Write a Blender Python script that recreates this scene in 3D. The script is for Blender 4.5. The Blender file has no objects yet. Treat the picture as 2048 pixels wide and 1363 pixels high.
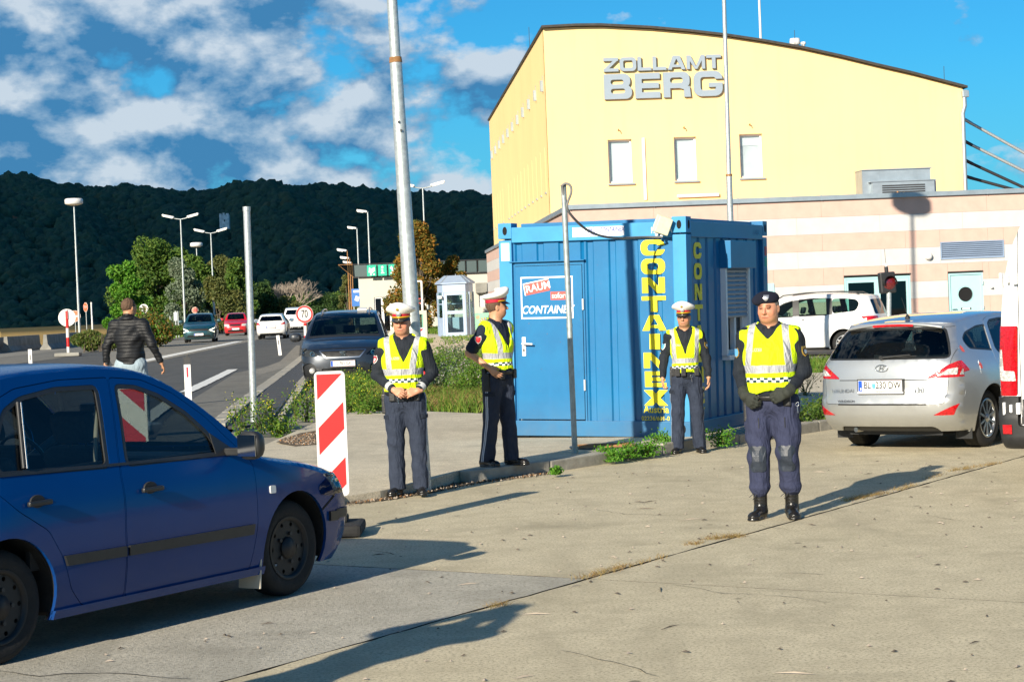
import bpy,bmesh,math,random
import numpy as np
from mathutils import Vector,Matrix,Quaternion
from mathutils import noise as mnoise
from mathutils.geometry import delaunay_2d_cdt
from mathutils.bvhtree import BVHTree
R=math.radians
PI=math.pi
rnd=random.Random(7)
sc=bpy.context.scene
COL=sc.collection
W,H,F=2048.0,1363.0,3982.0
CAMZ=1.75
PITCH,ROLL=R(1.042),R(2.3)
fwd=Vector((0,math.cos(PITCH),-math.sin(PITCH)))
r0=Vector((1,0,0));u0=Vector((0,math.sin(PITCH),math.cos(PITCH)))
CR=r0*math.cos(ROLL)-u0*math.sin(ROLL)
CU=r0*math.sin(ROLL)+u0*math.cos(ROLL)
cam=bpy.data.cameras.new('camera');camo=bpy.data.objects.new('camera',cam);COL.objects.link(camo)
m=Matrix.Identity(4)
for i in range(3):
 m[i][0]=CR[i];m[i][1]=CU[i];m[i][2]=-fwd[i]
m[2][3]=CAMZ
camo.matrix_world=m
cam.sensor_width=36.0;cam.sensor_fit='HORIZONTAL';cam.lens=F/W*36.0
cam.clip_start=0.1;cam.clip_end=20000
sc.camera=camo
sc.render.resolution_x=1024;sc.render.resolution_y=681
SUN_EL,SUN_AZ=R(21.2),R(207.8)
to_sun=Vector((math.sin(SUN_AZ)*math.cos(SUN_EL),math.cos(SUN_AZ)*math.cos(SUN_EL),math.sin(SUN_EL)))
sl=bpy.data.lights.new('sun','SUN');sl.energy=5.0;sl.angle=R(0.53);sl.color=(1.0,0.90,0.74)
so=bpy.data.objects.new('sun',sl);COL.objects.link(so)
so.rotation_euler=(-to_sun).to_track_quat('-Z','Y').to_euler();so.location=to_sun*60
sc.view_settings.view_transform='Standard'
try:sc.view_settings.look='None'
except Exception:pass
sc.view_settings.gamma=1.0;sc.view_settings.exposure=0.72
sc.view_settings.use_curve_mapping=False
world=bpy.data.worlds.new("World");sc.world=world;world.use_nodes=True
wt=world.node_tree;wt.nodes.clear()
def wn(t,**k):
 n=wt.nodes.new(t)
 for a,b in k.items():setattr(n,a,b)
 return n
def wmath(op,a,b=None,c=None,clamp=False):
 n=wn('ShaderNodeMath',operation=op);n.use_clamp=clamp
 for i,v in enumerate((a,b,c)):
  if v is None:continue
  if isinstance(v,(int,float)):n.inputs[i].default_value=v
  else:wt.links.new(v,n.inputs[i])
 return n.outputs[0]
def wlink(a,b):wt.links.new(a,b)
sky=wn('ShaderNodeTexSky',sky_type='NISHITA')
sky.sun_disc=False;sky.sun_elevation=SUN_EL;sky.sun_rotation=SUN_AZ
sky.air_density=1.0;sky.dust_density=0.25;sky.ozone_density=2.2;sky.altitude=150
tint=wn('ShaderNodeMix',data_type='RGBA',blend_type='MULTIPLY');tint.inputs[0].default_value=1.0;tint.inputs[7].default_value=(.16,.80,1.22,1)
wlink(sky.outputs[0],tint.inputs[6])
SKO=7.9
tc=wn('ShaderNodeTexCoord')
sep=wn('ShaderNodeSeparateXYZ');wlink(tc.outputs['Generated'],sep.inputs[0])
def cloudfield(off,scale,detail,rough,zs):
 cb=wn('ShaderNodeCombineXYZ');wlink(sep.outputs['X'],cb.inputs[0]);wlink(sep.outputs['Y'],cb.inputs[1]);wlink(wmath('MULTIPLY_ADD',sep.outputs['Z'],zs,off),cb.inputs[2])
 n=wn('ShaderNodeTexNoise');n.inputs['Scale'].default_value=scale;n.inputs['Detail'].default_value=detail
 n.inputs['Roughness'].default_value=rough;n.inputs['Distortion'].default_value=0.08
 wlink(cb.outputs[0],n.inputs['Vector']);return n.outputs['Fac']
d1=cloudfield(SKO,17.0,12.0,0.55,1.6);d2=cloudfield(SKO+.020,17.0,9.0,0.55,1.6);d3=cloudfield(SKO+.4,4.6,3.0,.5,2.4)
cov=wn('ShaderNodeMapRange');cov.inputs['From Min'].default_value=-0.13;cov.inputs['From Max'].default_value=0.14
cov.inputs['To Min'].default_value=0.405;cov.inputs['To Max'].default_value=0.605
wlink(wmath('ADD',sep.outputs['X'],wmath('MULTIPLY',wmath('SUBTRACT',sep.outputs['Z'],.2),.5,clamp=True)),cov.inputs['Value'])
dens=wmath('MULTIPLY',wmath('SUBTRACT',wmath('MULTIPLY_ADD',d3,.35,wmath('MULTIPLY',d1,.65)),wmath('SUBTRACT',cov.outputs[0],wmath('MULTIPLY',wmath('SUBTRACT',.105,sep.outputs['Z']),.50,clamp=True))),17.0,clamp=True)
lit=wmath('ADD',wmath('MULTIPLY_ADD',wmath('SUBTRACT',d1,d2),4.4,0.44),wmath('MULTIPLY',wmath('SUBTRACT',.53,d3),1.3),clamp=True)
cr_=wn('ShaderNodeValToRGB');e=cr_.color_ramp.elements;e[0].position=.1;e[0].color=(.60,2.4,4.9,1);e[1].position=.9;e[1].color=(6.6,7.6,8.6,1)
e2=e.new(.45);e2.color=(2.7,4.4,6.4,1)
wlink(lit,cr_.inputs[0])
hz=wn('ShaderNodeMix',data_type='RGBA');wlink(wmath('MULTIPLY',wmath('SUBTRACT',.115,sep.outputs['Z']),5.5,clamp=True),hz.inputs[0]);wlink(tint.outputs[2],hz.inputs[6]);hz.inputs[7].default_value=(1.5,5.2,8.0,1)
mx=wn('ShaderNodeMix',data_type='RGBA')
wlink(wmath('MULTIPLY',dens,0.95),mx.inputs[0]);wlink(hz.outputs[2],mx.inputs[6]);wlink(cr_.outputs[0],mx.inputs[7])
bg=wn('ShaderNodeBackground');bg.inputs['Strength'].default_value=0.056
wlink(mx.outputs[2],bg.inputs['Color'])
wo=wn('ShaderNodeOutputWorld');wlink(bg.outputs[0],wo.inputs['Surface'])
def ray(px,py):
 return(fwd+CR*((px-W/2)/F)+CU*((H/2-py)/F))
def rise(x,y):
 l=min(1.0,max(0.0,(-2.6-x)/2.4));v=min(1.0,max(0.0,(y-15.5)/9));a0=.2*l*l*(3-2*l)*v*v*(3-2*v)
 if y<42:return a0
 t=min(1.0,(y-42)/78.0);a=0.34*t*t*(3-2*t)
 if y>120:a+=min(0.35,(y-120)*0.0016)
 return a+a0*max(0.0,1-(y-42)/60)
def at(px,py,Y):
 d=ray(px,py);return Vector((0,0,CAMZ))+d*(Y/d.y)
def G(px,py,z=0.0):
 d=ray(px,py);zz=z
 for _ in range(12):
  t=(zz-CAMZ)/d.z
  p=Vector((0,0,CAMZ))+d*t
  zz=z+rise(p.x,p.y)
 return p
def foot(px,Y,py=None):
 """ground point seen in picture column px at depth Y"""
 y=640.0
 for _ in range(6):
  p=at(px,y,Y);z=rise(p.x,p.y)
  y+=(p.z-z)*F/Y
 return Vector((p.x,p.y,rise(p.x,p.y)))
def tag(o,label=None,cat=None,group=None,kind=None):
 if label:o['label']=label
 if cat:o['category']=cat
 if group:o['group']=group
 if kind:o['kind']=kind
 return o
def thing(name,label,cat,loc=(0,0,0),rz=0.0,group=None,scale=1.0):
 o=bpy.data.objects.new(name,None);COL.objects.link(o)
 o.empty_display_size=0.3
 o.location=loc;o.rotation_euler=(0,0,rz);o.scale=(scale,)*3
 return tag(o,label,cat,group)
def link(name,me,parent=None,loc=None,rot=None):
 o=bpy.data.objects.new(name,me);COL.objects.link(o)
 if parent:o.parent=parent
 if loc is not None:o.location=loc
 if rot is not None:o.rotation_euler=rot
 return o
def mk(name,verts,faces,mats,parent=None,smooth=False,mi=None,loc=None,rot=None):
 me=bpy.data.meshes.new(name)
 if isinstance(verts,np.ndarray):verts=verts.tolist()
 if isinstance(faces,np.ndarray):faces=faces.tolist()
 me.from_pydata(verts,[],faces)
 if not isinstance(mats,(list,tuple)):mats=[mats]
 for m_ in mats:me.materials.append(m_)
 if mi is not None:me.polygons.foreach_set('material_index',mi)
 if smooth:me.polygons.foreach_set('use_smooth',[True]*len(me.polygons))
 me.update()
 return link(name,me,parent,loc,rot)
def copy_tree(o,parent=None):
 c=o.copy();COL.objects.link(c)
 if parent:c.parent=parent
 for ch in list(o.children):copy_tree(ch,c)
 return c
class MB:
 """collects shapes into one mesh"""
 def __init__(s):s.v=[];s.f=[];s.mi=[];s.sm=[]
 def add(s,vs,fs,mi=0,smooth=False):
  b=len(s.v);s.v+=[tuple(p)for p in vs]
  for f in fs:s.f.append(tuple(b+i for i in f));s.mi.append(mi);s.sm.append(smooth)
  return s
 def box(s,x0,x1,y0,y1,z0,z1,mi=0,M=None,bev=0.0):
  if bev<=0:
   vs=[(x0,y0,z0),(x1,y0,z0),(x1,y1,z0),(x0,y1,z0),(x0,y0,z1),(x1,y0,z1),(x1,y1,z1),(x0,y1,z1)]
   fs=[(0,3,2,1),(4,5,6,7),(0,1,5,4),(1,2,6,5),(2,3,7,6),(3,0,4,7)]
  else:
   bm=bmesh.new()
   bmesh.ops.create_cube(bm,size=1.0)
   for v in bm.verts:v.co=Vector(((x0+x1)/2+v.co.x*(x1-x0),(y0+y1)/2+v.co.y*(y1-y0),(z0+z1)/2+v.co.z*(z1-z0)))
   bmesh.ops.bevel(bm,geom=bm.edges[:],offset=bev,segments=2,profile=0.6,affect='EDGES')
   bm.verts.index_update()
   vs=[tuple(v.co)for v in bm.verts];fs=[tuple(v.index for v in f.verts)for f in bm.faces];bm.free()
  if M is not None:vs=[M@Vector(p)for p in vs]
  return s.add(vs,fs,mi,False)
 def tube(s,pts,r,n=10,mi=0,cap=True,smooth=True):
  pts=[Vector(p)for p in pts]
  rs=r if isinstance(r,(list,tuple))else[r]*len(pts)
  vs=[];fs=[]
  t0=(pts[1]-pts[0]).normalized()
  up=Vector((0,0,1))if abs(t0.z)<0.9 else Vector((1,0,0))
  nx=t0.cross(up).normalized()
  for i,p in enumerate(pts):
   if i==0:t=t0
   elif i==len(pts)-1:t=(pts[i]-pts[i-1]).normalized()
   else:
    t=(pts[i+1]-pts[i]).normalized()+(pts[i]-pts[i-1]).normalized()
    t=t.normalized()if t.length>1e-6 else t0
   nx=(nx-t*nx.dot(t));nx=nx.normalized()if nx.length>1e-6 else t.orthogonal().normalized()
   ny=t.cross(nx)
   for k in range(n):
    a=2*PI*k/n
    vs.append(p+(nx*math.cos(a)+ny*math.sin(a))*rs[i])
  for i in range(len(pts)-1):
   for k in range(n):
    k2=(k+1)%n
    fs.append((i*n+k,i*n+k2,(i+1)*n+k2,(i+1)*n+k))
  s.add(vs,fs,mi,smooth)
  if cap:
   s.add(vs[:n],[tuple(reversed(range(n)))],mi);s.add(vs[-n:],[tuple(range(n))],mi)
  return s
 def lathe(s,prof,n=24,mi=0,axis='z',M=None,smooth=True,close=False):
  vs=[];fs=[]
  for(r,h)in prof:
   for k in range(n):
    a=2*PI*k/n
    if axis=='z':p=Vector((r*math.cos(a),r*math.sin(a),h))
    elif axis=='y':p=Vector((r*math.cos(a),h,r*math.sin(a)))
    else:p=Vector((h,r*math.cos(a),r*math.sin(a)))
    vs.append(M@p if M is not None else p)
  m_=len(prof)
  for i in range(m_-(0 if close else 1)):
   j=(i+1)%m_
   for k in range(n):
    k2=(k+1)%n
    fs.append((i*n+k,i*n+k2,j*n+k2,j*n+k))
  return s.add(vs,fs,mi,smooth)
 def disc(s,c,r,normal,n=20,mi=0,thick=0.0):
  c=Vector(c);nn=Vector(normal).normalized();a=nn.orthogonal().normalized();b=nn.cross(a)
  ring=[c+(a*math.cos(2*PI*k/n)+b*math.sin(2*PI*k/n))*r for k in range(n)]
  s.add(ring,[tuple(range(n))],mi)
  if thick:
   r2=[p-nn*thick for p in ring]
   s.add(ring+r2,[(k,k+n,(k+1)%n+n,(k+1)%n)for k in range(n)]+[tuple(reversed(range(n,2*n)))],mi)
  return s
 def prism(s,poly,y0,y1,mi=0,M=None,plane='xz'):
  """extrude polygon (2D) between y0 and y1"""
  n=len(poly)
  def P(a,b,h):
   p=Vector((a,h,b))if plane=='xz' else(Vector((a,b,h))if plane=='xy' else Vector((h,a,b)))
   return M@p if M is not None else p
  vs=[P(a,b,y0)for a,b in poly]+[P(a,b,y1)for a,b in poly]
  fs=[tuple(range(n)),tuple(reversed(range(n,2*n)))]+[(i,i+n,(i+1)%n+n,(i+1)%n)for i in range(n)]
  return s.add(vs,fs,mi)
 def build(s,name,mats,parent=None,loc=None,rot=None):
  me=bpy.data.meshes.new(name)
  me.from_pydata(s.v,[],s.f)
  if not isinstance(mats,(list,tuple)):mats=[mats]
  for m_ in mats:me.materials.append(m_)
  me.polygons.foreach_set('material_index',s.mi);me.polygons.foreach_set('use_smooth',s.sm)
  bm=bmesh.new();bm.from_mesh(me)
  bmesh.ops.recalc_face_normals(bm,faces=bm.faces[:])
  bm.to_mesh(me);bm.free();me.update()
  return link(name,me,parent,loc,rot)
def pip(poly,x,y):
 c=False;n=len(poly);j=n-1
 for i in range(n):
  xi,yi=poly[i];xj,yj=poly[j]
  if(yi>y)!=(yj>y)and x<(xj-xi)*(y-yi)/(yj-yi)+xi:c=not c
  j=i
 return c
def csg2d(loops,inside,interior=()):
 """triangles of the plane cut by all loops and kept where inside(cx, cy)"""
 vs=[];es=[]
 for L in loops:
  b=len(vs);n=len(L)
  vs+=[Vector((p[0],p[1]))for p in L]
  es+=[(b+i,b+(i+1)%n)for i in range(n)]
 vs+=[Vector((p[0],p[1]))for p in interior]
 ov,oe,of,*_=delaunay_2d_cdt(vs,es,[],0,1e-5)
 fs=[]
 for f in of:
  cx=sum(ov[i].x for i in f)/len(f);cy=sum(ov[i].y for i in f)/len(f)
  if inside(cx,cy):fs.append(tuple(f))
 used=sorted({i for f in fs for i in f});mp={u:k for k,u in enumerate(used)}
 return[(ov[u].x,ov[u].y)for u in used],[tuple(mp[i]for i in f)for f in fs]
def rrect(x0,y0,x1,y1,r,n=5):
 r=min(r,abs(x1-x0)/2,abs(y1-y0)/2);out=[]
 for(cx,cy,a0)in((x1-r,y0+r,-90),(x1-r,y1-r,0),(x0+r,y1-r,90),(x0+r,y0+r,180)):
  for k in range(n+1):
   a=R(a0+90*k/n);out.append((cx+r*math.cos(a),cy+r*math.sin(a)))
 return out
def extrude_tris(vs,fs,depth):
 """2D tris -> closed prism (x, z) with y in [0, depth]; front at y=0"""
 n=len(vs)
 V=[(x,0.0,z)for x,z in vs]+[(x,depth,z)for x,z in vs]
 edges={}
 FF=[]
 for f in fs:
  a,b,c=f
  ar=sum((vs[f[i]][0]*vs[f[(i+1)%3]][1]-vs[f[(i+1)%3]][0]*vs[f[i]][1])for i in range(3))
  if ar<0:f=tuple(reversed(f))
  FF.append(f);FF.append(tuple(i+n for i in reversed(f)))
  for i in range(3):
   e=(f[i],f[(i+1)%3]);edges[e]=1
 for(a,b)in list(edges):
  if(b,a)not in edges:FF.append((a,a+n,b+n,b))
 return V,FF
def glyph(ch,w,h,t,rr=0.32):
 r=rr*h;P=[];tv=min(t*.88,h*.265)
 def rc(a,b,c,d):return[(a,b),(c,b),(c,d),(a,d)]
 O=rrect(0,0,w,h,r);I=rrect(t,tv,w-t,h-tv,max(0.02,r-tv*0.8))
 if ch=='O':return[O,I],lambda x,y:pip(O,x,y)and not pip(I,x,y)
 if ch in 'CG':
  cut=rc(w*.55,h*.36,w+.1,h*.64)if ch=='C' else rc(w*.60,h*.53,w+.1,h*.68)
  if ch=='C':return[O,I,cut],lambda x,y:pip(O,x,y)and not pip(I,x,y)and not pip(cut,x,y)
  bar=rc(w*.52,h*.36,w,h*.53)
  leg=rc(w-t,0.0+t*.3,w,h*.53)
  return[O,I,cut,bar,leg],lambda x,y:((pip(O,x,y)and not pip(I,x,y))or pip(bar,x,y))and not pip(cut,x,y)
 if ch=='I':A=rc(w/2-t*.6,0,w/2+t*.6,h);return[A],lambda x,y:pip(A,x,y)
 if ch=='L':
  A=rc(0,0,t,h);B=rc(0,0,w,tv);return[A,B],lambda x,y:pip(A,x,y)or pip(B,x,y)
 if ch=='T':
  A=rc(w/2-t/2,0,w/2+t/2,h);B=rc(0,h-tv,w,h);return[A,B],lambda x,y:pip(A,x,y)or pip(B,x,y)
 if ch=='E':
  A=rc(0,0,t,h);B=[rc(0,0,w,tv),rc(0,h-tv,w,h),rc(0,h/2-tv*.45,w*.95,h/2+tv*.45)]
  return[A]+B,lambda x,y:pip(A,x,y)or any(pip(b,x,y)for b in B)
 if ch=='Z':
  B=[rc(0,0,w,tv),rc(0,h-tv,w,h),[(0,t*.6),(t*1.25,t*.6),(w,h-t*.6),(w-t*1.25,h-t*.6)]]
  return B,lambda x,y:any(pip(b,x,y)for b in B)
 if ch=='N':
  B=[rc(0,0,t*.95,h),rc(w-t*.95,0,w,h),[(0,h),(t*1.2,h),(w,0),(w-t*1.2,0)]]
  return B,lambda x,y:any(pip(b,x,y)for b in B)
 if ch=='M':
  B=[rc(0,0,t*.9,h),rc(w-t*.9,0,w,h),[(0,h),(t*1.1,h),(w/2+t*.35,0),(w/2-t*.35,0)],[(w,h),(w-t*1.1,h),(w/2-t*.35,0),(w/2+t*.35,0)]]
  return B,lambda x,y:any(pip(b,x,y)for b in B)
 if ch=='A':
  O2=[(0,0),(w*.30,h),(w*.70,h),(w,0)]
  i1=[(t*1.05,-.01),(w*.5-.5*(w-2.1*t)*.82,h*.17),(w*.5+.5*(w-2.1*t)*.82,h*.17),(w-t*1.05,-.01)]
  i2=[(w*.5-w*.16,h*.36),(w*.5,h*.80),(w*.5+w*.16,h*.36)]
  return[O2,i1,i2],lambda x,y:pip(O2,x,y)and not pip(i1,x,y)and not pip(i2,x,y)
 if ch=='X':
  B=[[(0,0),(t*1.3,0),(w,h),(w-t*1.3,h)],[(w,0),(w-t*1.3,0),(0,h),(t*1.3,h)]]
  return B,lambda x,y:any(pip(b,x,y)for b in B)
 if ch=='B':
  A=rrect(0,0,w,h*.55,r*.8);A2=rrect(0,h*.45,w*.95,h,r*.8);L=rc(0,0,w*.4,h)
  i1=rrect(t,tv*.95,w-t,h*.5-t*.32,r*.4);i2=rrect(t,h*.5+t*.32,w*.95-t,h-tv*.95,r*.4)
  return[A,A2,L,i1,i2],lambda x,y:(pip(A,x,y)or pip(A2,x,y)or pip(L,x,y))and not pip(i1,x,y)and not pip(i2,x,y)
 if ch=='R':
  A2=rrect(0,h*.36,w*.97,h,r*.8);L=rc(0,0,t,h);L2=rc(w*.2,h*.36,w*.5,h);tp=rc(0,h*.36,w*.4,h)
  leg=[(w-t,0),(w,0),(w*.97,h*.42),(w*.5,h*.42),(w*.6,h*.36),(w-t,h*.3)]
  i2=rrect(t,h*.36+t*.75,w*.97-t,h-t*.8,r*.4)
  return[A2,L,tp,leg,i2],lambda x,y:(pip(A2,x,y)or pip(L,x,y)or pip(tp,x,y)or pip(leg,x,y))and not pip(i2,x,y)
 return[],lambda x,y:False
def glyph_obj(ch,w,h,t,depth,mat,parent,x,y,z,name='letter',rr=0.32,rot=None):
 loops,ins=glyph(ch,w,h,t,rr)
 vs,fs=csg2d(loops,ins)
 V,FF=extrude_tris(vs,fs,depth)
 o=mk(name,V,FF,mat,parent)
 o.location=(x,y,z)
 if rot:o.rotation_euler=rot
 return o
def text_obj(s,size,mat,parent=None,loc=(0,0,0),rot=(PI/2,0,0),bold=0.0,sx=1.0,ext=0.0,align='CENTER',name='lettering',shear=0.0):
 """lettering as mesh; text plane x right, y up, then rotated (default: stands facing -Y)"""
 cu=bpy.data.curves.new('t','FONT');cu.body=s;cu.size=size;cu.offset=bold*size;cu.extrude=ext
 cu.align_x=align;cu.align_y='CENTER';cu.shear=shear;cu.resolution_u=3
 o=bpy.data.objects.new('t',cu)
 me=bpy.data.meshes.new_from_object(o)
 bpy.data.objects.remove(o);bpy.data.curves.remove(cu)
 me.materials.clear();me.materials.append(mat)
 for v in me.vertices:v.co.x*=sx
 me.name=name
 return link(name,me,parent,loc,rot)
class NT:
 def __init__(s,name):
  s.m=bpy.data.materials.new(name);s.m.use_nodes=True;s.t=s.m.node_tree;s.t.nodes.clear()
  s.out=s.t.nodes.new('ShaderNodeOutputMaterial')
 def n(s,t,ins=None,**k):
  nd=s.t.nodes.new(t)
  for a,b in k.items():setattr(nd,a,b)
  for a,b in(ins or{}).items():
   if hasattr(b,'is_output'):s.t.links.new(b,nd.inputs[a])
   else:nd.inputs[a].default_value=b
  return nd
 def math(s,op,a,b=0.0,c=0.0,clamp=False):
  return s.n('ShaderNodeMath',{0:a,1:b,2:c},operation=op,use_clamp=clamp).outputs[0]
 def mix(s,fac,a,b,blend='MIX'):
  nd=s.n('ShaderNodeMix',data_type='RGBA',blend_type=blend)
  for i,v in((0,fac),(6,a),(7,b)):
   if hasattr(v,'is_output'):s.t.links.new(v,nd.inputs[i])
   else:nd.inputs[i].default_value=v if i==0 else c4(v)
  return nd.outputs[2]
 def obj(s):return s.n('ShaderNodeTexCoord').outputs['Object']
 def noise(s,scale,detail=4,rough=.55,vec=None,dist=0.0):
  nd=s.n('ShaderNodeTexNoise',{'Scale':scale,'Detail':detail,'Roughness':rough,'Distortion':dist})
  if vec is not None:s.t.links.new(vec,nd.inputs['Vector'])
  return nd.outputs['Fac']
 def ramp(s,fac,stops):
  nd=s.n('ShaderNodeValToRGB',{0:fac});e=nd.color_ramp.elements
  while len(e)<len(stops):e.new(0.5)
  for el,(p,c)in zip(e,stops):el.position=p;el.color=c4(c)
  return nd.outputs[0]
 def bump(s,h,strength=.3,dist=.01,normal=None):
  ins={'Height':h,'Strength':strength,'Distance':dist}
  if normal is not None:ins['Normal']=normal
  return s.n('ShaderNodeBump',ins).outputs[0]
 def bsdf(s,**k):
  b=s.t.nodes.new('ShaderNodeBsdfPrincipled')
  for a,v in k.items():
   key={'col':'Base Color','rough':'Roughness','metal':'Metallic','normal':'Normal','coat':'Coat Weight','coatr':'Coat Roughness','spec':'Specular IOR Level','trans':'Transmission Weight','ior':'IOR','emc':'Emission Color','ems':'Emission Strength','sheen':'Sheen Weight','sss':'Subsurface Weight','alpha':'Alpha'}[a]
   if hasattr(v,'is_output'):s.t.links.new(v,b.inputs[key])
   else:b.inputs[key].default_value=c4(v)if key in('Base Color','Emission Color')else v
  s.t.links.new(b.outputs[0],s.out.inputs[0]);return b
def c4(c):return tuple(c)+(1.0,)if len(c)==3 else tuple(c)
M={}
def simple(name,col,rough=.6,metal=0.,var=.12,scale=6.,bump=0.,bscale=60.,coat=0.,spec=.5,detail=5):
 t=NT(name);o=t.obj()
 n=t.noise(scale,detail,.6,o)
 dark=tuple(c*(1-var)for c in col);lite=tuple(min(1,c*(1+var))for c in col)
 c=t.ramp(n,[(.3,dark),(.7,lite)])
 kw=dict(col=c,rough=rough,metal=metal,coat=coat,spec=spec)
 if bump:kw['normal']=t.bump(t.noise(bscale,4,.6,o),bump,.01)
 t.bsdf(**kw);M[name]=t.m;return t.m
def plain(name,col,rough=.5,metal=0.,coat=0.,em=0.):
 t=NT(name);t.bsdf(col=col,rough=rough,metal=metal,coat=coat)
 if em:t.bsdf(col=col,rough=rough,emc=col,ems=em)
 M[name]=t.m;return t.m
def concrete(name,a,b,speck,bump=.5,fine=140.):
 t=NT(name);g=t.n('ShaderNodeNewGeometry').outputs['Position']
 big=t.noise(.45,6,.6,g);mid=t.noise(4.,6,.65,g);fi=t.noise(fine,3,.7,g);f2=t.noise(fine*.35,4,.75,g)
 c=t.ramp(big,[(.3,a),(.7,b)])
 c=t.mix(.45,c,t.ramp(mid,[(.3,tuple(x*.72 for x in a)),(.68,tuple(min(1,x*1.12)for x in b))]))
 c=t.mix(t.ramp(f2,[(.40,(1,1,1)),(.50,(0,0,0))]),c,tuple(x*.62 for x in a))
 c=t.mix(t.ramp(fi,[(.62,(0,0,0)),(.72,(1,1,1))]),c,speck)
 c=t.mix(t.ramp(t.noise(fine*.5,2,.5,t.n('ShaderNodeVectorMath',{0:g,1:(3,7,1)},operation='ADD').outputs[0]),[(.66,(0,0,0)),(.74,(1,1,1))]),c,tuple(x*.35 for x in a))
 st=t.noise(1.3,5,.7,t.n('ShaderNodeVectorMath',{0:g,1:(31,17,1)},operation='ADD').outputs[0])
 c=t.mix(t.math('MULTIPLY',t.ramp(st,[(.52,(0,0,0)),(.72,(1,1,1))]),.55),c,tuple(x*.55 for x in a))
 s2=t.noise(.55,4,.6,t.n('ShaderNodeMapping',{'Vector':g,'Rotation':(0,0,.55),'Scale':(2.6,.55,1)}).outputs[0],.6)
 c=t.mix(t.math('MULTIPLY',t.ramp(s2,[(.50,(0,0,0)),(.68,(1,1,1))]),.40),c,tuple(x*.58 for x in a))
 v=t.n('ShaderNodeTexVoronoi',{'Vector':g,'Scale':1.7}).outputs['Distance']
 c=t.mix(t.math('MULTIPLY',t.ramp(v,[(.035,(1,1,1)),(.06,(0,0,0))]),.7),c,tuple(x*.22 for x in a))
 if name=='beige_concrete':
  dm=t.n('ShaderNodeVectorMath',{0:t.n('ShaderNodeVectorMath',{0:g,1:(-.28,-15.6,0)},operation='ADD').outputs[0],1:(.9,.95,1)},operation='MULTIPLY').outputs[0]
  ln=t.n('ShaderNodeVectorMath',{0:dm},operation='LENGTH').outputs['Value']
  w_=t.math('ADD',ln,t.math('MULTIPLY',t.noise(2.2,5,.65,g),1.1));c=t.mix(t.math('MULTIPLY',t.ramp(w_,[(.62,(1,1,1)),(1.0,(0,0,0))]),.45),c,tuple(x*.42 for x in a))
 t.bsdf(col=c,rough=.9,normal=t.bump(t.math('ADD',fi,t.math('MULTIPLY',f2,1.3)),bump,.006),spec=.25)
 M[name]=t.m
concrete('beige_concrete',(.56,.485,.325),(.64,.56,.39),(.80,.72,.53),.4)
concrete('grey_chip',(.45,.42,.34),(.55,.515,.425),(.76,.71,.60),.8,110.)
concrete('pavement_concrete',(.57,.50,.37),(.66,.585,.44),(.75,.69,.57),.35)
concrete('asphalt',(.085,.09,.092),(.12,.122,.12),(.22,.22,.20),.5,120.)
concrete('asphalt_pale',(.18,.175,.155),(.23,.22,.19),(.25,.24,.22),.5,120.)
concrete('road_concrete',(.23,.22,.19),(.30,.28,.24),(.36,.34,.30),.3,60.)
concrete('lot_asphalt',(.27,.25,.21),(.33,.305,.25),(.4,.38,.33),.3,60.)
simple('joint_dirt',(.045,.038,.028),.95,var=.4,scale=30,bump=.6)
simple('soil',(.12,.085,.05),.95,var=.4,scale=20,bump=.8,bscale=40)
simple('kerb_stone',(.33,.31,.26),.9,var=.25,scale=7,bump=.7,bscale=35)
simple('road_paint',(.72,.72,.68),.7,var=.15,scale=9)
simple('gravel_verge',(.30,.27,.21),.95,var=.25,scale=3,bump=.5)
def fieldmat():
 t=NT('field');g=t.n('ShaderNodeNewGeometry').outputs['Position']
 sp=t.n('ShaderNodeSeparateXYZ',{0:g}).outputs['Y']
 c=t.ramp(t.noise(.08,6,.65,g),[(.3,(.34,.22,.075)),(.55,(.42,.28,.10)),(.75,(.20,.18,.05))])
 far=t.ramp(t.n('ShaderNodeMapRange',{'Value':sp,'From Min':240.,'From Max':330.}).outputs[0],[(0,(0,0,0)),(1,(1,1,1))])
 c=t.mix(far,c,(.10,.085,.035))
 t.bsdf(col=c,rough=.95,spec=.1,normal=t.bump(t.noise(3,4,.7,g),.6,.3));M['field']=t.m
fieldmat()
def ymat():
 t=NT('yellow_render');o=t.obj();a=(.85,.62,.295)
 c=t.ramp(t.noise(.35,5,.6,o),[(.3,tuple(x*.96 for x in a)),(.7,tuple(min(1,x*1.03)for x in a))])
 st=t.noise(1.0,4,.6,t.n('ShaderNodeMapping',{'Vector':o,'Scale':(3.2,3.2,.16)}).outputs[0]);c=t.mix(t.math('MULTIPLY',t.ramp(st,[(.50,(0,0,0)),(.75,(1,1,1))]),.22),c,(.56,.42,.22))
 t.bsdf(col=c,rough=.9,spec=.2,normal=t.bump(t.noise(60,4,.6,o),.12,.01));M['yellow_render']=t.m
ymat()
simple('pink_panel',(.56,.385,.32),.85,var=.07,scale=2.5,bump=.15,bscale=70)
simple('white_panel',(.53,.52,.50),.85,var=.05,scale=2.5,bump=.12,bscale=70)
simple('white_render',(.50,.48,.42),.9,var=.05,scale=.8)
simple('zinc',(.36,.42,.46),.45,.6,var=.12,scale=3)
simple('roof_edge',(.05,.045,.04),.6,.3,var=.3,scale=8)
simple('turquoise',(.37,.60,.62),.45,var=.04,scale=4)
simple('letter_grey',(.27,.33,.39),.5,var=.03,scale=3)
simple('window_white',(.78,.79,.80),.4,var=.03,scale=3)
simple('blind',(.84,.84,.80),.7,var=.04,scale=1.5)
simple('galvanised',(.46,.50,.50),.45,.55,var=.22,scale=22,bump=.05)
simple('galvanised_dull',(.33,.38,.38),.55,.5,var=.25,scale=14)
simple('rust',(.30,.15,.055),.8,.1,var=.35,scale=12)
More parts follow.
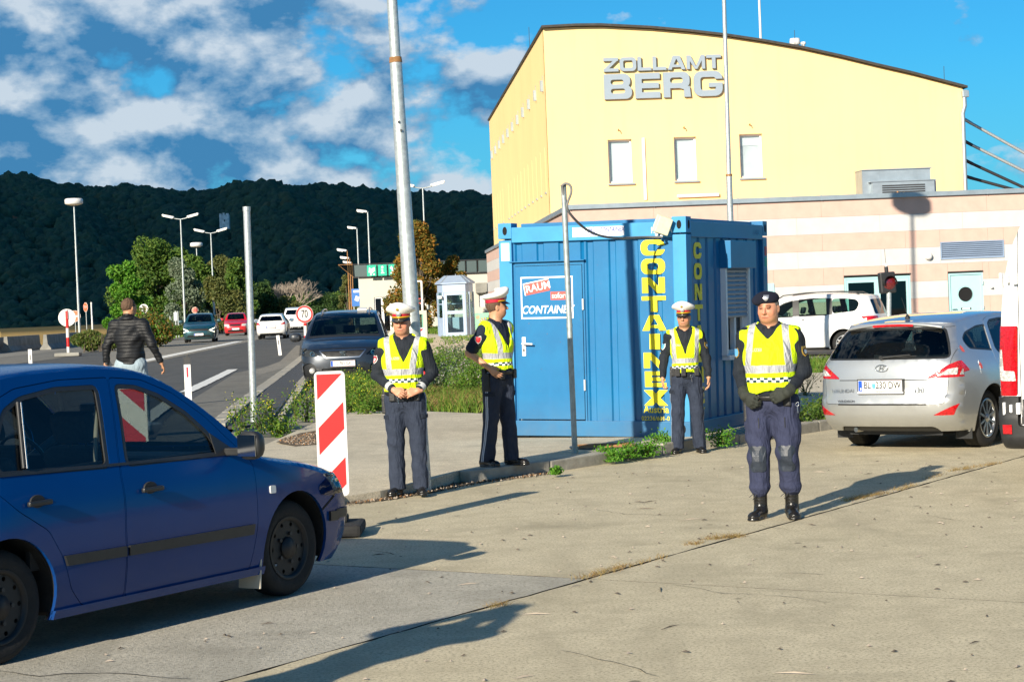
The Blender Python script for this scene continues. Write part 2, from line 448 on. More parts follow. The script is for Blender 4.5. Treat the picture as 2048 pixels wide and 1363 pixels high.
simple('plastic_white',(.68,.68,.66),.45,var=.03,scale=5)
simple('plastic_black',(.018,.019,.020),.45,var=.2,scale=20)
simple('rubber',(.012,.012,.012),.85,var=.3,scale=14,bump=.3,bscale=60)
simple('dark_metal',(.05,.05,.052),.5,.5,var=.2,scale=10)
simple('cable',(.16,.16,.155),.55,var=.1,scale=10)
simple('sign_red',(.50,.008,.008),.45,var=.1,scale=5)
simple('sign_white',(.66,.65,.62),.45,var=.06,scale=9)
simple('sign_orange',(.75,.14,.05),.5,var=.08,scale=9)
simple('sign_green',(.01,.42,.27),.5,var=.05,scale=5)
simple('sign_blue',(.02,.13,.42),.5,var=.1,scale=9)
simple('kiosk_blue',(.29,.37,.50),.4,.2,var=.05,scale=3)
simple('barrier_concrete',(.24,.235,.21),.9,var=.25,scale=2,bump=.4,bscale=20)
simple('stone',(.75,.74,.72),.9,var=.3,scale=.6,bump=.4)
simple('mural',(.25,.48,.35),.8,var=.35,scale=1.2)
simple('mural_orange',(.62,.24,.10),.8,var=.3,scale=2)
plain('black_hole',(.004,.004,.005),.9)
def cpaint():
 t=NT('container_blue');o=t.obj()
 c=t.ramp(t.noise(1.4,6,.65,o),[(.3,(.0,.118,.29)),(.7,(.001,.158,.36))])
 sc_=t.noise(26,3,.8,o,1.5)
 c=t.mix(t.ramp(sc_,[(.70,(0,0,0)),(.76,(.5,.5,.5))]),c,(.10,.28,.5))
 z=t.n('ShaderNodeSeparateXYZ',{0:o}).outputs['Z']
 sk=t.noise(1.0,4,.65,t.n('ShaderNodeMapping',{'Vector':o,'Scale':(14.,14.,1.2)}).outputs[0]);c=t.mix(t.math('MULTIPLY',t.ramp(sk,[(.52,(0,0,0)),(.78,(1,1,1))]),.35),c,(.006,.15,.38))
 c=t.mix(t.ramp(t.noise(45,2,.6,o),[(.735,(0,0,0)),(.76,(1,1,1))]),c,(.16,.08,.04))
 dirt=t.math('MULTIPLY',t.n('ShaderNodeMapRange',{'Value':z,'From Min':.5,'From Max':.0}).outputs[0],t.noise(5,5,.7,o))
 c=t.mix(t.math('MULTIPLY',dirt,.5),c,(.12,.13,.12))
 t.bsdf(col=c,rough=.42,normal=t.bump(t.noise(9,3,.5,o),.08,.01),coat=.15);M['container_blue']=t.m
cpaint()
simple('container_rail',(.03,.26,.52),.5,var=.12,scale=3)
simple('container_yellow',(.90,.74,.005),.5,var=.05,scale=5)
simple('print_white',(.83,.83,.83),.5,var=.04,scale=5)
simple('print_pink',(.62,.09,.075),.5,var=.06,scale=5)
simple('print_navy',(.02,.05,.30),.5,var=.05,scale=5)
simple('sticker_green',(.45,.70,.60),.5,var=.2,scale=30)
simple('box_beige',(.68,.66,.46),.6,var=.08,scale=20)
def paint(name,col,metal=0.0,rough=.28,flake=0.0):
 t=NT(name);o=t.obj()
 n=t.noise(1.2,5,.6,o)
 c=t.ramp(n,[(.3,tuple(x*.94 for x in col)),(.7,tuple(min(1,x*1.04)for x in col))])
 dz=t.n('ShaderNodeSeparateXYZ',{0:o}).outputs['Z']
 d=t.math('MULTIPLY',t.n('ShaderNodeMapRange',{'Value':dz,'From Min':.75,'From Max':.2}).outputs[0],t.math('MULTIPLY',t.noise(7,5,.7,o),.10 if name=='paint_blue' else.30))
 c=t.mix(d,c,(.16,.145,.12))
 t.bsdf(col=c,rough=t.math('ADD',t.math('MULTIPLY',d,.6),rough),metal=metal,coat=.30 if name=='paint_blue' else 1.0,spec=.18 if name=='paint_blue' else.5,coatr=.04,normal=t.bump(t.noise(1.6,2,.5,o),.03,.02))
 M[name]=t.m
paint('paint_blue',(.0,.036,.17),.0,.2)
paint('paint_silver',(.56,.58,.59),.75,.36)
paint('paint_anthracite',(.022,.028,.038),.5,.34)
paint('paint_white',(.80,.80,.79),0.,.3)
paint('paint_red',(.55,.008,.015),0.,.3)
paint('paint_teal',(.012,.075,.095),.4,.32)
def glass(name,tint,refl=.9,rough=.02):
 t=NT(name)
 tr=t.n('ShaderNodeBsdfTransparent',{'Color':c4(tint)})
 gl=t.n('ShaderNodeBsdfGlossy',{'Color':(1,1,1,1),'Roughness':rough})
 fr=t.n('ShaderNodeFresnel',{'IOR':1.52})
 mxn=t.n('ShaderNodeMixShader',{0:t.math('MULTIPLY',fr.outputs[0],refl,clamp=True)})
 t.t.links.new(tr.outputs[0],mxn.inputs[1]);t.t.links.new(gl.outputs[0],mxn.inputs[2])
 t.t.links.new(mxn.outputs[0],t.out.inputs[0]);M[name]=t.m
glass('glass_clear',(.82,.91,.89),.8);glass('glass_green',(.50,.72,.64));glass('glass_dark',(.12,.15,.16));glass('glass_room',(.35,.42,.42))
plain('glass_par',(.13,.18,.19),.2);glass('lens_clear',(.85,.88,.9),1.0)
def lens(name,col):
 t=NT(name);o=t.obj()
 w=t.n('ShaderNodeTexVoronoi',{'Scale':45.,'Vector':o}).outputs['Distance']
 c=t.ramp(w,[(.0,tuple(x*1.3 for x in col)),(.7,tuple(x*.55 for x in col))])
 t.bsdf(col=c,rough=.15,coat=1.0,coatr=.02,normal=t.bump(w,.25,.004));M[name]=t.m
lens('lens_red',(.60,.006,.012));lens('lens_dim',(.16,.012,.014));lens('lens_white',(.62,.62,.60));lens('lens_orange',(.8,.18,.02))
plain('chrome',(.75,.76,.77),.12,1.0);plain('chrome_dull',(.5,.51,.52),.3,1.0);plain('alloy',(.42,.43,.44),.3,.9)
plain('steel_wheel',(.022,.022,.023),.5,.4)
plain('plate_white',(.78,.78,.76),.4);plain('plate_blue',(.01,.08,.45),.4);plain('ink_black',(.01,.01,.012),.5)
plain('lamp_glow',(.9,.85,.6),.3,em=2.0)
simple('seat_fabric',(.035,.036,.04),.9,var=.2,scale=30);simple('seat_grey',(.30,.28,.25),.9,var=.1,scale=10)
simple('interior_dark',(.02,.021,.023),.7,var=.2,scale=10);simple('interior_beige',(.55,.50,.40),.8,var=.06,scale=5)
def skin(name,col):
 t=NT(name);o=t.obj()
 at_=t.n('ShaderNodeAttribute',attribute_name='tone')
 n=t.noise(28,5,.65,o)
 c=t.ramp(n,[(.3,tuple(x*.88 for x in col)),(.7,tuple(min(1,x*1.07)for x in col))])
 c=t.mix(1.0,c,at_.outputs['Color'],'MULTIPLY')
 t.bsdf(col=c,rough=.5,spec=.4,sss=.0,normal=t.bump(t.noise(120,3,.6,o),.12,.003));M[name]=t.m
skin('skin',(.52,.27,.155));skin('skin_ruddy',(.56,.27,.165));skin('skin_tan',(.48,.24,.13))
def cloth(name,col,rough=.85,fold=.5,var=.15,spec=.3,sheen=.0):
 t=NT(name);o=t.obj()
 st=t.n('ShaderNodeMapping',{'Vector':o,'Scale':(9.,9.,3.2)}).outputs[0]
 a=t.noise(1.0,3,.5,st,1.2);b=t.noise(3.1,3,.55,st,.8);w=t.noise(400,2,.5,o)
 c=t.ramp(t.noise(12,4,.6,o),[(.3,tuple(x*(1-var)for x in col)),(.7,tuple(min(1,x*(1+var))for x in col))])
 h=t.math('ADD',t.math('MULTIPLY',a,1.0),t.math('MULTIPLY',b,.35))
 nb=t.bump(h,fold,.05)
 t.bsdf(col=c,rough=rough,spec=spec,normal=t.bump(w,.15,.002,nb),sheen=sheen);M[name]=t.m
cloth('uniform_navy',(.016,.022,.036),.85);cloth('uniform_dark',(.012,.016,.023),.8);cloth('shirt_navy',(.010,.017,.032),.85)
cloth('cargo_navy',(.030,.036,.075),.85,.7);cloth('beret_cloth',(.008,.010,.022),.95,.2);cloth('jeans',(.30,.38,.43),.9,.5)
simple('knee_pad',(.022,.030,.045),.5,var=.3,scale=14,bump=.5,bscale=18)
simple('boot_leather',(.012,.011,.010),.22,var=.3,scale=18,bump=.3,bscale=50)
simple('belt_leather',(.010,.010,.011),.45,var=.3,scale=20,bump=.2)
simple('glove',(.022,.026,.020),.8,var=.3,scale=40,bump=.5,bscale=90)
simple('hair_brown',(.10,.055,.030),.75,var=.5,scale=90,bump=.8,bscale=180)
simple('hair_grey',(.20,.17,.14),.75,var=.5,scale=90,bump=.8,bscale=180)
simple('cap_white',(.80,.77,.72),.55,var=.04,scale=14,bump=.1);plain('cap_red',(.42,.008,.03),.6);plain('cap_gold',(.80,.46,.03),.35,.5)
plain('cap_black',(.008,.008,.009),.18,0.,.8);plain('silver',(.62,.62,.62),.35,.8);plain('badge_gold',(.55,.35,.06),.45,.6)
plain('badge_red',(.55,.02,.03),.6);plain('badge_blue',(.10,.35,.65),.6)
def jacketmat():
 t=NT('puffer_black');o=t.obj()
 sp=t.n('ShaderNodeSeparateXYZ',{0:o});nz=t.noise(5,3,.5,o)
 z=t.math('ADD',sp.outputs['Z'],t.math('MULTIPLY',nz,.012))
 f=t.math('FRACT',t.math('MULTIPLY',z,1/.042))
 h=t.math('POWER',t.math('ABSOLUTE',t.math('SINE',t.math('MULTIPLY',f,PI))),.45)
 c=t.mix(h,(.003,.003,.004),(.010,.011,.013))
 nb=t.bump(h,.45,.012)
 nb2=t.bump(t.noise(60,3,.6,o,1.0),.6,.006,nb)
 t.bsdf(col=c,rough=.55,spec=.35,normal=nb2);M['puffer_black']=t.m
jacketmat()
def vestmat(name,zb,zc,xs0,xs1,slant,check=True):
 """fluorescent vest: reflective band at height zb, chequered band at zc, braces between xs0 and xs1"""
 t=NT(name);o=t.obj();sp=t.n('ShaderNodeSeparateXYZ',{0:o});X,Y,Z=sp.outputs
 wob=t.math('MULTIPLY',t.math('SUBTRACT',t.noise(7,2,.5,o),.5),.03)
 Zw=t.math('ADD',Z,wob);AX=t.math('ADD',t.math('ABSOLUTE',X),t.math('MULTIPLY',wob,.6))
 def band(v,a,b):return t.math('MULTIPLY',t.math('GREATER_THAN',v,a),t.math('LESS_THAN',v,b))
 st=t.n('ShaderNodeMapping',{'Vector':o,'Scale':(11.,11.,4.)}).outputs[0]
 fold=t.math('ADD',t.noise(1.0,3,.5,st,1.4),t.math('MULTIPLY',t.noise(3.5,3,.5,st,.6),.3))
 fl=t.ramp(t.noise(9,3,.5,o),[(.3,(.60,.86,.004)),(.7,(.70,.93,.008))])
 hb=band(Zw,zb,zb+.058)
 ax2=t.math('ADD',AX,t.math('MULTIPLY',t.math('SUBTRACT',Z,1.3),slant))
 vb=t.math('MULTIPLY',band(ax2,xs0,xs1),t.math('GREATER_THAN',Zw,zb))
 ref=t.math('MAXIMUM',hb,vb)
 c=t.mix(ref,fl,(.38,.39,.41))
 if check:
  ck=t.n('ShaderNodeTexChecker',{'Scale':1.0,'Color1':(.80,.82,.82,1),'Color2':(.006,.035,.055,1)})
  cv=t.n('ShaderNodeCombineXYZ',{0:t.math('MULTIPLY',X,1/.030),1:.5,2:t.math('MULTIPLY',t.math('SUBTRACT',Zw,zc),1/.019)})
  t.t.links.new(cv.outputs[0],ck.inputs['Vector'])
  c=t.mix(band(Zw,zc,zc+.038),c,ck.outputs['Color'])
 t.bsdf(col=c,rough=t.math('SUBTRACT',.75,t.math('MULTIPLY',ref,.35)),spec=.3,normal=t.bump(fold,.8,.05));M[name]=t.m
def leaf(name,a,b,c_=None,rough=.6):
 t=NT(name);oi=t.n('ShaderNodeNewGeometry').outputs['Random Per Island']
 st=[(0,a),(.55,b)]+([(1,c_)]if c_ else[])
 col=t.ramp(oi,st)
 p=t.n('ShaderNodeBsdfPrincipled',{'Base Color':col,'Roughness':rough,'Specular IOR Level':.3})
 tr=t.n('ShaderNodeBsdfTranslucent',{'Color':t.mix(1.,col,(1.0,1.25,.5),'MULTIPLY')})
 mxn=t.n('ShaderNodeMixShader',{0:.28});t.t.links.new(p.outputs[0],mxn.inputs[1]);t.t.links.new(tr.outputs[0],mxn.inputs[2])
 t.t.links.new(mxn.outputs[0],t.out.inputs[0]);M[name]=t.m
leaf('leaf_green',(.037,.094,.015),(.089,.164,.025),(.139,.202,.032));leaf('leaf_bright',(.045,.158,.012),(.089,.247,.020),(.149,.297,.030))
leaf('leaf_olive',(.068,.089,.027),(.122,.142,.041),(.190,.177,.048));leaf('leaf_silver',(.102,.140,.089),(.166,.217,.140),(.230,.268,.191))
leaf('leaf_autumn',(.07,.10,.018),(.20,.15,.025),(.36,.15,.022));leaf('leaf_dark',(.022,.054,.016),(.048,.102,.025),(.082,.136,.034))
leaf('grass_green',(.06,.14,.015),(.12,.22,.025),(.22,.26,.05));leaf('grass_dry',(.30,.20,.08),(.45,.33,.13),(.22,.10,.05))
leaf('weed_leaf',(.05,.13,.012),(.10,.20,.02),(.17,.24,.03));leaf('weed_flower',(.62,.60,.03),(.75,.66,.04));leaf('weed_pink',(.40,.28,.38),(.55,.42,.5))
simple('bark',(.10,.08,.06),.9,var=.3,scale=8,bump=.6);simple('bark_pale',(.36,.30,.24),.9,var=.2,scale=8)
def hillmat():
 t=NT('forest');g=t.n('ShaderNodeNewGeometry');p=g.outputs['Position']
 isl=g.outputs['Random Per Island']
 c=t.ramp(isl,[(0,(.035,.12,.10)),(.6,(.06,.17,.12)),(.95,(.09,.19,.11)),(1,(.15,.17,.09))])
 c=t.mix(.5,c,t.ramp(t.noise(.35,5,.7,p),[(.35,(.04,.09,.07)),(.7,(.10,.20,.12))]))
 t.bsdf(col=c,rough=.85,spec=.15,normal=t.bump(t.noise(.9,5,.75,p),1.0,2.5));M['forest']=t.m
hillmat()
simple('forest_floor',(.02,.03,.012),.95,var=.3,scale=.05)
simple('bare_soil',(.22,.12,.075),.95,var=.2,scale=.2)
def sheet(name,poly,z,mat,cell=0,parent=None,skirt=0.0,kind='structure'):
 rise=globals()['rise']if name not in('concrete_slab','joint_bed','pavement')else(lambda x,y:0.0)
 xs=[p[0]for p in poly];ys=[p[1]for p in poly]
 inter=[]
 pl=[]
 n=len(poly)
 for i in range(n):
  a,b=poly[i],poly[(i+1)%n];L=math.hypot(b[0]-a[0],b[1]-a[1])
  k=max(1,int(L/(cell or 1e9)))
  for j in range(k):t=j/k;pl.append((a[0]+(b[0]-a[0])*t,a[1]+(b[1]-a[1])*t))
 if cell:
  x=min(xs)+cell/2
  while x<max(xs):
   y=max(min(ys),10)+cell/2
   while y<max(ys):
    if pip(poly,x,y):inter.append((x,y))
    y+=cell
   x+=cell
 vs,fs=csg2d([pl],lambda x,y:pip(pl,x,y),inter)
 V=[(x,y,z+rise(x,y))for x,y in vs]
 fs=[f if(vs[f[1]][0]-vs[f[0]][0])*(vs[f[2]][1]-vs[f[0]][1])-(vs[f[1]][1]-vs[f[0]][1])*(vs[f[2]][0]-vs[f[0]][0])>0 else tuple(reversed(f))for f in fs]
 if skirt:
  b=len(V);V+=[(x,y,z+rise(x,y))for x,y in pl]+[(x,y,z+rise(x,y)-skirt)for x,y in pl];k=len(pl)
  n0=len(fs);fs=fs+[(b+i,b+(i+1)%k,b+k+(i+1)%k,b+k+i)for i in range(k)]
 o=mk(name,V,fs,[mat,M['joint_dirt']]if name=='concrete_slab' else mat,parent,False,[0]*n0+[1]*(len(fs)-n0)if name=='concrete_slab' else None)
 if not parent:o['kind']=kind
 return o
def GX(pts,z=0.0):return[tuple(G(x,y,z)[:2])for x,y in pts]
sheet('terrain',[(-1500,62),(1500,62),(1500,1500),(-1500,1500)],-0.035,M['field'],60)
sheet('ground',[(-80,-60),(90,-60),(90,70),(-80,70)],-0.10,M['gravel_verge'],5)
kerbL=GX([(300,930),(430,868),(507,795),(594,728),(615,712),(640,690),(655,672)])
road=sheet('road',kerbL+[(-13.0,175),(-11,240),(-8,330),(-20,330),(-30,240),(-36,175)]+GX([(300,672),(215,688),(0,712)])+[(-40,48),(-40,5),(-6,5)],-0.015,M['asphalt'],3.5)
sheet('slip_road',GX([(-60,738),(0,731),(110,717),(215,697),(330,683),(420,672),(300,668),(215,684),(0,712),(-60,718)]),-0.006,M['asphalt_pale'],6)
sheet('road_shoulder',GX([(-60,722),(0,715),(215,689),(330,671),(430,660),(430,656),(330,664),(215,682),(0,702),(-60,709)]),-0.002,M['road_concrete'],6)
sheet('opposite_lane',GX([(205,700),(330,682),(520,660),(600,652),(610,655),(500,682),(330,718),(230,735)]),-0.008,M['road_concrete'],8)
sheet('old_asphalt',GX([(430,866),(506,795),(593,729),(600,722),(560,726),(470,745),(380,800),(330,840),(300,900)]),-0.010,M['asphalt_pale'],3)
sheet('repair_strip',GX([(497,745),(560,722),(593,690),(600,690),(598,722),(592,729),(520,748)]),-0.005,M['road_concrete'],3)
def paint_strip(name,a,b,w0,w1=None,z=0.0,seed=1):
 pa=G(*a);pb=G(*b);d=(pb-pa);L=d.length;d.normalize();nrm=Vector((-d.y,d.x,0))
 rr=random.Random(seed);k=max(4,int(L/.5));left=[];right=[]
 for i in range(k+1):
  t=i/k;p=pa+d*L*t;w=(w0+((w1 or w0)-w0)*t)/2
  left.append(p+nrm*(w+rr.uniform(-.012,.012)));right.append(p-nrm*(w+rr.uniform(-.012,.012)))
 V=[(p.x,p.y,rise(p.x,p.y)+z)for p in left+right]
 fs=[(i,i+1,k+2+i,k+1+i)for i in range(k)]
 fs=[tuple(reversed(f))for f in fs]
 o=mk(name,V,fs,M['road_paint']);o['kind']='structure';return o
paint_strip('road_line',(190,741),(478,682),.55,.5,-0.003,3)
paint_strip('road_line',(372,783),(466,738),.30,.3,0.0,4)
paint_strip('road_line',(248,868),(345,800),.30,.3,0.0,5)
paint_strip('road_line',(120,975),(215,890),.30,.3,0.0,6)
paint_strip('road_line',(560,662),(612,651),.3,.3,0.0,7)
def along(pxa,pxb,off,w,z0,h,name,mat,seg,parent,jitter=.01,seed=0):
 pa=G(*pxa);pb=G(*pxb);d=pb-pa;L=d.length;d.normalize();nrm=Vector((d.y,-d.x,0));ang=math.atan2(d.y,d.x)
 n=int(L/seg);rr=random.Random(seed);me=None
 mb=MB();mb.box(0,seg-.012,-w/2,w/2,-.12,h,bev=.008)
 base=mb.build(name,mat,parent)
 for i in range(n):
  o=base if i==0 else base.copy()
  if i:COL.objects.link(o)
  p=pa+d*(seg*i)+nrm*off
  o.location=(p.x,p.y,z0+rise(p.x,p.y)+rr.uniform(-jitter,jitter));o.rotation_euler=(0,0,ang+rr.uniform(-.006,.006))
gut=thing('drain_channel','long black grated drain channel with pale concrete edges beside the asphalt road','drain',(0,0,0))
along((455,850),(640,690),-.16,.26,0.0,.02,'concrete_edge',M['kerb_stone'],1.0,gut,.004,1)
along((455,850),(640,690),.62,.22,0.0,.03,'concrete_edge',M['kerb_stone'],1.0,gut,.004,2)
def grate():
 pa=G(455,850);pb=G(640,690);d=pb-pa;L=d.length;d.normalize();ang=math.atan2(d.y,d.x)
 g=MB();g.box(0,1.0,-.34,.34,-.03,-.02)
 for i in range(9):g.box(.05+i*.105,.10+i*.105,-.32,.32,-.02,.012)
 g.box(0,1.0,-.34,-.30,-.02,.014);g.box(0,1.0,.30,.34,-.02,.014)
 base=g.build('grate',M['dark_metal'],gut);nrm=Vector((d.y,-d.x,0))
 for i in range(int(L)):
  o=base if i==0 else base.copy()
  if i:COL.objects.link(o)
  p=pa+d*i*1.0+nrm*.24;o.location=(p.x,p.y,.0+rise(p.x,p.y));o.rotation_euler=(0,0,ang)
grate()
sheet('verge',GX([(455,872),(512,800),(598,733),(645,700),(655,672),(700,660),(860,655),(960,690),(1010,720),(1010,860),(640,900),(500,940)]),-0.02,M['gravel_verge'],3.5)
sheet('old_asphalt',GX([(500,838),(600,745),(650,705),(690,700),(690,770),(640,822),(540,858)]),-0.012,M['asphalt_pale'],3)
paint_strip('road_line',(505,833),(580,806),.12,.12,-0.004,8)
joint=sheet('joint_bed',[(-9,-3),(16,-3),(16,28),(-9,28)],-0.012,M['joint_dirt'])
A0,A1=G(440,1363),G(2000,925);A2=A1+(A1-A0)*.6;Am=A0-(A1-A0)*1.1
B0,B1=G(530,1122),G(1330,1165)
K=GX([(620,1022),(690,1008),(761,1000),(859,985),(940,966),(1103,944),(1230,924),(1328,910),(1400,898),(1480,888),(1640,862)])
Kd=(Vector(K[-1])-Vector(K[-3])).normalized();Kend=Vector(K[-1])+Kd*14
fore=bpy.data.objects.new('forecourt',None);COL.objects.link(fore);fore['kind']='structure'
ad=(A1-A0).normalized();an=Vector((-ad.y,ad.x,0));g=.014
def ofs(p,k):return(p.x+an.x*k,p.y+an.y*k)
def on_A(t):return Am+(A2-Am)*t
rr_=random.Random(5)
def jag(a,b,amp,step=.18):
 a=Vector(a[:2]);b=Vector(b[:2]);L=(b-a).length;k=max(2,int(L/step));n_=Vector((-(b-a).y,(b-a).x)).normalized();out=[]
 for i in range(k+1):
  p=a+(b-a)*(i/k)+n_*(rr_.uniform(-amp,amp)if 0<i<k else 0);out.append(tuple(p))
 return out
def meet(p,d,q,e):
 den=d.x*e.y-d.y*e.x;t=((q.x-p.x)*e.y-(q.y-p.y)*e.x)/den;return p+d*t
bd=(B1-B0).normalized();X_=meet(A0,ad,B0,bd)
bl=B0-bd*6;br=B1+bd*9;bn=Vector((-bd.y,bd.x,0))*.007
upper=jag(ofs(X_,g)if False else(X_.x+an.x*g+bn.x,X_.y+an.y*g+bn.y),ofs(A2,g),.008)+[tuple(Kend)]+list(reversed(K))+[(-8.5,20),(bl.x+bn.x,bl.y+bn.y)]+jag((bl.x+bn.x,bl.y+bn.y),(X_.x+an.x*g+bn.x,X_.y+an.y*g+bn.y),.006)[1:-1]
sheet('concrete_slab',upper,0.0,M['beige_concrete'],0,fore,.05)
lower=jag(ofs(Am,g),(X_.x+an.x*g-bn.x,X_.y+an.y*g-bn.y),.010)+jag((X_.x+an.x*g-bn.x,X_.y+an.y*g-bn.y),(bl.x-bn.x,bl.y-bn.y),.006)[1:]+[(-8.5,bl.y-1),(-9,-3)]
sheet('concrete_slab',lower,0.0,M['grey_chip'],0,fore,.05)
c_l=[ofs(Am,-g)]+[(-6,-3),(16,-3),(16,4)]
low_r=jag(ofs(Am,-g),(X_.x-an.x*g-bn.x,X_.y-an.y*g-bn.y),.010)+[(br.x-bn.x*.4,br.y-bn.y*.4),(16,br.y-1.0),(16,-3),(-6,-3)]
sheet('concrete_slab',low_r,0.0,M['beige_concrete'],0,fore,.05)
up_r=[(X_.x-an.x*g+bn.x*.4,X_.y-an.y*g+bn.y*.4),(br.x+bn.x*.4,br.y+bn.y*.4),(16,br.y-.98),(16,22)]+jag(ofs(A2,-g),(X_.x-an.x*g+bn.x*.4,X_.y-an.y*g+bn.y*.4),.008)[:-1]
sheet('concrete_slab',up_r,0.0,M['beige_concrete'],0,fore,.05)
def GZ(pts,z):return[tuple(G(x,y,z)[:2])for x,y in pts]
PZ=0.12
K2=[Vector(p)for p in K[4:]]+[Kend]
off=[]
for i,p in enumerate(K2):
 d=(K2[min(i+1,len(K2)-1)]-K2[max(i-1,0)]).normalized();off.append(p+Vector((-d.y,d.x))*.15)
lowk=[Vector(p)for p in K[:4]]
pav=sheet('pavement',[tuple(p)for p in off]+[(16,40.5),(0.4,40.5)]+GZ([(1000,822),(960,826),(850,822),(700,822),(655,832),(560,872),(480,905),(420,960)],PZ)+[(-4.6,15.6)]+GZ([(620,1015),(690,994),(761,985),(859,968)],.06),PZ,M['pavement_concrete'],0,None,.25)
for v in pav.data.vertices:
 d=Vector((v.co.x,v.co.y));t=min(1,max(0,(d-Vector(K[1])).dot(Kd)/3.6));tt=min(1.0,max(0.0,(v.co.y-17.0)/2.6))
 if v.co.z>.05:v.co.z=.03+(PZ-.03)*max(t,tt)
def kerbs():
 base=None;rr=random.Random(9)
 for i in range(len(K2)-1):
  a,b=K2[i],K2[i+1];L=(b-a).length;d=(b-a).normalized();n=max(1,round(L/1.0));seg=L/n;ang=math.atan2(d.y,d.x);nn=Vector((-d.y,d.x))
  for j in range(n):
   if base is None:
    mb=MB();mb.box(0,.985,.0,.145,-.1,.13,bev=.016)
    base=mb.build('kerb_stone',M['kerb_stone'],pav);o=base
   else:o=base.copy();COL.objects.link(o)
   p=a+d*(seg*j);o.location=(p.x,p.y,rr.uniform(-.012,.004));o.rotation_euler=(rr.uniform(-.03,.03),0,ang);o.scale=(seg,1,1)
kerbs()
sheet('car_park',[(-1,48.6),(90,48.6),(90,75),(-1,75)],0.0,M['lot_asphalt'],8)
sheet('grass_strip',[(1.0,41.0),(60,41.0),(60,48.5),(1.0,48.5)],0.05,M['soil'],0)
fk=thing('garden_kerb','low kerb between the grass strip and the car park behind the silver estate car','kerb',(0,0,0))
for k in range(18):
 mb=MB();mb.box(1.0+k,1.985+k,48.5,48.62,-.1,.13,bev=.015);mb.build('kerb_stone',M['kerb_stone'],fk)
fw=sheet('footway',GX([(645,716),(700,716),(1010,735),(1010,690),(960,668),(860,660),(700,662)]),0.03,M['pavement_concrete'],7,None,.15)
mp=G(1210,893,PZ)
mh=thing('manhole_cover','round iron manhole cover in the pavement in front of the blue container','manhole cover',(mp.x,mp.y,PZ+.004))
mb=MB();mb.lathe([(.40,0),(.40,.012),(.36,.012),(.36,.004)],28);mb.build('frame',M['dark_metal'],mh)
mb=MB();mb.disc((0,0,.010),.355,(0,0,1),28)
for a in range(-3,4):mb.box(-.3,.3,a*.09-.012,a*.09+.012,.010,.016)
mb.build('lid',M['rust'],mh)
YB=R(3.8)
bx=Vector((math.cos(YB),math.sin(YB),0));by=Vector((-math.sin(YB),math.cos(YB),0))
def facade_x(px,D0,org):
 """picture column -> metres along the facade that passes through org"""
 d=ray(px,620);den=d.x*bx.y-d.y*bx.x
 s=(org.x*d.y-org.y*d.x)/den if False else None
 s=(d.x*org.y-d.y*org.x)/(d.y*bx.x-d.x*bx.y)
 return s
def facade_xz(px,py,org):
 d=ray(px,py);s=(d.x*org.y-d.y*org.x)/(d.y*bx.x-d.x*bx.y)
 P=Vector((org.x,org.y,0))+bx*s;t=P.y/d.y
 return s,CAMZ+d.z*t
oL=foot(1150,60.0);oL.z=0
low=thing('customs_wing','low flat roofed wing clad in pink and white striped panels behind the blue container','building',(oL.x,oL.y,rise(0,60)),YB)
HL=facade_xz(1600,398,oL)[1];LL=17.5;DL=46.0
rows=9;rh=.515
def fx(px,py=620):s,z=facade_xz(px,py,oL);return s
def fz(px,py):return facade_xz(px,py,oL)[1]-rise(0,60)
top=fz(1600,402)
dwin=(fx(1690),fx(1823),0.0,fz(1690,553));ddoor=(fx(1898),fx(1968),0.0,fz(1900,545));vent=(fx(1885),fx(2012),fz(1885,519),fz(1885,484));sdoor=(fx(1520),fx(1550),0,fz(1550,566))
opens=[dwin,ddoor,vent,sdoor]
mb=MB();mb.box(0.03,LL,.10,.30,0,top+.02);mb.box(.03,.30,.3,DL,0,top+.02);mb.box(0,LL,.3,DL,top-.06,top)
mb.box(LL-.3,LL,.3,DL,0,top);mb.box(.3,LL-.3,DL-.3,DL,0,top)
mb.build('wall',M['pink_panel'],low)
pw=2.56;ncol=int(LL/pw)+1
def panel(x0,x1,z0,z1,mat,par,side=False):
 g_=.0025
 rects=[(x0,x1,z0,z1)]
 for(a,b,c,d)in opens if not side else[]:
  nr=[]
  for(p,q,r_,s)in rects:
   if b<=p or a>=q or d<=r_ or c>=s:nr.append((p,q,r_,s));continue
   if a>p:nr.append((p,a,r_,s))
   if b<q:nr.append((b,q,r_,s))
   if d<s:nr.append((max(p,a),min(q,b),d,s))
   if c>r_:nr.append((max(p,a),min(q,b),r_,c))
  rects=nr
 rects=[r_ for r_ in rects if r_[1]-r_[0]>.03 and r_[3]-r_[2]>.03]
 if not rects:return
 for(p,q,r_,s)in rects:
  mb=MB()
  if side:mb.box(0,.03-.001,p+g_,q-g_,r_+g_,s-g_)
  else:mb.box(p+g_,q-g_,0,.10,r_+g_,s-g_)
  mb.build('facade_panel',mat,par)
for r_ in range(rows+1):
 z1=top-r_*rh;z0=max(0,z1-rh)
 if z1<=.05:break
 mat=M['pink_panel']if r_%2==0 else M['white_panel']
 sh=(r_%2)*.3*pw
 x=-sh
 while x<LL:
  a,b=max(0,x),min(LL,x+pw)
  if b-a>.05:panel(a,b,z0,z1,mat,low)
  x+=pw
 y=.0
 while y<DL:
  panel(y if y>0 else.001,min(DL,y+pw*2),z0,z1,mat,low,True);y+=pw*2
mb=MB();mb.box(-.08,LL,-.10,.42,top,top+.14);mb.box(-.08,.34,.42,DL,top,top+.14)
k=0
while k<LL:mb.box(k,k+.02,-.103,.42,top-.01,top+.15);k+=2.56
mb.build('parapet_cap',M['zinc'],low)
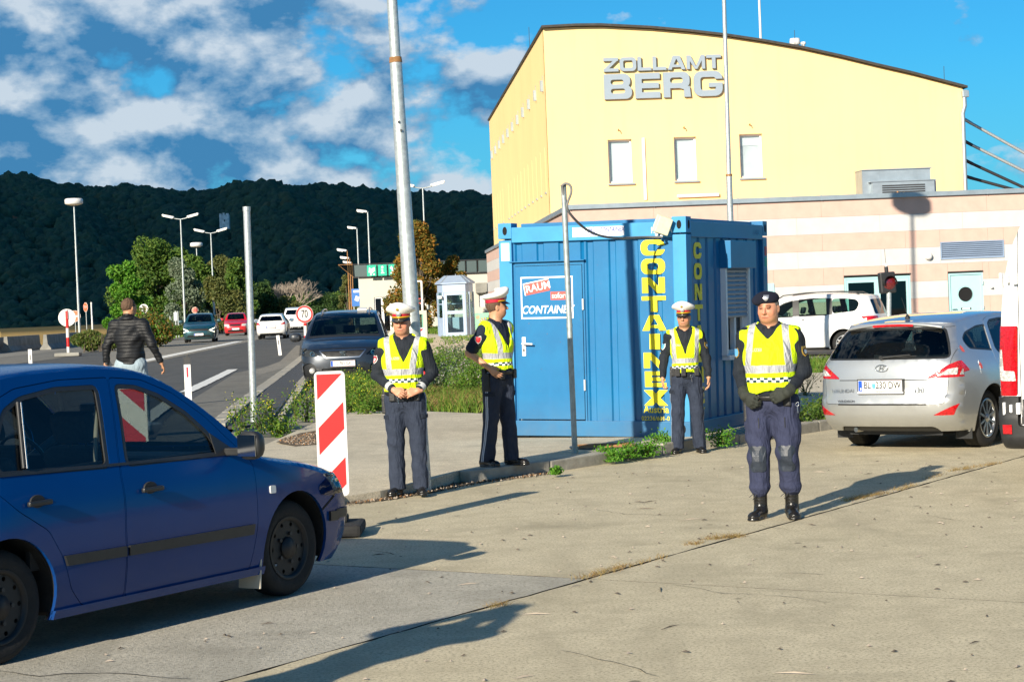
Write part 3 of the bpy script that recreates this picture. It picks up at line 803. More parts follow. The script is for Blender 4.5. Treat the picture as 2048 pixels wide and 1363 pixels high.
def reveal(par,o,mat,depth=.30):
 a,b,c,d=o;mb=MB()
 mb.box(a,a+.05,-.004,depth,c,d);mb.box(b-.05,b,-.004,depth,c,d);mb.box(a+.05,b-.05,-.004,depth,d-.05,d)
 return mb.build('frame',mat,par)
a,b,c,d=dwin
wd=bpy.data.objects.new('window',None);COL.objects.link(wd);wd.parent=low
reveal(wd,(a+.01,b-.003,c,d-.04),M['turquoise'])
mb=MB();wmid=(a+b)/2+.0
mb.box(wmid-.09,wmid+.09,.02,.12,0,d-.09);mb.box(a+.06,a+.13,.02,.12,0,d-.09);mb.box(b-.13,b-.06,.02,.12,0,d-.09)
mb.box(a+.13,wmid-.09,.02,.12,d-.2,d-.09);mb.box(wmid+.09,b-.13,.02,.12,d-.2,d-.09)
mb.box(a+.13,wmid-.09,.02,.12,0,.95);mb.box(wmid+.09,b-.13,.02,.12,0,.85)
mb.build('casement',M['turquoise'],wd)
mb=MB();mb.box(a+.13,wmid-.09,.06,.07,.95,d-.2);mb.box(wmid+.09,b-.13,.06,.07,.85,d-.2);mb.build('pane',M['glass_dark'],wd)
mb=MB();mb.box(a,b,.098,.10,0,d);mb.build('backing',M['black_hole'],wd)
mb=MB();mb.box(a,b,-.05,.10,d,d+.035);mb.box(ddoor[0],ddoor[1],-.05,.10,ddoor[3],ddoor[3]+.035);mb.build('lintel',M['roof_edge'],low)
a,b,c,d=ddoor
dr=bpy.data.objects.new('door',None);COL.objects.link(dr);dr.parent=low
reveal(dr,(a+.02,b,c,d-.03),M['turquoise'])
cxd,czd,rd=(a+b)/2,fz((1898+1968)/2,588),.225
circ=[(cxd+rd*math.cos(2*PI*k/28),czd+rd*math.sin(2*PI*k/28))for k in range(28)]
rec=[(a+.07,.02),(b-.05,.02),(b-.05,d-.08),(a+.07,d-.08)]
vs,fs=csg2d([rec,circ],lambda x,y:pip(rec,x,y)and not pip(circ,x,y));V,FF=extrude_tris(vs,fs,.05)
o=mk('leaf',V,FF,M['turquoise'],dr);o.location.y=.04
mb=MB();mb.box(cxd-.3,cxd+.3,.085,.095,czd-.3,czd+.3);mb.build('round_window',M['black_hole'],dr)
mb=MB();mb.lathe([(rd+.03,.03),(rd+.03,.042),(rd,.042),(rd,.03)],28,axis='y',M=Matrix.Translation((cxd,0,czd)));mb.build('ring',M['chrome_dull'],dr)
mb=MB();mb.box(cxd-.16,cxd+.16,.028,.04,czd-.47,czd-.41);mb.build('letter_slot',M['dark_metal'],dr)
mb=MB();mb.box(cxd-.12,cxd+.12,.024,.03,czd-.46,czd-.42);mb.build('plate',M['print_white'],dr)
mb=MB();mb.tube([(a+.12,.0,1.02),(a+.26,.0,1.02)],.014,8);mb.tube([(a+.12,.05,1.02),(a+.12,.0,1.02)],.014,8);mb.build('handle',M['chrome_dull'],dr)
mb=MB()
for zz in(d-.35,d-1.1):mb.tube([(b-.02,-.02,zz-.05),(b-.02,-.02,zz+.05)],.03,8)
mb.build('hinge',M['turquoise'],dr)
a,b,c,d=sdoor
mb=MB();mb.box(a,b,.0,.08,0,d);mb.box(b-.06,b,-.03,.0,0,d-.01);mb.tube([(b-.03,-.06,d-.35),(b-.03,-.06,d-.25)],.04,8);mb.build('door',M['turquoise'],low)
a,b,c,d=vent
ve=bpy.data.objects.new('louvre',None);COL.objects.link(ve);ve.parent=low
mb=MB();mb.box(a,b,-.03,.08,c,c+.035);mb.box(a,b,-.03,.08,d-.035,d);mb.box(a,a+.035,-.03,.08,c+.035,d-.035);mb.box(b-.035,b,-.03,.08,c+.035,d-.035);mb.build('frame',M['kiosk_blue'],ve)
mb=MB();mb.box(a+.03,b-.03,.07,.08,c+.03,d-.03);mb.build('backing',M['dark_metal'],ve)
n=8
for i in range(n):
 z0=c+.035+(d-c-.07)*i/n;mb=MB();h_=(d-c-.07)/n
 mb.add([(a+.036,-.02,z0),(b-.036,-.02,z0),(b-.036,.04,z0+h_*.95),(a+.036,.04,z0+h_*.95),(a+.036,-.012,z0),(b-.036,-.012,z0),(b-.036,.048,z0+h_*.95),(a+.036,.048,z0+h_*.95)],[(0,1,2,3),(7,6,5,4),(0,4,5,1),(3,2,6,7)])
 mb.build('slat',M['kiosk_blue'],ve)
sx_,sz_=fx(1860),fz(1860,512)
mb=MB();mb.lathe([(0.0,-.16),(.06,-.155),(.10,-.12),(.12,-.06),(.12,0)],20,axis='y',M=Matrix.Translation((sx_,0,sz_)));wl=mb.build('wall_lamp',M['plastic_white'],low)
sx_,sz_=fx(1984),fz(1984,574)
mb=MB();mb.lathe([(0.0,-.12),(.03,-.11),(.045,-.05),(.045,0)],14,axis='y',M=Matrix.Translation((sx_,0,sz_)));mb.build('camera',M['plastic_white'],low)
rb0,rb1=fx(1720),fx(1880);rz=top+.14
ub=thing('roof_vent_box','grey sheet metal ventilation box with louvres on the flat roof','vent',tuple(Vector((oL.x,oL.y,rise(0,60)))+bx*(rb0+1.15)+by*3.5+Vector((0,0,top))),YB)
w_=(rb1-rb0)*1.05
mb=MB();mb.box(0,w_*.86,.25,1.2,0,1.08);mb.box(w_*.86,w_*.93,.25,1.2,0,.72)
for i in range(5):mb.box(w_*.86*i/4-.008,w_*.86*i/4+.008,.243,.25,.0,1.085)
mb.box(-.02,w_*.88,.2,1.22,1.08,1.11);mb.build('housing',M['zinc'],ub)
mb=MB();mb.box(w_*.10,w_*.88,-.02,.25,0,.68);mb.box(w_*.07,w_*.90,-.06,.25,.68,.715);mb.build('duct',M['zinc'],ub)
for i in range(4):mb=MB();mb.box(w_*.22,w_*.76,-.035,-.02,.32+i*.07,.36+i*.07);mb.build('slat',M['dark_metal'],ub)
mb=MB();mb.lathe([(0,0),(.09,.02),(.10,.16),(.03,.22),(.03,.34)],10,M=Matrix.Translation((w_*.40,-.14,.02)));mb.build('alarm_light',M['rust'],ub)
oY=foot(1112,68.0);oY.z=0
yel=thing('customs_house','tall yellow rendered customs house with arched roof and grey letters ZOLLAMT BERG','building',(oY.x,oY.y,rise(0,68)),YB)
def yf(px,py):s,z=facade_xz(px,py,oY);return s,z-rise(0,68)
prof_px=[(1105,57),(1150,54.5),(1200,54),(1300,59),(1380,66),(1450,74),(1520,84.5),(1600,98.5),(1680,116),(1750,133),(1820,149),(1880,164.5),(1925,176)]
prof=[yf(*p)for p in prof_px];prof[0]=(0.0,prof[0][1])
LY=prof[-1][0];DY=33.2
wins=[]
for(x0,y0,x1,y1)in((1213,279,1263,366),(1345,274,1392,361),(1476,268,1524,355)):
 a,zt=yf((x0+x1)/2-(x1-x0)/2+2,y0);b,_=yf(x1,y0);_,zb=yf((x0+x1)/2,y1);_,zt=yf((x0+x1)/2,y0);wins.append((a,b,zb,zt))
outl=[(0,0)]+prof+[(LY,0)]
wl_=[[(a,c),(b,c),(b,d),(a,d)]for a,b,c,d in wins]
vs,fs=csg2d([outl]+wl_,lambda x,y:pip(outl,x,y)and not any(pip(w,x,y)for w in wl_));V,FF=extrude_tris(vs,fs,.32)
mk('front_wall',V,FF,M['yellow_render'],yel)
h0=prof[0][1]
mb=MB();
nsl=17;slots=[]
def side_y(px):
 d=ray(px,620);s=(d.x*oY.y-d.y*oY.x)/(d.y*by.x-d.x*by.y);return s
def side_z(px,py):
 s=side_y(px);P_=oY+by*s;d=ray(px,py);return CAMZ+d.z*(P_.y/d.y)-rise(0,68)
lo=[(0,0),(DY,0),(DY,h0),(0,h0)]
zt,zb=side_z(1109,288),side_z(1111,378)
sl_=[]
for i in range(17):
 if i in(11,):continue
 y0=1.2+i*1.95;sl_.append([(y0,zb),(y0+.16,zb),(y0+.16,zt),(y0,zt)])
vs,fs=csg2d([lo]+sl_,lambda x,y:pip(lo,x,y)and not any(pip(w,x,y)for w in sl_));V,FF=extrude_tris(vs,fs,.3)
V=[(y+.0,x if x>.001 else.001,z)for x,y,z in V]
o=mk('side_wall',V,FF,M['yellow_render'],yel)
mb=MB()
for s in sl_:mb.box(.10,.12,s[0][0]-.02,s[1][0]+.02,s[0][1],s[2][1])
mb.build('slot_panel',M['yellow_render'],yel)
for s in sl_:
 mb=MB();mb.box(-.05,.10,s[0][0]-.03,s[1][0]+.03,s[0][1]-.06,s[0][1]);mb.build('slot_sill',M['zinc'],yel)
z1,z2=side_z(1103,152),side_z(1103,178)
for i in range(11):
 y0=.95+i*3.05;mb=MB();mb.box(-.10,.0,y0-.07,y0+.07,z2-.1,z2+.28);mb.box(-.02,-.005,y0-.012,y0+.012,z2+.3,z1);mb.build('side_lamp',M['zinc'],yel)
mb=MB();mb.box(LY-.32,LY,.34,DY,0,prof[-1][1]-.05);mb.box(.3,LY-.32,DY-.3,DY,0,prof[-1][1]);mb.build('rear_wall',M['yellow_render'],yel)
vsr=[];fsr=[]
n=len(prof)
ov=[(-.07,h0+.01)]+[(x,z+.02)for x,z in prof[1:-1]]+[(LY+.12,prof[-1][1]-.02)]
for(x,z)in ov:vsr+=[(x,-.22,z),(x,DY+.1,z),(x,DY+.1,z+.075),(x,-.22,z+.075)]
for i in range(n-1):
 for a,b in((0,1),(1,2),(2,3),(3,0)):fsr.append((4*i+a,4*i+b,4*i+4+b,4*i+4+a))
fsr+=[(0,1,2,3),(4*n-4,4*n-1,4*n-2,4*n-3)]
mk('roof',vsr,fsr,M['roof_edge'],yel)
for i,(a,b,c,d)in enumerate(wins):
 w=bpy.data.objects.new('window',None);COL.objects.link(w);w.parent=yel
 mb=MB();t_=.065;yy=.16
 mb.box(a,a+t_,yy,yy+.07,c,d);mb.box(b-t_,b,yy,yy+.07,c,d);mb.box(a+t_,b-t_,yy,yy+.07,c,c+t_);mb.box(a+t_,b-t_,yy,yy+.07,d-t_,d);mb.build('frame',M['window_white'],w)
 mb=MB();mb.box(a+t_,b-t_,yy+.03,yy+.036,c+t_,d-t_);mb.build('pane',M['lens_clear'],w)
 mb=MB();zz=c+t_ if i<2 else d-.38;mb.box(a+t_,b-t_,yy+.08,yy+.09,zz,d-t_);mb.build('blind',M['blind'],w)
 mb=MB();mb.box(a-.02,b+.02,.26,.30,c-.02,d+.02);mb.build('room',M['blind']if i<2 else M['stone'],w)
 mb=MB();mb.box(a-.04,b+.05,-.09,.16,c-.07,c-.02);mb.build('sill',M['zinc'],w)
 mb=MB();mb.tube([((a+b)/2-.03,0,d+.30),((a+b)/2-.03,-.12,d+.34),((a+b)/2-.02,-.16,d+.26)],.018,6);mb.build('hook',M['rust'],w)
a,zt_=yf(1286,276);_,zb_=yf(1290,400)
mb=MB();mb.box(a-.045,a+.045,-.06,0,zb_,zt_);mb.build('cable_duct',M['plastic_white'],yel)
a,z_=yf(1354,393);b,_=yf(1437,390)
mb=MB();mb.box(a,b,-.12,0,z_-.04,z_+.06);mb.build('cable_duct',M['plastic_white'],yel)
def word(s,x0,x1,ytop,ybot,widths,gap,tk):
 s0,_=yf(x0,(ytop+ybot)/2);s1,_=yf(x1,(ytop+ybot)/2);_,zt=yf((x0+x1)/2,ytop);_,zb=yf((x0+x1)/2,ybot)
 hh=zt-zb;tot=sum(widths)+gap*(len(s)-1);k=(s1-s0)/tot;x=s0
 for ch,w in zip(s,widths):
  glyph_obj(ch,w*k,hh,tk*hh,.09,M['letter_grey'],yel,x,-.13,zb,'letter',.30);x+=(w+gap)*k
word('ZOLLAMT',1206,1441,113.5,141,[1,1.12,.92,.92,1.2,1.25,1],.10,.26)
word('BERG',1207,1444,146,196,[1,.9,.98,1.04],.12,.27)
def roofpt(px,py,back=1.2):s,z=yf(px,py);return s,back,z
s,z=yf(1533,82);mb=MB();mb.tube([(s,1.0,z-.3),(s,1.0,z+6)],[.045,.03],8);mb.build('antenna_mast',M['plastic_white'],yel)
s,z=yf(1608,97)
mb=MB();mb.lathe([(.13,0),(.13,.28),(.20,.30),(.17,.50),(0,.52)],14,M=Matrix.Translation((s-.05,1.2,z)));mb.lathe([(.06,0),(.06,.3),(.10,.32),(.08,.40),(0,.41)],12,M=Matrix.Translation((s+.2,1.0,z-.05)));mb.build('roof_cowl',M['plastic_white'],yel)
for(px,py)in((1894,168),(1594,96),(1050,130)):
 s,z=yf(px,py)
 if px<1100:s=0;mb=MB();mb.tube([(s,6,h0),(s,6,h0+.9)],.01,5)
 else:mb=MB();mb.tube([(s,.3,z),(s,.3,z+.65)],.01,5)
 mb.build('lightning_rod',M['dark_metal'],yel)
s,z=yf(1929,198);s2,z2=yf(1933,375)
mb=MB();mb.tube([(LY+.02,-.10,z+.08),(LY+.02,-.12,z-.25),(LY-.06,-.12,z-.5),(LY-.06,-.12,z2-.6)],.075,12);mb.build('downpipe',M['zinc'],yel)
mb=MB();mb.box(LY-.06,LY+.17,-.2,.1,z+.05,z+.27,bev=.02);mb.box(LY+.0,LY+.12,-.16,10,z+.18,z+.3);mb.build('gutter_head',M['zinc'],yel)
cs=thing('canopy_stays','four slanting steel stay rods running from the yellow wall corner to the right','steel stays',tuple(Vector((oY.x,oY.y,rise(0,68)))+bx*LY),YB)
for(y0,y1,m1)in((215,283,'plastic_white'),(262,322,'plastic_white'),(302,357,'dark_metal'),(340,372,'dark_metal')):
 _,za=yf(1937,y0);sb,zb_=yf(2048,y1);k=1.5
 mb=MB();mb.tube([(.05,1.5,za),((sb-LY)*.35,1.5,za+(zb_-za)*.35)],.06,8,1 if y0>215 else 0);mb.tube([((sb-LY)*.35,1.5,za+(zb_-za)*.35),((sb-LY)*k,1.5,za+(zb_-za)*k)],.055,8,0 if y0<302 else 1);mb.build('stay_rod',[M['galvanised'],M['dark_metal']],cs)
mb=MB();mb.box(.0,.12,1.3,1.7,3.5,prof[-1][1]-.6);mb.build('mast_plate',M['dark_metal'],cs)
YT=128.0
pL=foot(722,YT);pR=foot(992,YT+.3);tx=(pR-pL).length;ta=math.atan2(pR.y-pL.y,pR.x-pL.x)
zT=rise(0,YT)
tour=thing('tourist_office','white flat roofed office with slanting glass parapet and green pictogram panels','building',(pL.x,pL.y,zT),ta)
def tz(px,py,D=YT):return at(px,py,D).z-zT
hT=tz(740,555)
def txx(px):return(at(px,600,YT).x-pL.x)
wnd=[(txx(748),txx(781),0.0,tz(760,594)),(txx(958),txx(969),tz(965,613),tz(965,580))]
rc_=[(0,0),(tx,0),(tx,hT),(0,hT)];wl2=[[(a,c-.01),(b,c-.01),(b,d),(a,d)]for a,b,c,d in wnd]
vs,fs=csg2d([rc_]+wl2,lambda x,y:pip(rc_,x,y)and not any(pip(w,x,y)for w in wl2));V,FF=extrude_tris(vs,fs,.3)
mk('front_wall',V,FF,M['white_render'],tour)
mb=MB();mb.box(0,.3,.3,12,0,hT);mb.box(tx-.3,tx,.3,12,0,hT);mb.box(0,tx,0.01,12,hT,hT+.12);mb.box(.3,tx-.3,11.7,12,0,hT);mb.build('wall',M['white_render'],tour)
for(a,b,c,d)in wnd:
 w=bpy.data.objects.new('window',None);COL.objects.link(w);w.parent=tour
 mb=MB();mb.box(a,b,.2,.22,c,d);mb.build('pane',M['glass_dark'],w)
 mb=MB();mb.box(a,b,.24,.26,c,d);mb.build('room',M['interior_dark'],w)
 mb=MB();mb.box(a,a+.08,.1,.2,c,d);mb.box(b-.08,b,.1,.2,c,d);mb.box((a+b)/2-.08,(a+b)/2+.08,.1,.2,c,d);mb.box(a,b,.08,.2,d-.08,d);mb.build('frame',M['window_white'],w)
gz0,gz1=hT+.04,tz(740,528)
def par_seg(x0,x1,npan,slant=.55):
 pa=bpy.data.objects.new('parapet',None);COL.objects.link(pa);pa.parent=tour
 for i in range(npan+1):
  x=x0+(x1-x0)*i/npan;mb=MB();mb.tube([(x,-.1,gz0),(x,-slant,gz1)],.03,6);mb.build('post',M['dark_metal'],pa)
 for i in range(npan):
  xa,xb=x0+(x1-x0)*i/npan+.06,x0+(x1-x0)*(i+1)/npan-.06
  mk('pane',[(xa,-.12,gz0+.05),(xb,-.12,gz0+.05),(xb,-slant+.02,gz1-.05),(xa,-slant+.02,gz1-.05),(xa,-.10,gz0+.05),(xb,-.10,gz0+.05),(xb,-slant+.04,gz1-.05),(xa,-slant+.04,gz1-.05)],[(0,1,2,3),(7,6,5,4),(0,4,5,1),(2,6,7,3)],M['glass_par'],pa)
 mb=MB();mb.tube([(x0-.05,-slant,gz1),(x1+.05,-slant,gz1)],.035,6);mb.tube([(x0-.05,-.1,gz0),(x1+.05,-.1,gz0)],.05,6);mb.build('rail',M['dark_metal'],pa)
par_seg(-.3,tx*.28,3);par_seg(tx*.28,tx-.3,8)
mk('corner_pane',[(-.3,-.1,gz0),(-.3,-.55,gz1),(-1.2,-.3,gz1)],[(0,1,2),(2,1,0)],M['glass_room'],tour)
mb=MB();mb.tube([(-.3,-.1,gz0),(-1.25,-.3,gz1+.03),(-.3,-.55,gz1)],.03,6);mb.build('corner_rail',M['rust'],tour)
pz0,pz1=tz(750,552),tz(750,530)
for k_,(pa_,pb_,kind)in enumerate(((737,757,'map'),(759,778,'i'),(780,800,'x'))):
 a,b=txx(pa_),txx(pb_)-.05;mb=MB();mb.box(a,b,-.64,-.60,pz0,pz1)
 pn=mb.build('sign_panel',M['sign_green'],tour);cxp,czp=(a+b)/2,(pz0+pz1)/2;w2=(pz1-pz0)/2
 if kind=='i':
  mb=MB();mb.box(cxp-.05,cxp+.05,-.645,-.64,czp-w2*.55,czp+w2*.2);mb.box(cxp-.10,cxp+.12,-.6455,-.6405,czp-w2*.6,czp-w2*.42);mb.box(cxp-.10,cxp+.0,-.6455,-.6405,czp+.03,czp+w2*.2);mb.disc((cxp,-.645,czp+w2*.55),.08,(0,-1,0),14);mb.build('pictogram',M['sign_white'],pn)
 elif kind=='map':
  mb=MB();mb.prism([(cxp-.2,czp-.12),(cxp+.02,czp-.18),(cxp+.22,czp-.02),(cxp+.2,czp+.22),(cxp-.02,czp+.12),(cxp-.15,czp+.22)],-.646,-.641);mb.disc((cxp-.05,-.645,czp-.25),.06,(0,-1,0),12);mb.disc((cxp+.14,-.645,czp-.24),.06,(0,-1,0),12);mb.build('pictogram',M['sign_white'],pn)
 else:
  mb=MB();mb.prism([(cxp-.2,czp-.22),(cxp-.13,czp-.25),(cxp+.22,czp+.18),(cxp+.17,czp+.24)],-.646,-.641);mb.prism([(cxp+.2,czp-.22),(cxp+.13,czp-.25),(cxp-.22,czp+.12),(cxp-.1,czp+.26)],-.648,-.6465);mb.build('pictogram',M['sign_white'],pn)
a=txx(952);z0=tz(952,586);mb=MB();mb.box(a,a+.75,-.35,0,z0,z0+.65,bev=.03);mb.build('air_conditioner',M['barrier_concrete'],tour)
mw=foot(950,118);mwe=foot(1010,119)
mu=thing('painted_wall','low green wall painted with orange flowers beside the glass booth','wall',(mw.x,mw.y,mw.z),0)
mb=MB();mb.box(0,2.2,0,.15,0,1.0);mb.build('panel',M['mural'],mu)
for(x,z,r_)in((.55,.45,.28),(1.2,.62,.16),(1.6,.3,.2),(.2,.75,.12)):
 mb=MB()
 for k in range(9):
  a=2*PI*k/9;mb.prism([(x+r_*.3*math.cos(a-.3),z+r_*.3*math.sin(a-.3)),(x+r_*math.cos(a-.12),z+r_*math.sin(a-.12)),(x+r_*math.cos(a+.12),z+r_*math.sin(a+.12)),(x+r_*.3*math.cos(a+.3),z+r_*.3*math.sin(a+.3))],-.006,-.002)
 mb.build('painted_flower',M['mural_orange'],mu)
kp=foot(913,100);kr=R(-8)
kio=thing('glass_booth','pale blue metal and glass attendant booth with a hipped roof on the footway','booth',(kp.x,kp.y,kp.z),kr)
w_=.80;hk=2.62;cut=.32
foot_poly=[(-w_+cut,-w_),(w_-cut*.4,-w_),(w_,-w_+cut),(w_,w_),(-w_,w_),(-w_,-w_+cut)]
mb=MB();mb.prism(foot_poly,0,.06,plane='xy');mb.build('floor',M['kiosk_blue'],kio);mb=MB();mb.prism(foot_poly,hk-.42,hk,plane='xy');mb.build('fascia',M['kiosk_blue'],kio)
n=len(foot_poly)
for i in range(n):
 a=Vector(foot_poly[i]);b=Vector(foot_poly[(i+1)%n]);d=(b-a).normalized();ang=math.atan2(d.y,d.x);L=(b-a).length
 Mx=Matrix.Translation((a.x,a.y,0))@Matrix.Rotation(ang,4,'Z')
 mb=MB();mb.box(-.035,.035,-.03,.03,.06,hk-.42,M=Mx);mb.build('corner_post',M['kiosk_blue'],kio)
 if i==0:
  dr=bpy.data.objects.new('door',None);COL.objects.link(dr);dr.parent=kio;dr.location=(a.x,a.y,0);dr.rotation_euler=(0,0,ang)
  mb=MB();mb.box(.03,.20,0,.05,.06,hk-.43);mb.box(L-.16,L-.03,0,.05,.06,hk-.43);mb.box(.20,L-.16,0,.05,.06,.20);mb.box(.20,L-.16,0,.05,hk-.56,hk-.43);mb.box(.20,L-.16,0.01,.04,1.12,1.28);mb.build('frame',M['kiosk_blue'],dr)
  mb=MB();mb.box(.20,L-.16,.02,.028,.20,1.12);mb.box(.20,L-.16,.02,.028,1.28,hk-.56);mb.build('pane',M['glass_clear'],dr)
  mb=MB();mb.tube([(.14,-.06,1.05),(.26,-.06,1.05)],.014,6);mb.build('handle',M['chrome_dull'],dr)
 else:
  mb=MB();mb.box(.03,L-.03,0,.03,.06,.95,M=Mx);mb.build('lower_panel',M['kiosk_blue'],kio)
  mb=MB();mb.box(.03,L-.03,.01,.02,.95,hk-.42,M=Mx);mb.build('pane',M['glass_clear'],kio)
  mb=MB();mb.box(.03,L-.03,0,.03,1.6,1.66,M=Mx);mb.build('mullion',M['kiosk_blue'],kio)
ro=[(x*1.13,y*1.13)for x,y in foot_poly];ri=[(x*.55,y*.55)for x,y in foot_poly]
V=[(x,y,hk)for x,y in ro]+[(x,y,hk+.05)for x,y in ro]+[(x,y,hk+.42)for x,y in ri]
fs=[(i,(i+1)%n,n+(i+1)%n,n+i)for i in range(n)]+[(n+i,n+(i+1)%n,2*n+(i+1)%n,2*n+i)for i in range(n)]+[tuple(range(2*n,3*n)),tuple(reversed(range(n)))]
mk('roof',V,fs,M['kiosk_blue'],kio)
mb=MB()
for i in range(n):mb.tube([(ro[i][0],ro[i][1],hk+.06),(ri[i][0],ri[i][1],hk+.43)],.018,5)
mb.tube([(w_*.15,-.3,hk+.42),(w_*.15,-.3,hk+.49)],.02,5);mb.build('roof_seam',M['zinc'],kio)
mb=MB();mb.box(-.7,-.5,-1.05,-.78,1.9,2.05,bev=.02);mb.build('lamp',M['plastic_white'],kio)
cA=G(1380.5,869.5,PZ+.02);cA.z=PZ
cdir=R(-25.7)
cL,cW,cH=2.991,2.438,2.591
cloc=cA-Vector((math.cos(cdir),math.sin(cdir),0))*cW
con=thing('site_container','blue steel site office container with yellow CONTAINEX lettering and roller shutter window','container',(cloc.x,cloc.y,PZ+.035),cdir)
con.rotation_euler=(0,R(1.0),cdir)
cb,rail=M['container_blue'],M['container_rail']
Wc,Lc=cW,cL
for(x,y)in((0,0),(Wc-.17,0),(0,Lc-.17),(Wc-.17,Lc-.17)):
 mb=MB();mb.box(x,x+.17,y,y+.17,.18,cH-.21,bev=.008);mb.build('corner_post',rail if y==0 else cb,con)
 for z0 in(0.0,cH-.19):
  cx0=x;cy0=y
  mb=MB();mb.box(x-.004,x+.174,y-.004,y+.174,z0,z0+.18 if z0==0 else cH,bev=.006)
  cst=mb.build('corner_casting',rail if(y==0 and z0>1)else cb,con)
  zz=z0+.095
  ov1=[(x+.088+.030*math.cos(2*PI*k/16),zz+.052*math.sin(2*PI*k/16))for k in range(16)]
  if y==0:mb=MB();mb.prism(ov1,y-.0065,y-.002);mb.build('lashing_hole',M['black_hole'],cst)
  mb=MB()
  if x>1:
   ov2=[(y+.088+.030*math.cos(2*PI*k/16),zz+.052*math.sin(2*PI*k/16))for k in range(16)]
   mb.prism(ov2,x+.1745,x+.177,plane='yz')
  if x<1:
   ov2=[(y+.088+.030*math.cos(2*PI*k/16),zz+.052*math.sin(2*PI*k/16))for k in range(16)]
   mb.prism(ov2,x-.0065,x-.0045,plane='yz')
  if mb.v:mb.build('lashing_hole',M['black_hole'],cst)
def railbox(name,x0,x1,y0,y1,z0,z1,mat):mb=MB();mb.box(x0,x1,y0,y1,z0,z1,bev=.006);return mb.build(name,mat,con)
railbox('top_rail',.174,Wc-.174,.0,.10,cH-.24,cH-.055,rail);railbox('top_rail',Wc-.10,Wc,.174,Lc-.174,cH-.24,cH-.055,cb)
railbox('top_rail',0,.10,.174,Lc-.174,cH-.24,cH-.055,cb);railbox('top_rail',.174,Wc-.174,Lc-.10,Lc,cH-.24,cH-.055,cb)
railbox('roof_lip',.25,Wc-.25,.12,.20,cH-.055,cH-.01,cb);railbox('roof_lip',Wc-.22,Wc-.12,.25,Lc-.25,cH-.055,cH-.01,cb)
railbox('bottom_rail',.174,Wc-.174,.0,.10,.0,.185,cb);railbox('bottom_rail',Wc-.10,Wc,.174,Lc-.174,.0,.17,cb)
railbox('bottom_rail',0,.10,.174,Lc-.174,.0,.17,cb);railbox('bottom_rail',.174,Wc-.174,Lc-.10,Lc,.0,.17,cb)
mb=MB();mb.box(.12,Wc-.12,.12,Lc-.12,cH-.10,cH-.06);mb.build('roof',cb,con)
mb=MB();mb.box(.12,Wc-.12,.12,Lc-.12,.03,.12);mb.build('floor',M['dark_metal'],con)
def ribbed(name,u0,u1,z0,z1,place,mat,pitch=.30,depth=.022,holes=()):
 """profile along u; place(u, d, z) -> local point"""
 us=[];u=u0;
 ps=[(u0,0)]
 k=0
 while u<u1-.001:
  e=min(u1,u+pitch)
  for(f,d)in((.08,0),(.14,depth),(.36,depth),(.42,0)):
   q=u+f*pitch/0.5*.5
   if q<e:ps.append((q,d))
  u=e
 ps.append((u1,0));ps=sorted(set(ps))
 V=[];F_=[]
 zl=sorted({z0,z1}|{h for ho in holes for h in ho[2:]})
 for(uu,d)in ps:
  for z in zl:V.append(place(uu,d,z))
 nz=len(zl)
 for i in range(len(ps)-1):
  for j in range(nz-1):
   cu,cz=(ps[i][0]+ps[i+1][0])/2,(zl[j]+zl[j+1])/2
   if any(a<cu<b and c<cz<d for a,b,c,d in holes):continue
   F_.append((i*nz+j,(i+1)*nz+j,(i+1)*nz+j+1,i*nz+j+1))
 return mk(name,V,F_,mat,con)
doorx0,doorx1,doorz1=.20,1.085,2.06
ribbed('wall_panel',doorx1+.03,Wc-.17,.185,cH-.24,lambda u,d,z:(u,.05+d,z),cb,.29)
ribbed('wall_panel',.17,doorx1+.03,doorz1+.05,cH-.24,lambda u,d,z:(u,.05+d,z),cb,.29)
mb=MB();mb.box(.17,doorx0-.005,.045,.06,.185,doorz1+.05);mb.box(doorx1+.008,doorx1+.03,.03,.06,.185,doorz1+.05);mb.box(doorx0-.005,doorx1+.008,.03,.06,doorz1+.006,doorz1+.05);mb.build('door_frame',cb,con)
wy0,wy1,wz0,wz1=1.30,2.22,.88,2.28
ribbed('wall_panel',.17,wy0,.17,cH-.24,lambda u,d,z:(Wc-.05-d,u,z),cb,.29)
ribbed('wall_panel',wy1,Lc-.17,.17,cH-.24,lambda u,d,z:(Wc-.05-d,u,z),cb,.29)
ribbed('wall_panel',wy0,wy1,.17,wz0,lambda u,d,z:(Wc-.05-d,u,z),cb,.29)
ribbed('wall_panel',wy0,wy1,wz1,cH-.24,lambda u,d,z:(Wc-.05-d,u,z),cb,.29)
ribbed('wall_panel',.17,Lc-.17,.17,cH-.24,lambda u,d,z:(.05+d,u,z),cb,.29)
ribbed('wall_panel',.17,Wc-.17,.17,cH-.24,lambda u,d,z:(u,Lc-.05-d,z),cb,.29)
mb=MB();mb.box(.09,Wc-.17,.11,.13,.13,cH-.12);mb.box(.08,.10,.13,Lc-.1,.13,cH-.12);mb.box(.1,Wc-.1,Lc-.13,Lc-.11,.13,cH-.12)
for(a,b,c,d)in((.13,wy0,.13,cH-.12),(wy1,Lc-.13,.13,cH-.12),(wy0,wy1,.13,wz0),(wy0,wy1,wz1,cH-.12)):mb.box(Wc-.13,Wc-.11,a,b,c,d)
mb.build('lining',M['blind'],con)
dr=bpy.data.objects.new('door',None);COL.objects.link(dr);dr.parent=con
mb=MB();mb.box(doorx0,doorx1,.028,.06,.20,doorz1,bev=.004);mb.build('leaf',cb,dr)
mb=MB();mb.box(doorx0-.06,doorx1+.05,-.02,.045,doorz1+.05,doorz1+.062);mb.build('drip_rail',cb,dr)
mb=MB();mb.box(doorx0+.075,doorx0+.125,.015,.028,.97,1.20,bev=.004);mb.build('handle_plate',M['print_white'],dr)
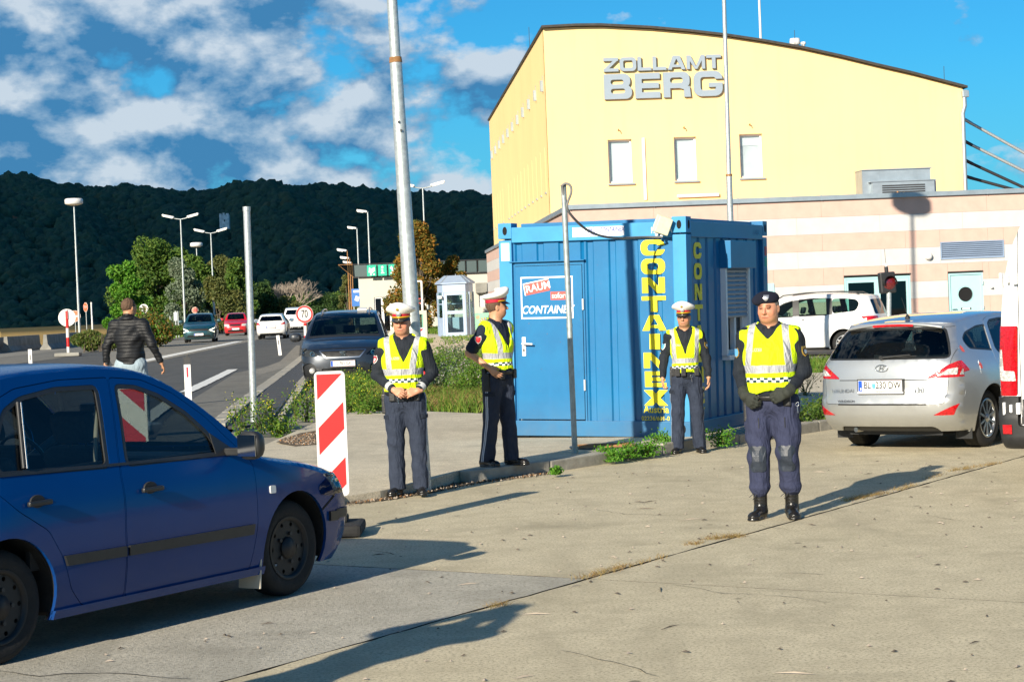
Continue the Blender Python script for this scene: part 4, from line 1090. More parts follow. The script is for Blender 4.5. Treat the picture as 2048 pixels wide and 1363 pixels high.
mb=MB();mb.tube([(doorx0+.10,.02,1.12),(doorx0+.10,-.035,1.12),(doorx0+.24,-.035,1.115)],.011,8);mb.build('handle',M['print_white'],dr)
mb=MB();mb.box(doorx0+.09,doorx0+.11,.0125,.015,1.02,1.06);mb.build('keyhole',M['black_hole'],dr)
for zz in(.55,1.52):mb=MB();mb.tube([(doorx1+.012,.015,zz),(doorx1+.012,.015,zz+.13)],.012,8);mb.build('hinge',M['plastic_white'],dr)
px0,px1,pz0_,pz1_=doorx0+.07,doorx1-.12,1.42,1.93
mb=MB()
for(a,b,c,d)in((px0,px1,pz1_-.018,pz1_),(px0,px1,pz0_,pz0_+.018),(px0,px0+.018,pz0_+.018,pz1_-.018),(px1-.018,px1,pz0_+.018,pz1_-.018)):mb.box(a,b,.0255,.028,c,d)
mb.build('printed_frame',M['print_white'],dr)
Mr=Matrix.Translation((px0+.07,0,pz1_-.225))@Matrix.Rotation(R(-10),4,'Y')
mb=MB();mb.box(0,.33,.0245,.0275,0,.135,M=Mr);mb.build('printed_block',M['print_pink'],dr)
mb=MB();mb.box(-.014,.335,.0260,.0278,.135,.148,M=Mr);mb.box(-.014,0,.0260,.0278,-.0,.135,M=Mr);mb.build('printed_block',M['print_white'],dr)
mb=MB();mb.box(px0+.40,px0+.63,.0245,.0275,pz1_-.285,pz1_-.185);mb.build('printed_block',M['print_pink'],dr)
text_obj('RAUM',.125,M['print_white'],dr,(px0+.07+.165,.0225,pz1_-.155+.028),(PI/2,0,0),.012,.98,0,'CENTER').rotation_euler=(PI/2,R(-10),0)
text_obj('sofort',.095,M['print_white'],dr,(px0+.515,.0225,pz1_-.235),(PI/2,0,0),.010,.86)
text_obj('CONTAINEX',.135,M['print_white'],dr,((px0+px1)/2+.005,.0245,pz0_+.105),(PI/2,0,0),.016,.88,0,'CENTER','lettering',.22)
mb=MB();mb.box(.99,1.66,-.003,.0,cH-.20,cH-.085);npl=mb.build('name_plate',M['print_white'],con)
text_obj('CONTAINEX',.075,M['print_navy'],npl,(1.50,-.005,cH-.125),(PI/2,0,0),.02,.75,0,'CENTER','lettering',.2)
text_obj('CTX',.06,M['print_navy'],npl,(1.235,-.005,cH-.135),(PI/2,0,0),.01,.9,0,'CENTER','lettering',.2)
mb=MB();mb.box(1.0,1.16,-.0045,-.003,cH-.135,cH-.127);mb.box(1.33,1.65,-.0045,-.003,cH-.163,cH-.157)
for cx_ in(1.20,1.27):mb.lathe([(.047,-.0045),(.041,-.0045)],20,axis='y',M=Matrix.Translation((cx_,0,cH-.135)))
mb.build('print',M['print_navy'],npl)
text_obj('Dam 20 Betrieb Telefon 02236',.028,M['print_navy'],npl,(1.30,-.005,cH-.188),(PI/2,0,0),0,1.1)
text_obj('15142A',.105,M['print_white'],con,(2.13,-.004,cH-.155),(PI/2,0,0),.006,.85)
for(loc,mats)in(((.03,-.003),0),):
 mb=MB();mb.box(.03,.145,-.003,.0,cH-.46,cH-.24);st=mb.build('sticker',M['sticker_green'],con)
 mb=MB();mb.box(.045,.13,-.0045,-.003,cH-.40,cH-.30);mb.build('sticker',M['print_white'],con)
mb=MB();mb.box(Wc,Wc+.003,Lc-.11,Lc-.03,cH-.45,cH-.33);mb.build('sticker',M['sign_red'],con)
mb=MB();mb.box(Wc,Wc+.003,Lc-.11,Lc-.03,cH-.59,cH-.47);mb.build('sticker',M['sign_green'],con)
text_obj('15142A',.10,M['container_rail'],con,(Wc+.004,Lc-.42,cH-.155),(PI/2,0,PI/2),.004,.85)
zz=cH-.275;lh=.205;pitch=.247
for i,ch in enumerate('CONTAINEX'):
 w_={'I':.13,'N':.29,'E':.27}.get(ch,.305)
 zt_=cH-.262-i*.222
 glyph_obj(ch,w_,.184,.084 if ch!='I' else.11,.004,M['container_yellow'],con,2.0-w_/2,.043,zt_-.184,'letter',.42)
text_obj('Austria',.115,M['container_yellow'],con,(2.0,.044,.255+.065),(PI/2,0,0),.014,.95)
text_obj('02236/601-0',.072,M['container_yellow'],con,(1.99,.044,.215),(PI/2,0,0),.008,.98)
for i,ch in enumerate('CONTAINEX'):
 w_={'I':.12,'N':.25}.get(ch,.27);zt_=cH-.30-i*pitch
 glyph_obj(ch,w_,.195,.07 if ch!='I' else.10,.004,M['container_yellow'],con,Wc-.043,.50-w_/2,zt_-.195,'letter',.42,(0,0,PI/2))
wn_=bpy.data.objects.new('window',None);COL.objects.link(wn_);wn_.parent=con
mb=MB();mb.box(Wc-.12,Wc+.10,wy0-.02,wy1+.02,wz1-.30,wz1+.04,bev=.008);mb.build('shutter_box',cb,wn_)
mb=MB();x0=Wc-.14;x1=Wc+.02
mb.box(x0,x1,wy0,wy0+.055,wz0,wz1-.30);mb.box(x0,x1,wy1-.055,wy1,wz0,wz1-.30);mb.box(x0,x1+.03,wy0,wy1,wz0-.03,wz0+.03);mb.build('frame',M['window_white'],wn_)
ns=11;zt_=wz1-.30;hb_=.056
for i in range(ns):
 z1_=zt_-i*hb_;mb=MB();mb.add([(Wc-.015,wy0+.055,z1_),(Wc+.0,wy0+.055,z1_-hb_*.5),(Wc-.015,wy0+.055,z1_-hb_+.004),(Wc-.015,wy1-.055,z1_),(Wc+.0,wy1-.055,z1_-hb_*.5),(Wc-.015,wy1-.055,z1_-hb_+.004)],[(0,1,4,3),(1,2,5,4)])
 o=mb.build('shutter_slat',M['letter_grey'],wn_);o.location.y=0
mb=MB();ym=(wy0+wy1)/2;mb.box(Wc-.11,Wc-.05,ym+.02,ym+.09,wz0+.03,zt_);mb.box(Wc-.11,Wc-.05,wy1-.13,wy1-.055,wz0+.03,zt_);mb.box(Wc-.11,Wc-.05,ym+.09,wy1-.13,wz0+.03,wz0+.10);mb.box(Wc-.11,Wc-.05,wy0+.055,ym+.02,wz0+.03,wz0+.09);mb.build('sash',M['window_white'],wn_)
mb=MB();mb.box(Wc-.085,Wc-.08,ym+.09,wy1-.13,wz0+.10,zt_);mb.build('pane',M['glass_dark'],wn_)
mb=MB();mb.box(.5,Wc-.6,1.3,2.0,.12,.85);mb.build('desk',M['seat_grey'],wn_)
bl=thing('timber_blocks','dark blocks carrying the blue container above the pavement','blocks',tuple(con.location-Vector((0,0,.035))),cdir)
for(x,y)in((.05,.1),(Wc-.3,.1),(.05,Lc-.35),(Wc-.3,Lc-.35),(1.1,.1)):mb=MB();mb.box(x,x+.25,y,y+.2,0.0,.034);mb.build('block',M['dark_metal'],bl)
jb=thing('junction_box','beige cable junction box hanging tilted at the top front corner of the container','junction box',tuple(con.matrix_basis@Vector((2.19,-.10,cH-.10))),cdir)
jb.rotation_euler=(R(10),R(20),cdir+R(38))
mb=MB();mb.box(-.085,.085,-.06,.04,-.10,.10,bev=.012);mb.build('case',M['box_beige'],jb)
mb=MB();mb.box(-.09,.09,.04,.075,-.105,.105,bev=.012);mb.build('lid',M['box_beige'],jb)
mb=MB();mb.tube([(-.03,0,-.10),(-.03,0,-.14)],.018,8);mb.tube([(.03,0,-.10),(.03,0,-.14)],.018,8);mb.build('gland',M['print_white'],jb)
pb=G(1150,905,PZ);ptop=at(1127,372,pb.y+.05)
cp=thing('cable_pole','thin galvanised pole with a looped grey cable standing in front of the container door','pole',(pb.x,pb.y,PZ))
tv=ptop-Vector((pb.x,pb.y,PZ))
mb=MB();mb.tube([(0,0,0),tv*.5,tv],.031,14);mb.tube([tv*.47,tv*.485],.034,14);mb.build('pipe',M['galvanised_dull'],cp)
mb=MB();mb.tube([tv*1.001,tv*1.004],[.036,.03],12);mb.build('cap',M['dark_metal'],cp)
T=Vector((pb.x,pb.y,PZ))+tv
def L2(v):return Vector(v)-Vector((pb.x,pb.y,PZ))
jw=jb.location+Vector((-.02,-.02,-.14));r_=.05
e1=at(1135,425,pb.y-.03);
pts=[tv+Vector((.01,0,-.25)),tv+Vector((-.01,-.03,-.02)),L2(at(1124,370,pb.y)),L2(at(1132,366,pb.y)),L2(at(1142,371,pb.y)),L2(at(1143,386,pb.y)),L2(at(1135,404,pb.y-.05)),L2(at(1133,418,pb.y-.06)),L2(at(1150,440,pb.y+.1)),L2(at(1175,462,pb.y+.4)),L2(at(1210,475,pb.y+.9)),L2(at(1250,476,pb.y+1.3)),L2(at(1290,474,jw.y-.05)),L2(jw)]
def smooth_path(p,it=2):
 for _ in range(it):
  q=[p[0]]
  for a,b in zip(p[:-1],p[1:]):q+=[a.lerp(b,.25),a.lerp(b,.75)]
  p=q+[p[-1]]
 return p
mb=MB();mb.tube(smooth_path(pts,2),.014,8);mb.build('cable',M['cable'],cp)
def interp(tab,x):
 if x<=tab[0][0]:return tab[0][1]
 for(a,b),(c,d)in zip(tab,tab[1:]):
  if x<=c:return b+(d-b)*(x-a)/(c-a)if c>a else d
 return tab[-1][1]
def sinterp(tab,x):
 """smooth (Catmull) interpolation in a table"""
 n=len(tab)
 if x<=tab[0][0]:return tab[0][1]
 if x>=tab[-1][0]:return tab[-1][1]
 i=0
 while x>tab[i+1][0]:i+=1
 x0,y0=tab[i];x1,y1=tab[i+1];h=x1-x0;s=(y1-y0)/h
 sa=s if i==0 else(y1-tab[i-1][1])/(x1-tab[i-1][0]);sb=s if i+2>=n else(tab[i+2][1]-y0)/(tab[i+2][0]-x0)
 if sa*s<=0:sa=0
 if sb*s<=0:sb=0
 sa=max(-3*abs(s),min(3*abs(s),sa));sb=max(-3*abs(s),min(3*abs(s),sb))
 t=(x-x0)/h
 return(2*t**3-3*t**2+1)*y0+(t**3-2*t**2+t)*h*sa+(-2*t**3+3*t**2)*y1+(t**3-t**2)*h*sb
def dens(poly,step=.06):
 out=[]
 for i in range(len(poly)):
  a,b=poly[i],poly[(i+1)%len(poly)];k=max(1,int(math.hypot(b[0]-a[0],b[1]-a[1])/step))
  for j in range(k):t=j/k;out.append((a[0]+(b[0]-a[0])*t,a[1]+(b[1]-a[1])*t))
 return out
def round_poly(poly,r=.05,n=4):
 out=[];N=len(poly)
 for i in range(N):
  p=Vector(poly[i]);a=Vector(poly[i-1]);b=Vector(poly[(i+1)%N])
  da=a-p;db=b-p;ra=min(r,da.length*.45,db.length*.45)
  p0=p+da.normalized()*ra;p1=p+db.normalized()*ra
  for k in range(n+1):
   t=k/n;q=p0*(1-t)**2+p*2*t*(1-t)+p1*t*t;out.append((q.x,q.y))
 return out
def offset_poly(poly,d):
 """positive d shrinks"""
 N=len(poly);ar=sum(poly[i][0]*poly[(i+1)%N][1]-poly[(i+1)%N][0]*poly[i][1]for i in range(N));sg=1 if ar>0 else-1;out=[]
 for i in range(N):
  p=Vector(poly[i]);a=(p-Vector(poly[i-1]));b=(Vector(poly[(i+1)%N])-p)
  if a.length<1e-6 or b.length<1e-6:continue
  a.normalize();b.normalize();na=Vector((-a.y,a.x))*sg;nb=Vector((-b.y,b.x))*sg;m_=(na+nb)
  if m_.length<.3:m_=na
  m_.normalize();k=d/max(.5,m_.dot(na));q=p+m_*k;out.append((q.x,q.y))
 return out
class Car:
 def __init__(c,sp,name,label,cat,loc,head,paint,group=None,z=0.0):
  c.sp=sp;c.L=sp['L'];c.hwid=sp['W']/2;c.mid=(sp['sf']+sp['sr'])/2;c.paint=paint
  c.root=thing(name,label,cat,(loc[0],loc[1],z),head,group)
  c.p=sp.get('pf',2.7);c.pt=sp.get('pt',2.4)
  def E(kind,v):
   if kind=='F':return(sinterp(sp['front'],v)+interp(sp['fsw'],v),v)
   if kind=='R':return(sinterp(sp['rear'],v)-interp(sp['rsw'],v),v)
   return(v,sinterp(sp['top'],v)-interp(sp['dz'],v))
  c.E=E
  ft,rt=sp['front'],sp['rear'];s0,s1=sp['top'][0][0],sp['top'][-1][0]
  us=[-1,-.985,-.96,-.92,-.86,-.78,-.66,-.5,-.33,-.16,0,.16,.33,.5,.66,.78,.86,.92,.96,.985,1]
  c.ts=us
  def cornF(t):
   z=ft[-1][0]
   for _ in range(30):s=c.sf_(z,t);z=.5*z+.5*c.zt_(s,t)
   return s,z
  def cornR(t):
   z=rt[-1][0]
   for _ in range(30):s=c.sr_(z,t);z=.5*z+.5*c.zt_(s,t)
   return s,z
  c.cF=[cornF(t)for t in us];c.cR=[cornR(t)for t in us]
  hw=c.hwid
  zf0,zr0=ft[0][0],rt[0][0]
  c.domF=dens([(-hw,zf0),(hw,zf0)],.08)[:-1]if False else[(-hw,zf0),(hw,zf0)]+[(us[i]*hw,c.cF[i][1])for i in range(len(us)-1,-1,-1)]
  c.domR=[(-hw,zr0),(hw,zr0)]+[(us[i]*hw,c.cR[i][1])for i in range(len(us)-1,-1,-1)]
  c.domT=[(c.cF[i][0],us[i]*hw)for i in range(len(us))]+[(c.cR[i][0],us[i]*hw)for i in range(len(us)-1,-1,-1)]
  sF,zF=c.cF[-1];sR,zR=c.cR[-1];sil=[]
  n=16
  for i in range(n+1):z=zf0+(zF-zf0)*i/n;sil.append(E('F',z))
  n=60
  for i in range(1,n):s=sF+(sR-sF)*i/n;sil.append(E('T',s))
  n=20
  for i in range(n+1):z=zR+(zr0-zR)*i/n;sil.append(E('R',z))
  c.domF=dens(c.domF,.06);c.domR=dens(c.domR,.06);c.domT=dens(c.domT,.06)
  c.domS=sil+[(sp['sr']+.45,sp['zs']),(sp['sf']+.45,sp['zs'])]
 def hw(c,s,z):
  sp=c.sp;w=sinterp(sp['wz'],z);af,s0,ar,s1=sp['taper']
  if s<s0:w*=1-af*((s0-s)/s0)**2
  if s>c.L-s1:w*=1-ar*((s-(c.L-s1))/s1)**2
  return w
 def sq(c,t,p):t=min(1,abs(t));return 1-(1-t**p)**(1/p)
 def sf_(c,z,t):return sinterp(c.sp['front'],z)+interp(c.sp['fsw'],z)*c.sq(t,c.p)
 def sr_(c,z,t):return sinterp(c.sp['rear'],z)-interp(c.sp['rsw'],z)*c.sq(t,c.p)
 def zt_(c,s,t):return sinterp(c.sp['top'],s)-interp(c.sp['dz'],s)*c.sq(t,c.pt)
 def P(c,space,a,b,inset=0.0):
  """space coords -> local point"""
  h=c.hwid
  if space=='F':t=a/h;s=c.sf_(b,t);y=t*c.hw(c.E('F',b)[0],b);return Vector((c.mid-s-inset,y*(1-.6*inset),b))
  if space=='R':t=a/h;s=c.sr_(b,t);y=t*c.hw(c.E('R',b)[0],b);return Vector((c.mid-s+inset,y*(1-.6*inset),b))
  if space=='T':t=b/h;z=c.zt_(a,t);y=t*c.hw(a,c.E('T',a)[1]);return Vector((c.mid-a,y*(1-.6*inset),z-inset))
  sd=1 if space=='SL' else-1
  return Vector((c.mid-a,sd*(c.hw(a,b)-inset),b))
 def conv(c,space,poly):
  """given real y in polygons for F/R/T, convert to the u coordinate"""
  h=c.hwid;out=[]
  for a,b in dens(poly,.05):
   if space in 'FR':w=c.hw(c.E(space,b)[0],b);out.append((max(-h*1.2,min(h*1.2,a/w*h)),b))
   elif space=='T':w=c.hw(a,c.E('T',a)[1]);out.append((a,b/w*h))
   else:out.append((a,b))
  return out
 def arches(c):
  sp=c.sp;out=[]
  for s,zc,r in((sp['sf'],sp['wr'],sp['ar']),(sp['sr'],sp['wr'],sp['ar'])):
   out.append([(s+r*math.cos(2*PI*k/40),zc+.012+r*math.sin(2*PI*k/40))for k in range(40)])
  return out
 def panel(c,name,space,poly,mat,holes=(),inset=0.0,parent=None,thick=.012,gap=0.0,cut_arch=True,step=.07,raw=False):
  dom={'F':c.domF,'R':c.domR,'T':c.domT}.get(space,c.domS)
  if gap:poly=offset_poly(poly,gap)
  pl=c.conv(space,poly)if not raw else poly;hl=[c.conv(space,h)for h in holes]
  if space[0]=='S' and cut_arch:hl+=[a for a in c.arches()]
  xs=[p[0]for p in pl];ys=[p[1]for p in pl];inter=[]
  h=c.hwid
  if space[0]=='S':
   x=min(xs)+step/2
   while x<max(xs):
    y=min(ys)+step/2
    while y<max(ys):inter.append((x,y));y+=step
    x+=step
  elif space=='T':
   x=min(xs)+step/2
   while x<max(xs):inter+=[(x,t*h)for t in c.ts[1:-1]];x+=step
  else:
   y=min(ys)+step/2*.7
   while y<max(ys):inter+=[(t*h,y)for t in c.ts[1:-1]];y+=step*.7
  inter=[q for q in inter if pip(pl,*q)and pip(dom,*q)]
  vs,fs=csg2d([dom,pl]+hl,lambda x,y:pip(dom,x,y)and pip(pl,x,y)and not any(pip(q,x,y)for q in hl),inter)
  if not fs:return None
  V=[c.P(space,a,b,inset)for a,b in vs]
  outd={'F':Vector((1,0,0)),'R':Vector((-1,0,0)),'T':Vector((0,0,1)),'SL':Vector((0,1,0)),'SR':Vector((0,-1,0))}[space]
  F2=[]
  for f in fs:
   n_=(V[f[1]]-V[f[0]]).cross(V[f[2]]-V[f[0]]);F2.append(f if n_.dot(outd)>0 else tuple(reversed(f)))
  me_f=list(F2);sm=[True]*len(F2)
  if thick:
   ed={}
   for f in F2:
    for i in range(3):ed[(f[i],f[(i+1)%3])]=1
   be=[e for e in ed if(e[1],e[0])not in ed];b=len(V)
   for a_,b_ in be:
    k=len(V);V+=[V[a_].copy(),V[b_].copy(),V[b_]-outd*thick,V[a_]-outd*thick];me_f.append((k,k+3,k+2,k+1));sm.append(False)
  me=bpy.data.meshes.new(name);me.from_pydata([tuple(v)for v in V],[],me_f);me.materials.append(mat);me.polygons.foreach_set('use_smooth',sm);me.update()
  return link(name,me,parent or c.root)
 def whole(c):L=c.L;return[(-.3,-.1),(L+.3,-.1),(L+.3,3),(-.3,3)]
 def wheel(c,style,s,side,r,w=.185,rim='alloy'):
  y0=c.hw(s,r)-.045 if s else 0;y0=min(y0,c.sp['W']/2-.035)
  t=bpy.data.objects.new('wheel',None);COL.objects.link(t);t.parent=c.root;t.location=(c.mid-s,side*(y0),r)
  sg=side
  def Y(v):return sg*v
  rr=r*.66 if style!='steel' else r*.64
  mb=MB();prof=[(rr,-.02),(r*.80,.0),(r*.93,-.012),(r*.985,-.035),(r,-.055),(r*1.0,-w+.03),(r*.97,-w),(rr,-w)]
  mb.lathe([(a,Y(b))for a,b in prof],40,axis='y')
  for k in range(3):rg=r+.001;mb.lathe([(rg,Y(-.06-k*.035)),(rg-.006,Y(-.064-k*.035)),(rg,Y(-.068-k*.035))],40,axis='y')
  tr=mb.build('tyre',M['rubber'],t)
  rm={'steel':M['steel_wheel']}.get(style,M['alloy'])
  mb=MB()
  if style=='steel':
   mb.lathe([(rr+.005,Y(-.012)),(rr-.012,Y(-.01)),(rr-.025,Y(-.045)),(rr*.86,Y(-.06))],36,axis='y')
   O=[(rr*.90*math.cos(2*PI*k/48)*(1+.035*math.cos(12*2*PI*k/48)),rr*.90*math.sin(2*PI*k/48)*(1+.035*math.cos(12*2*PI*k/48)))for k in range(48)]
   hs=[]
   for q in range(10):
    a=2*PI*q/10;ho=[(rr*.78*math.cos(a)+.013*math.cos(2*PI*j/10),rr*.78*math.sin(a)+.013*math.sin(2*PI*j/10))for j in range(10)];hs.append(ho)
   vs,fs=csg2d([O]+hs,lambda x,y:pip(O,x,y)and not any(pip(h_,x,y)for h_ in hs))
   dep=[]
   for x,z in vs:q=math.hypot(x,z)/rr;dep.append(-.030 if q>.6 else-.018-.012*(q/.6)**2)
   mb.add([(x,Y(d),z)for(x,z),d in zip(vs,dep)],fs,0,True)
   mb.lathe([(rr*.36,Y(-.022)),(rr*.33,Y(-.008)),(0,Y(-.004))],24,axis='y')
   for q in range(5):a=2*PI*q/5;mb.disc((rr*.48*math.cos(a),Y(-.016),rr*.48*math.sin(a)),.012,(0,sg,0),10,1,.01)
   mb.build('rim',[rm,M['dark_metal']],t)
  else:
   mb.lathe([(rr+.006,Y(-.012)),(rr-.008,Y(-.004)),(rr-.02,Y(-.02)),(rr-.03,Y(-.10))],36,axis='y')
   n=5 if style=='alloy5' else 10
   for q in range(n):
    a=2*PI*q/n;Mx=Matrix.Rotation(-a*sg,4,'Y');wd=.020 if n==10 else.032
    for dlt in((-1,1)if n==5 else(0,)):
     mb.add([Mx@Vector(v)for v in((-wd*.8+dlt*.012,Y(-.018),rr*.15),(wd*.8+dlt*.012,Y(-.018),rr*.15),(wd*.55+dlt*.05,Y(-.012),rr*.98),(-wd*.55+dlt*.05,Y(-.012),rr*.98),(-wd*.8+dlt*.012,Y(-.06),rr*.15),(wd*.8+dlt*.012,Y(-.06),rr*.15),(wd*.55+dlt*.05,Y(-.05),rr*.98),(-wd*.55+dlt*.05,Y(-.05),rr*.98))],[(0,1,2,3),(1,5,6,2),(0,3,7,4),(4,7,6,5)])
   mb.lathe([(rr*.22,Y(-.03)),(rr*.20,Y(-.008)),(0,Y(-.004))],20,axis='y');mb.build('rim',rm,t)
   mb=MB();mb.lathe([(rr*.97,Y(-.09)),(0,Y(-.10))],30,axis='y');mb.lathe([(rr*.62,Y(-.07)),(rr*.25,Y(-.06))],30,axis='y');mb.build('brake_disc',M['dark_metal'],t)
  return t
 def wheels(c,style):
  sp=c.sp
  for s in(sp['sf'],sp['sr']):
   for side in(1,-1):c.wheel(style,s,side,sp['wr'],sp.get('tw',.185))
  for s in(sp['sf'],sp['sr']):
   for side in(1,-1):
    mb=MB();y=c.hw(s,sp['wr'])-.012;r_=sp['ar']+.004;ring=[]
    n=22
    vs=[];zc=sp['wr']+.012
    for k in range(n+1):
     a=-.25+(PI+.5)*k/n;x=c.mid-s+r_*math.cos(a);z=zc+r_*math.sin(a)
     vs+=[(x,side*(c.hw(c.mid-x,max(.2,z))-.012),z),(x,side*(y-.30),z)]
    mb.add(vs,[(2*k,2*k+1,2*k+3,2*k+2)for k in range(n)],0,True)
    mb.add([vs[2*k+1]for k in range(n+1)],[tuple(range(n+1))]);mb.build('wheel_arch_liner',M['plastic_black'],c.root)
 def shell(c,win_side=(),win_top=(),win_rear=(),win_front=()):
  """dark inner lining following the outer skin, with the window openings left free"""
  L=c.L;w=c.whole()
  for sd in('SL','SR'):c.panel('lining',sd,w,M['interior_dark'],[offset_poly(h,-.012)for h in win_side],.035,None,0,step=.14)
  big=[(-1,-2),(L+1,-2),(L+1,2),(-1,2)]
  c.panel('lining','T',big,M['interior_dark'],win_top,.035,None,0,step=.14,raw=False)
  bf=[(-1.6,-.1),(1.6,-.1),(1.6,3),(-1.6,3)]
  c.panel('lining','F',bf,M['interior_dark'],win_front,.04,None,0,step=.14,raw=True);c.panel('lining','R',bf,M['interior_dark'],win_rear,.04,None,0,step=.14,raw=True)
  sp=c.sp;mb=MB();mb.box(c.mid-L+.35,c.mid-.35,-c.hwid*.62,c.hwid*.62,.17,.30);mb.box(c.mid-sp['sr']+sp['ar']+.06,c.mid-sp['sf']-sp['ar']-.06,-c.hwid*.90,c.hwid*.90,.19,.34);mb.build('underbody',M['plastic_black'],c.root)
 def seats(c,rows,mat,zc=.0,hr=True,back_h=.62):
  for s,ys in rows:
   for y in ys:
    q=bpy.data.objects.new('seat',None);COL.objects.link(q);q.parent=c.root;q.location=(c.mid-s,y,.30+zc)
    mb=MB();mb.box(-.05,.46,-.24,.24,.0,.18,bev=.05);mb.build('cushion',mat,q)
    Mx=Matrix.Translation((-.05,0,.12))@Matrix.Rotation(R(-16),4,'Y');mb=MB();mb.box(-.12,.02,-.245,.245,0,back_h,M=Mx,bev=.05);mb.build('backrest',mat,q)
    if hr:
     mb=MB();mb.box(-.10,.0,-.14,.14,back_h+.03,back_h+.21,M=Mx,bev=.04);mb.tube([Mx@Vector((-.05,-.06,back_h-.02)),Mx@Vector((-.05,-.06,back_h+.06))],.007,6);mb.tube([Mx@Vector((-.05,.06,back_h-.02)),Mx@Vector((-.05,.06,back_h+.06))],.007,6);mb.build('headrest',mat,q)
 def dash(c,s,z,mat,left=True):
  w=c.hwid*.84;mb=MB();mb.box(c.mid-s-.28,c.mid-s+.12,-w,w,z-.35,z-.02,bev=.05);mb.build('dashboard',mat,c.root)
  y=.36 if left else-.36;Mx=Matrix.Translation((c.mid-s-.42,y,z-.05))@Matrix.Rotation(R(65),4,'Y');mb=MB()
  mb.lathe([(.185+.014*math.cos(a),.014*math.sin(a))for a in[2*PI*k/8 for k in range(9)]],28,M=Mx);mb.box(-.06,.06,-.17,.17,-.012,.012,M=Mx);mb.tube([Mx@Vector((0,0,0)),Mx@Vector((0,0,.3))],.03,8);mb.build('steering_wheel',M['plastic_black'],c.root)
 def mirror(c,s,z,side,mat,size=(.10,.13,.10),clear=True):
  q=bpy.data.objects.new('side_mirror',None);COL.objects.link(q);q.parent=c.root;y=c.hw(s,z)
  q.location=(c.mid-s,side*y,z);a,b,h=size
  bm=bmesh.new();bmesh.ops.create_uvsphere(bm,u_segments=18,v_segments=10,radius=1.0)
  for v in bm.verts:
   x_,y_,z_=v.co;k=3.0;nrm=(abs(x_)**k+abs(y_)**k+abs(z_)**k)**(1/k);v.co=Vector((x_/nrm*a*(1.0 if x_>0 else.35),side*(.10+b)+y_/nrm*b,z_/nrm*h+.03))
  me=bpy.data.meshes.new('shell');bm.to_mesh(me);bm.free();me.materials.append(mat);me.polygons.foreach_set('use_smooth',[True]*len(me.polygons));link('shell',me,q)
  mb=MB();mb.box(-a*.40,-a*.36,side*(.10+b)-b*.82,side*(.10+b)+b*.82,.03-h*.74,.03+h*.74,bev=.0);mb.build('glass',M['chrome'],q)
  mb=MB();mb.box(-.02,.035,min(0,side*.14),max(0,side*.14),-.03,.015,bev=.008);mb.build('arm',M['plastic_black'],q)
 def handle(c,s,z,side,parent,mat,w=.16):
  y=c.hw(s,z);x=c.mid-s
  mb=MB();n=12
  ya,yb=sorted((side*(y+.008),side*(y+.034)));mb.box(x-w/2,x+w/2,ya,yb,z-.014,z+.014,bev=.010);o=mb.build('handle',mat,parent)
  mb=MB();rp_=[(x+.052*math.cos(2*PI*k/18),z+.008+.034*math.sin(2*PI*k/18))for k in range(18)];ya,yb=sorted((side*(y-.006),side*(y+.006)));mb.prism(rp_,ya,yb);mb.build('handle_recess',M['interior_dark'],parent);return o
 def plate(c,space,z,text,w=.52,h=.12,y=0.0,austrian=True,size=.098):
  s=c.sf_(z,y/c.hwid)if space=='F' else c.sr_(z,y/c.hwid);x=c.mid-s;sg=1 if space=='F' else-1
  q=bpy.data.objects.new('number_plate',None);COL.objects.link(q);q.parent=c.root;q.location=(x+sg*.035,y,z);q.rotation_euler=(0,0,PI/2 if space=='F' else-PI/2)
  mb=MB();mb.box(-w/2-.012,w/2+.012,0,.05,-h/2-.012-.018,h/2+.012);mb.build('holder',M['plastic_black'],q)
  mb=MB();mb.box(-w/2,w/2,-.004,0,-h/2,h/2);mb.build('plate',M['plate_white'],q)
  mb=MB();mb.box(-w/2+.004,-w/2+.048,-.0055,-.004,-h/2+.004,h/2-.004);mb.build('band',M['plate_blue'],q)
  mb=MB()
  for zz in(h/2-.008,-h/2+.004):mb.box(-w/2+.05,w/2-.004,-.0052,-.004,zz,zz+.0035)
  mb.build('rule',M['sign_red'],q)
  if text:text_obj(text,size,M['ink_black'],q,(.022,-.0062,0),(PI/2,0,0),.012,.80)
  return q
 def lampset(c,space,poly,mats,sides=(1,-1),name='headlight',inset=-.004,side_poly=None,inner=None,label=None):
  for sd in sides:
   q=bpy.data.objects.new(name,None);COL.objects.link(q);q.parent=c.root
   pl=[(y*sd,z)for y,z in poly]
   if space in 'FR':c.panel('housing',space,pl,mats[0],(),inset,q,.02)
   if side_poly:c.panel('housing','SL' if sd>0 else 'SR',side_poly,mats[0],(),inset,q,.01,cut_arch=True)
   if inner:
    for(pp,mt)in inner:c.panel('reflector',space,[(y*sd,z)for y,z in pp],mt,(),inset-.003,q,0)
def bands(c,sp_,zlow,mat):pass
FABIA=dict(L=3.96,W=1.646,sf=.79,sr=3.25,wr=.298,ar=.345,zs=.185,taper=(.14,1.1,.10,.8),tw=.18,front=[(.17,.13),(.30,.03),(.45,.0),(.58,.015),(.68,.075),(.75,.15)],fsw=[(.2,.30),(.75,.34)],top=[(.13,.74),(.35,.83),(.70,.905),(1.0,.955),(1.13,.99),(1.4,1.17),(1.7,1.335),(1.95,1.415),(2.3,1.45),(2.8,1.447),(3.2,1.42),(3.5,1.375),(3.62,1.33)],dz=[(.2,.13),(.6,.085),(1.05,.05),(1.3,.035),(2.0,.04),(3.6,.05)],rear=[(.22,3.88),(.40,3.95),(.58,3.955),(.70,3.93),(.95,3.88),(1.15,3.79),(1.36,3.64)],rsw=[(.2,.24),(.8,.20),(1.3,.12)],wz=[(.15,.755),(.25,.79),(.42,.818),(.60,.823),(.80,.812),(.93,.785),(.985,.765),(1.05,.735),(1.2,.675),(1.35,.605),(1.45,.55)])
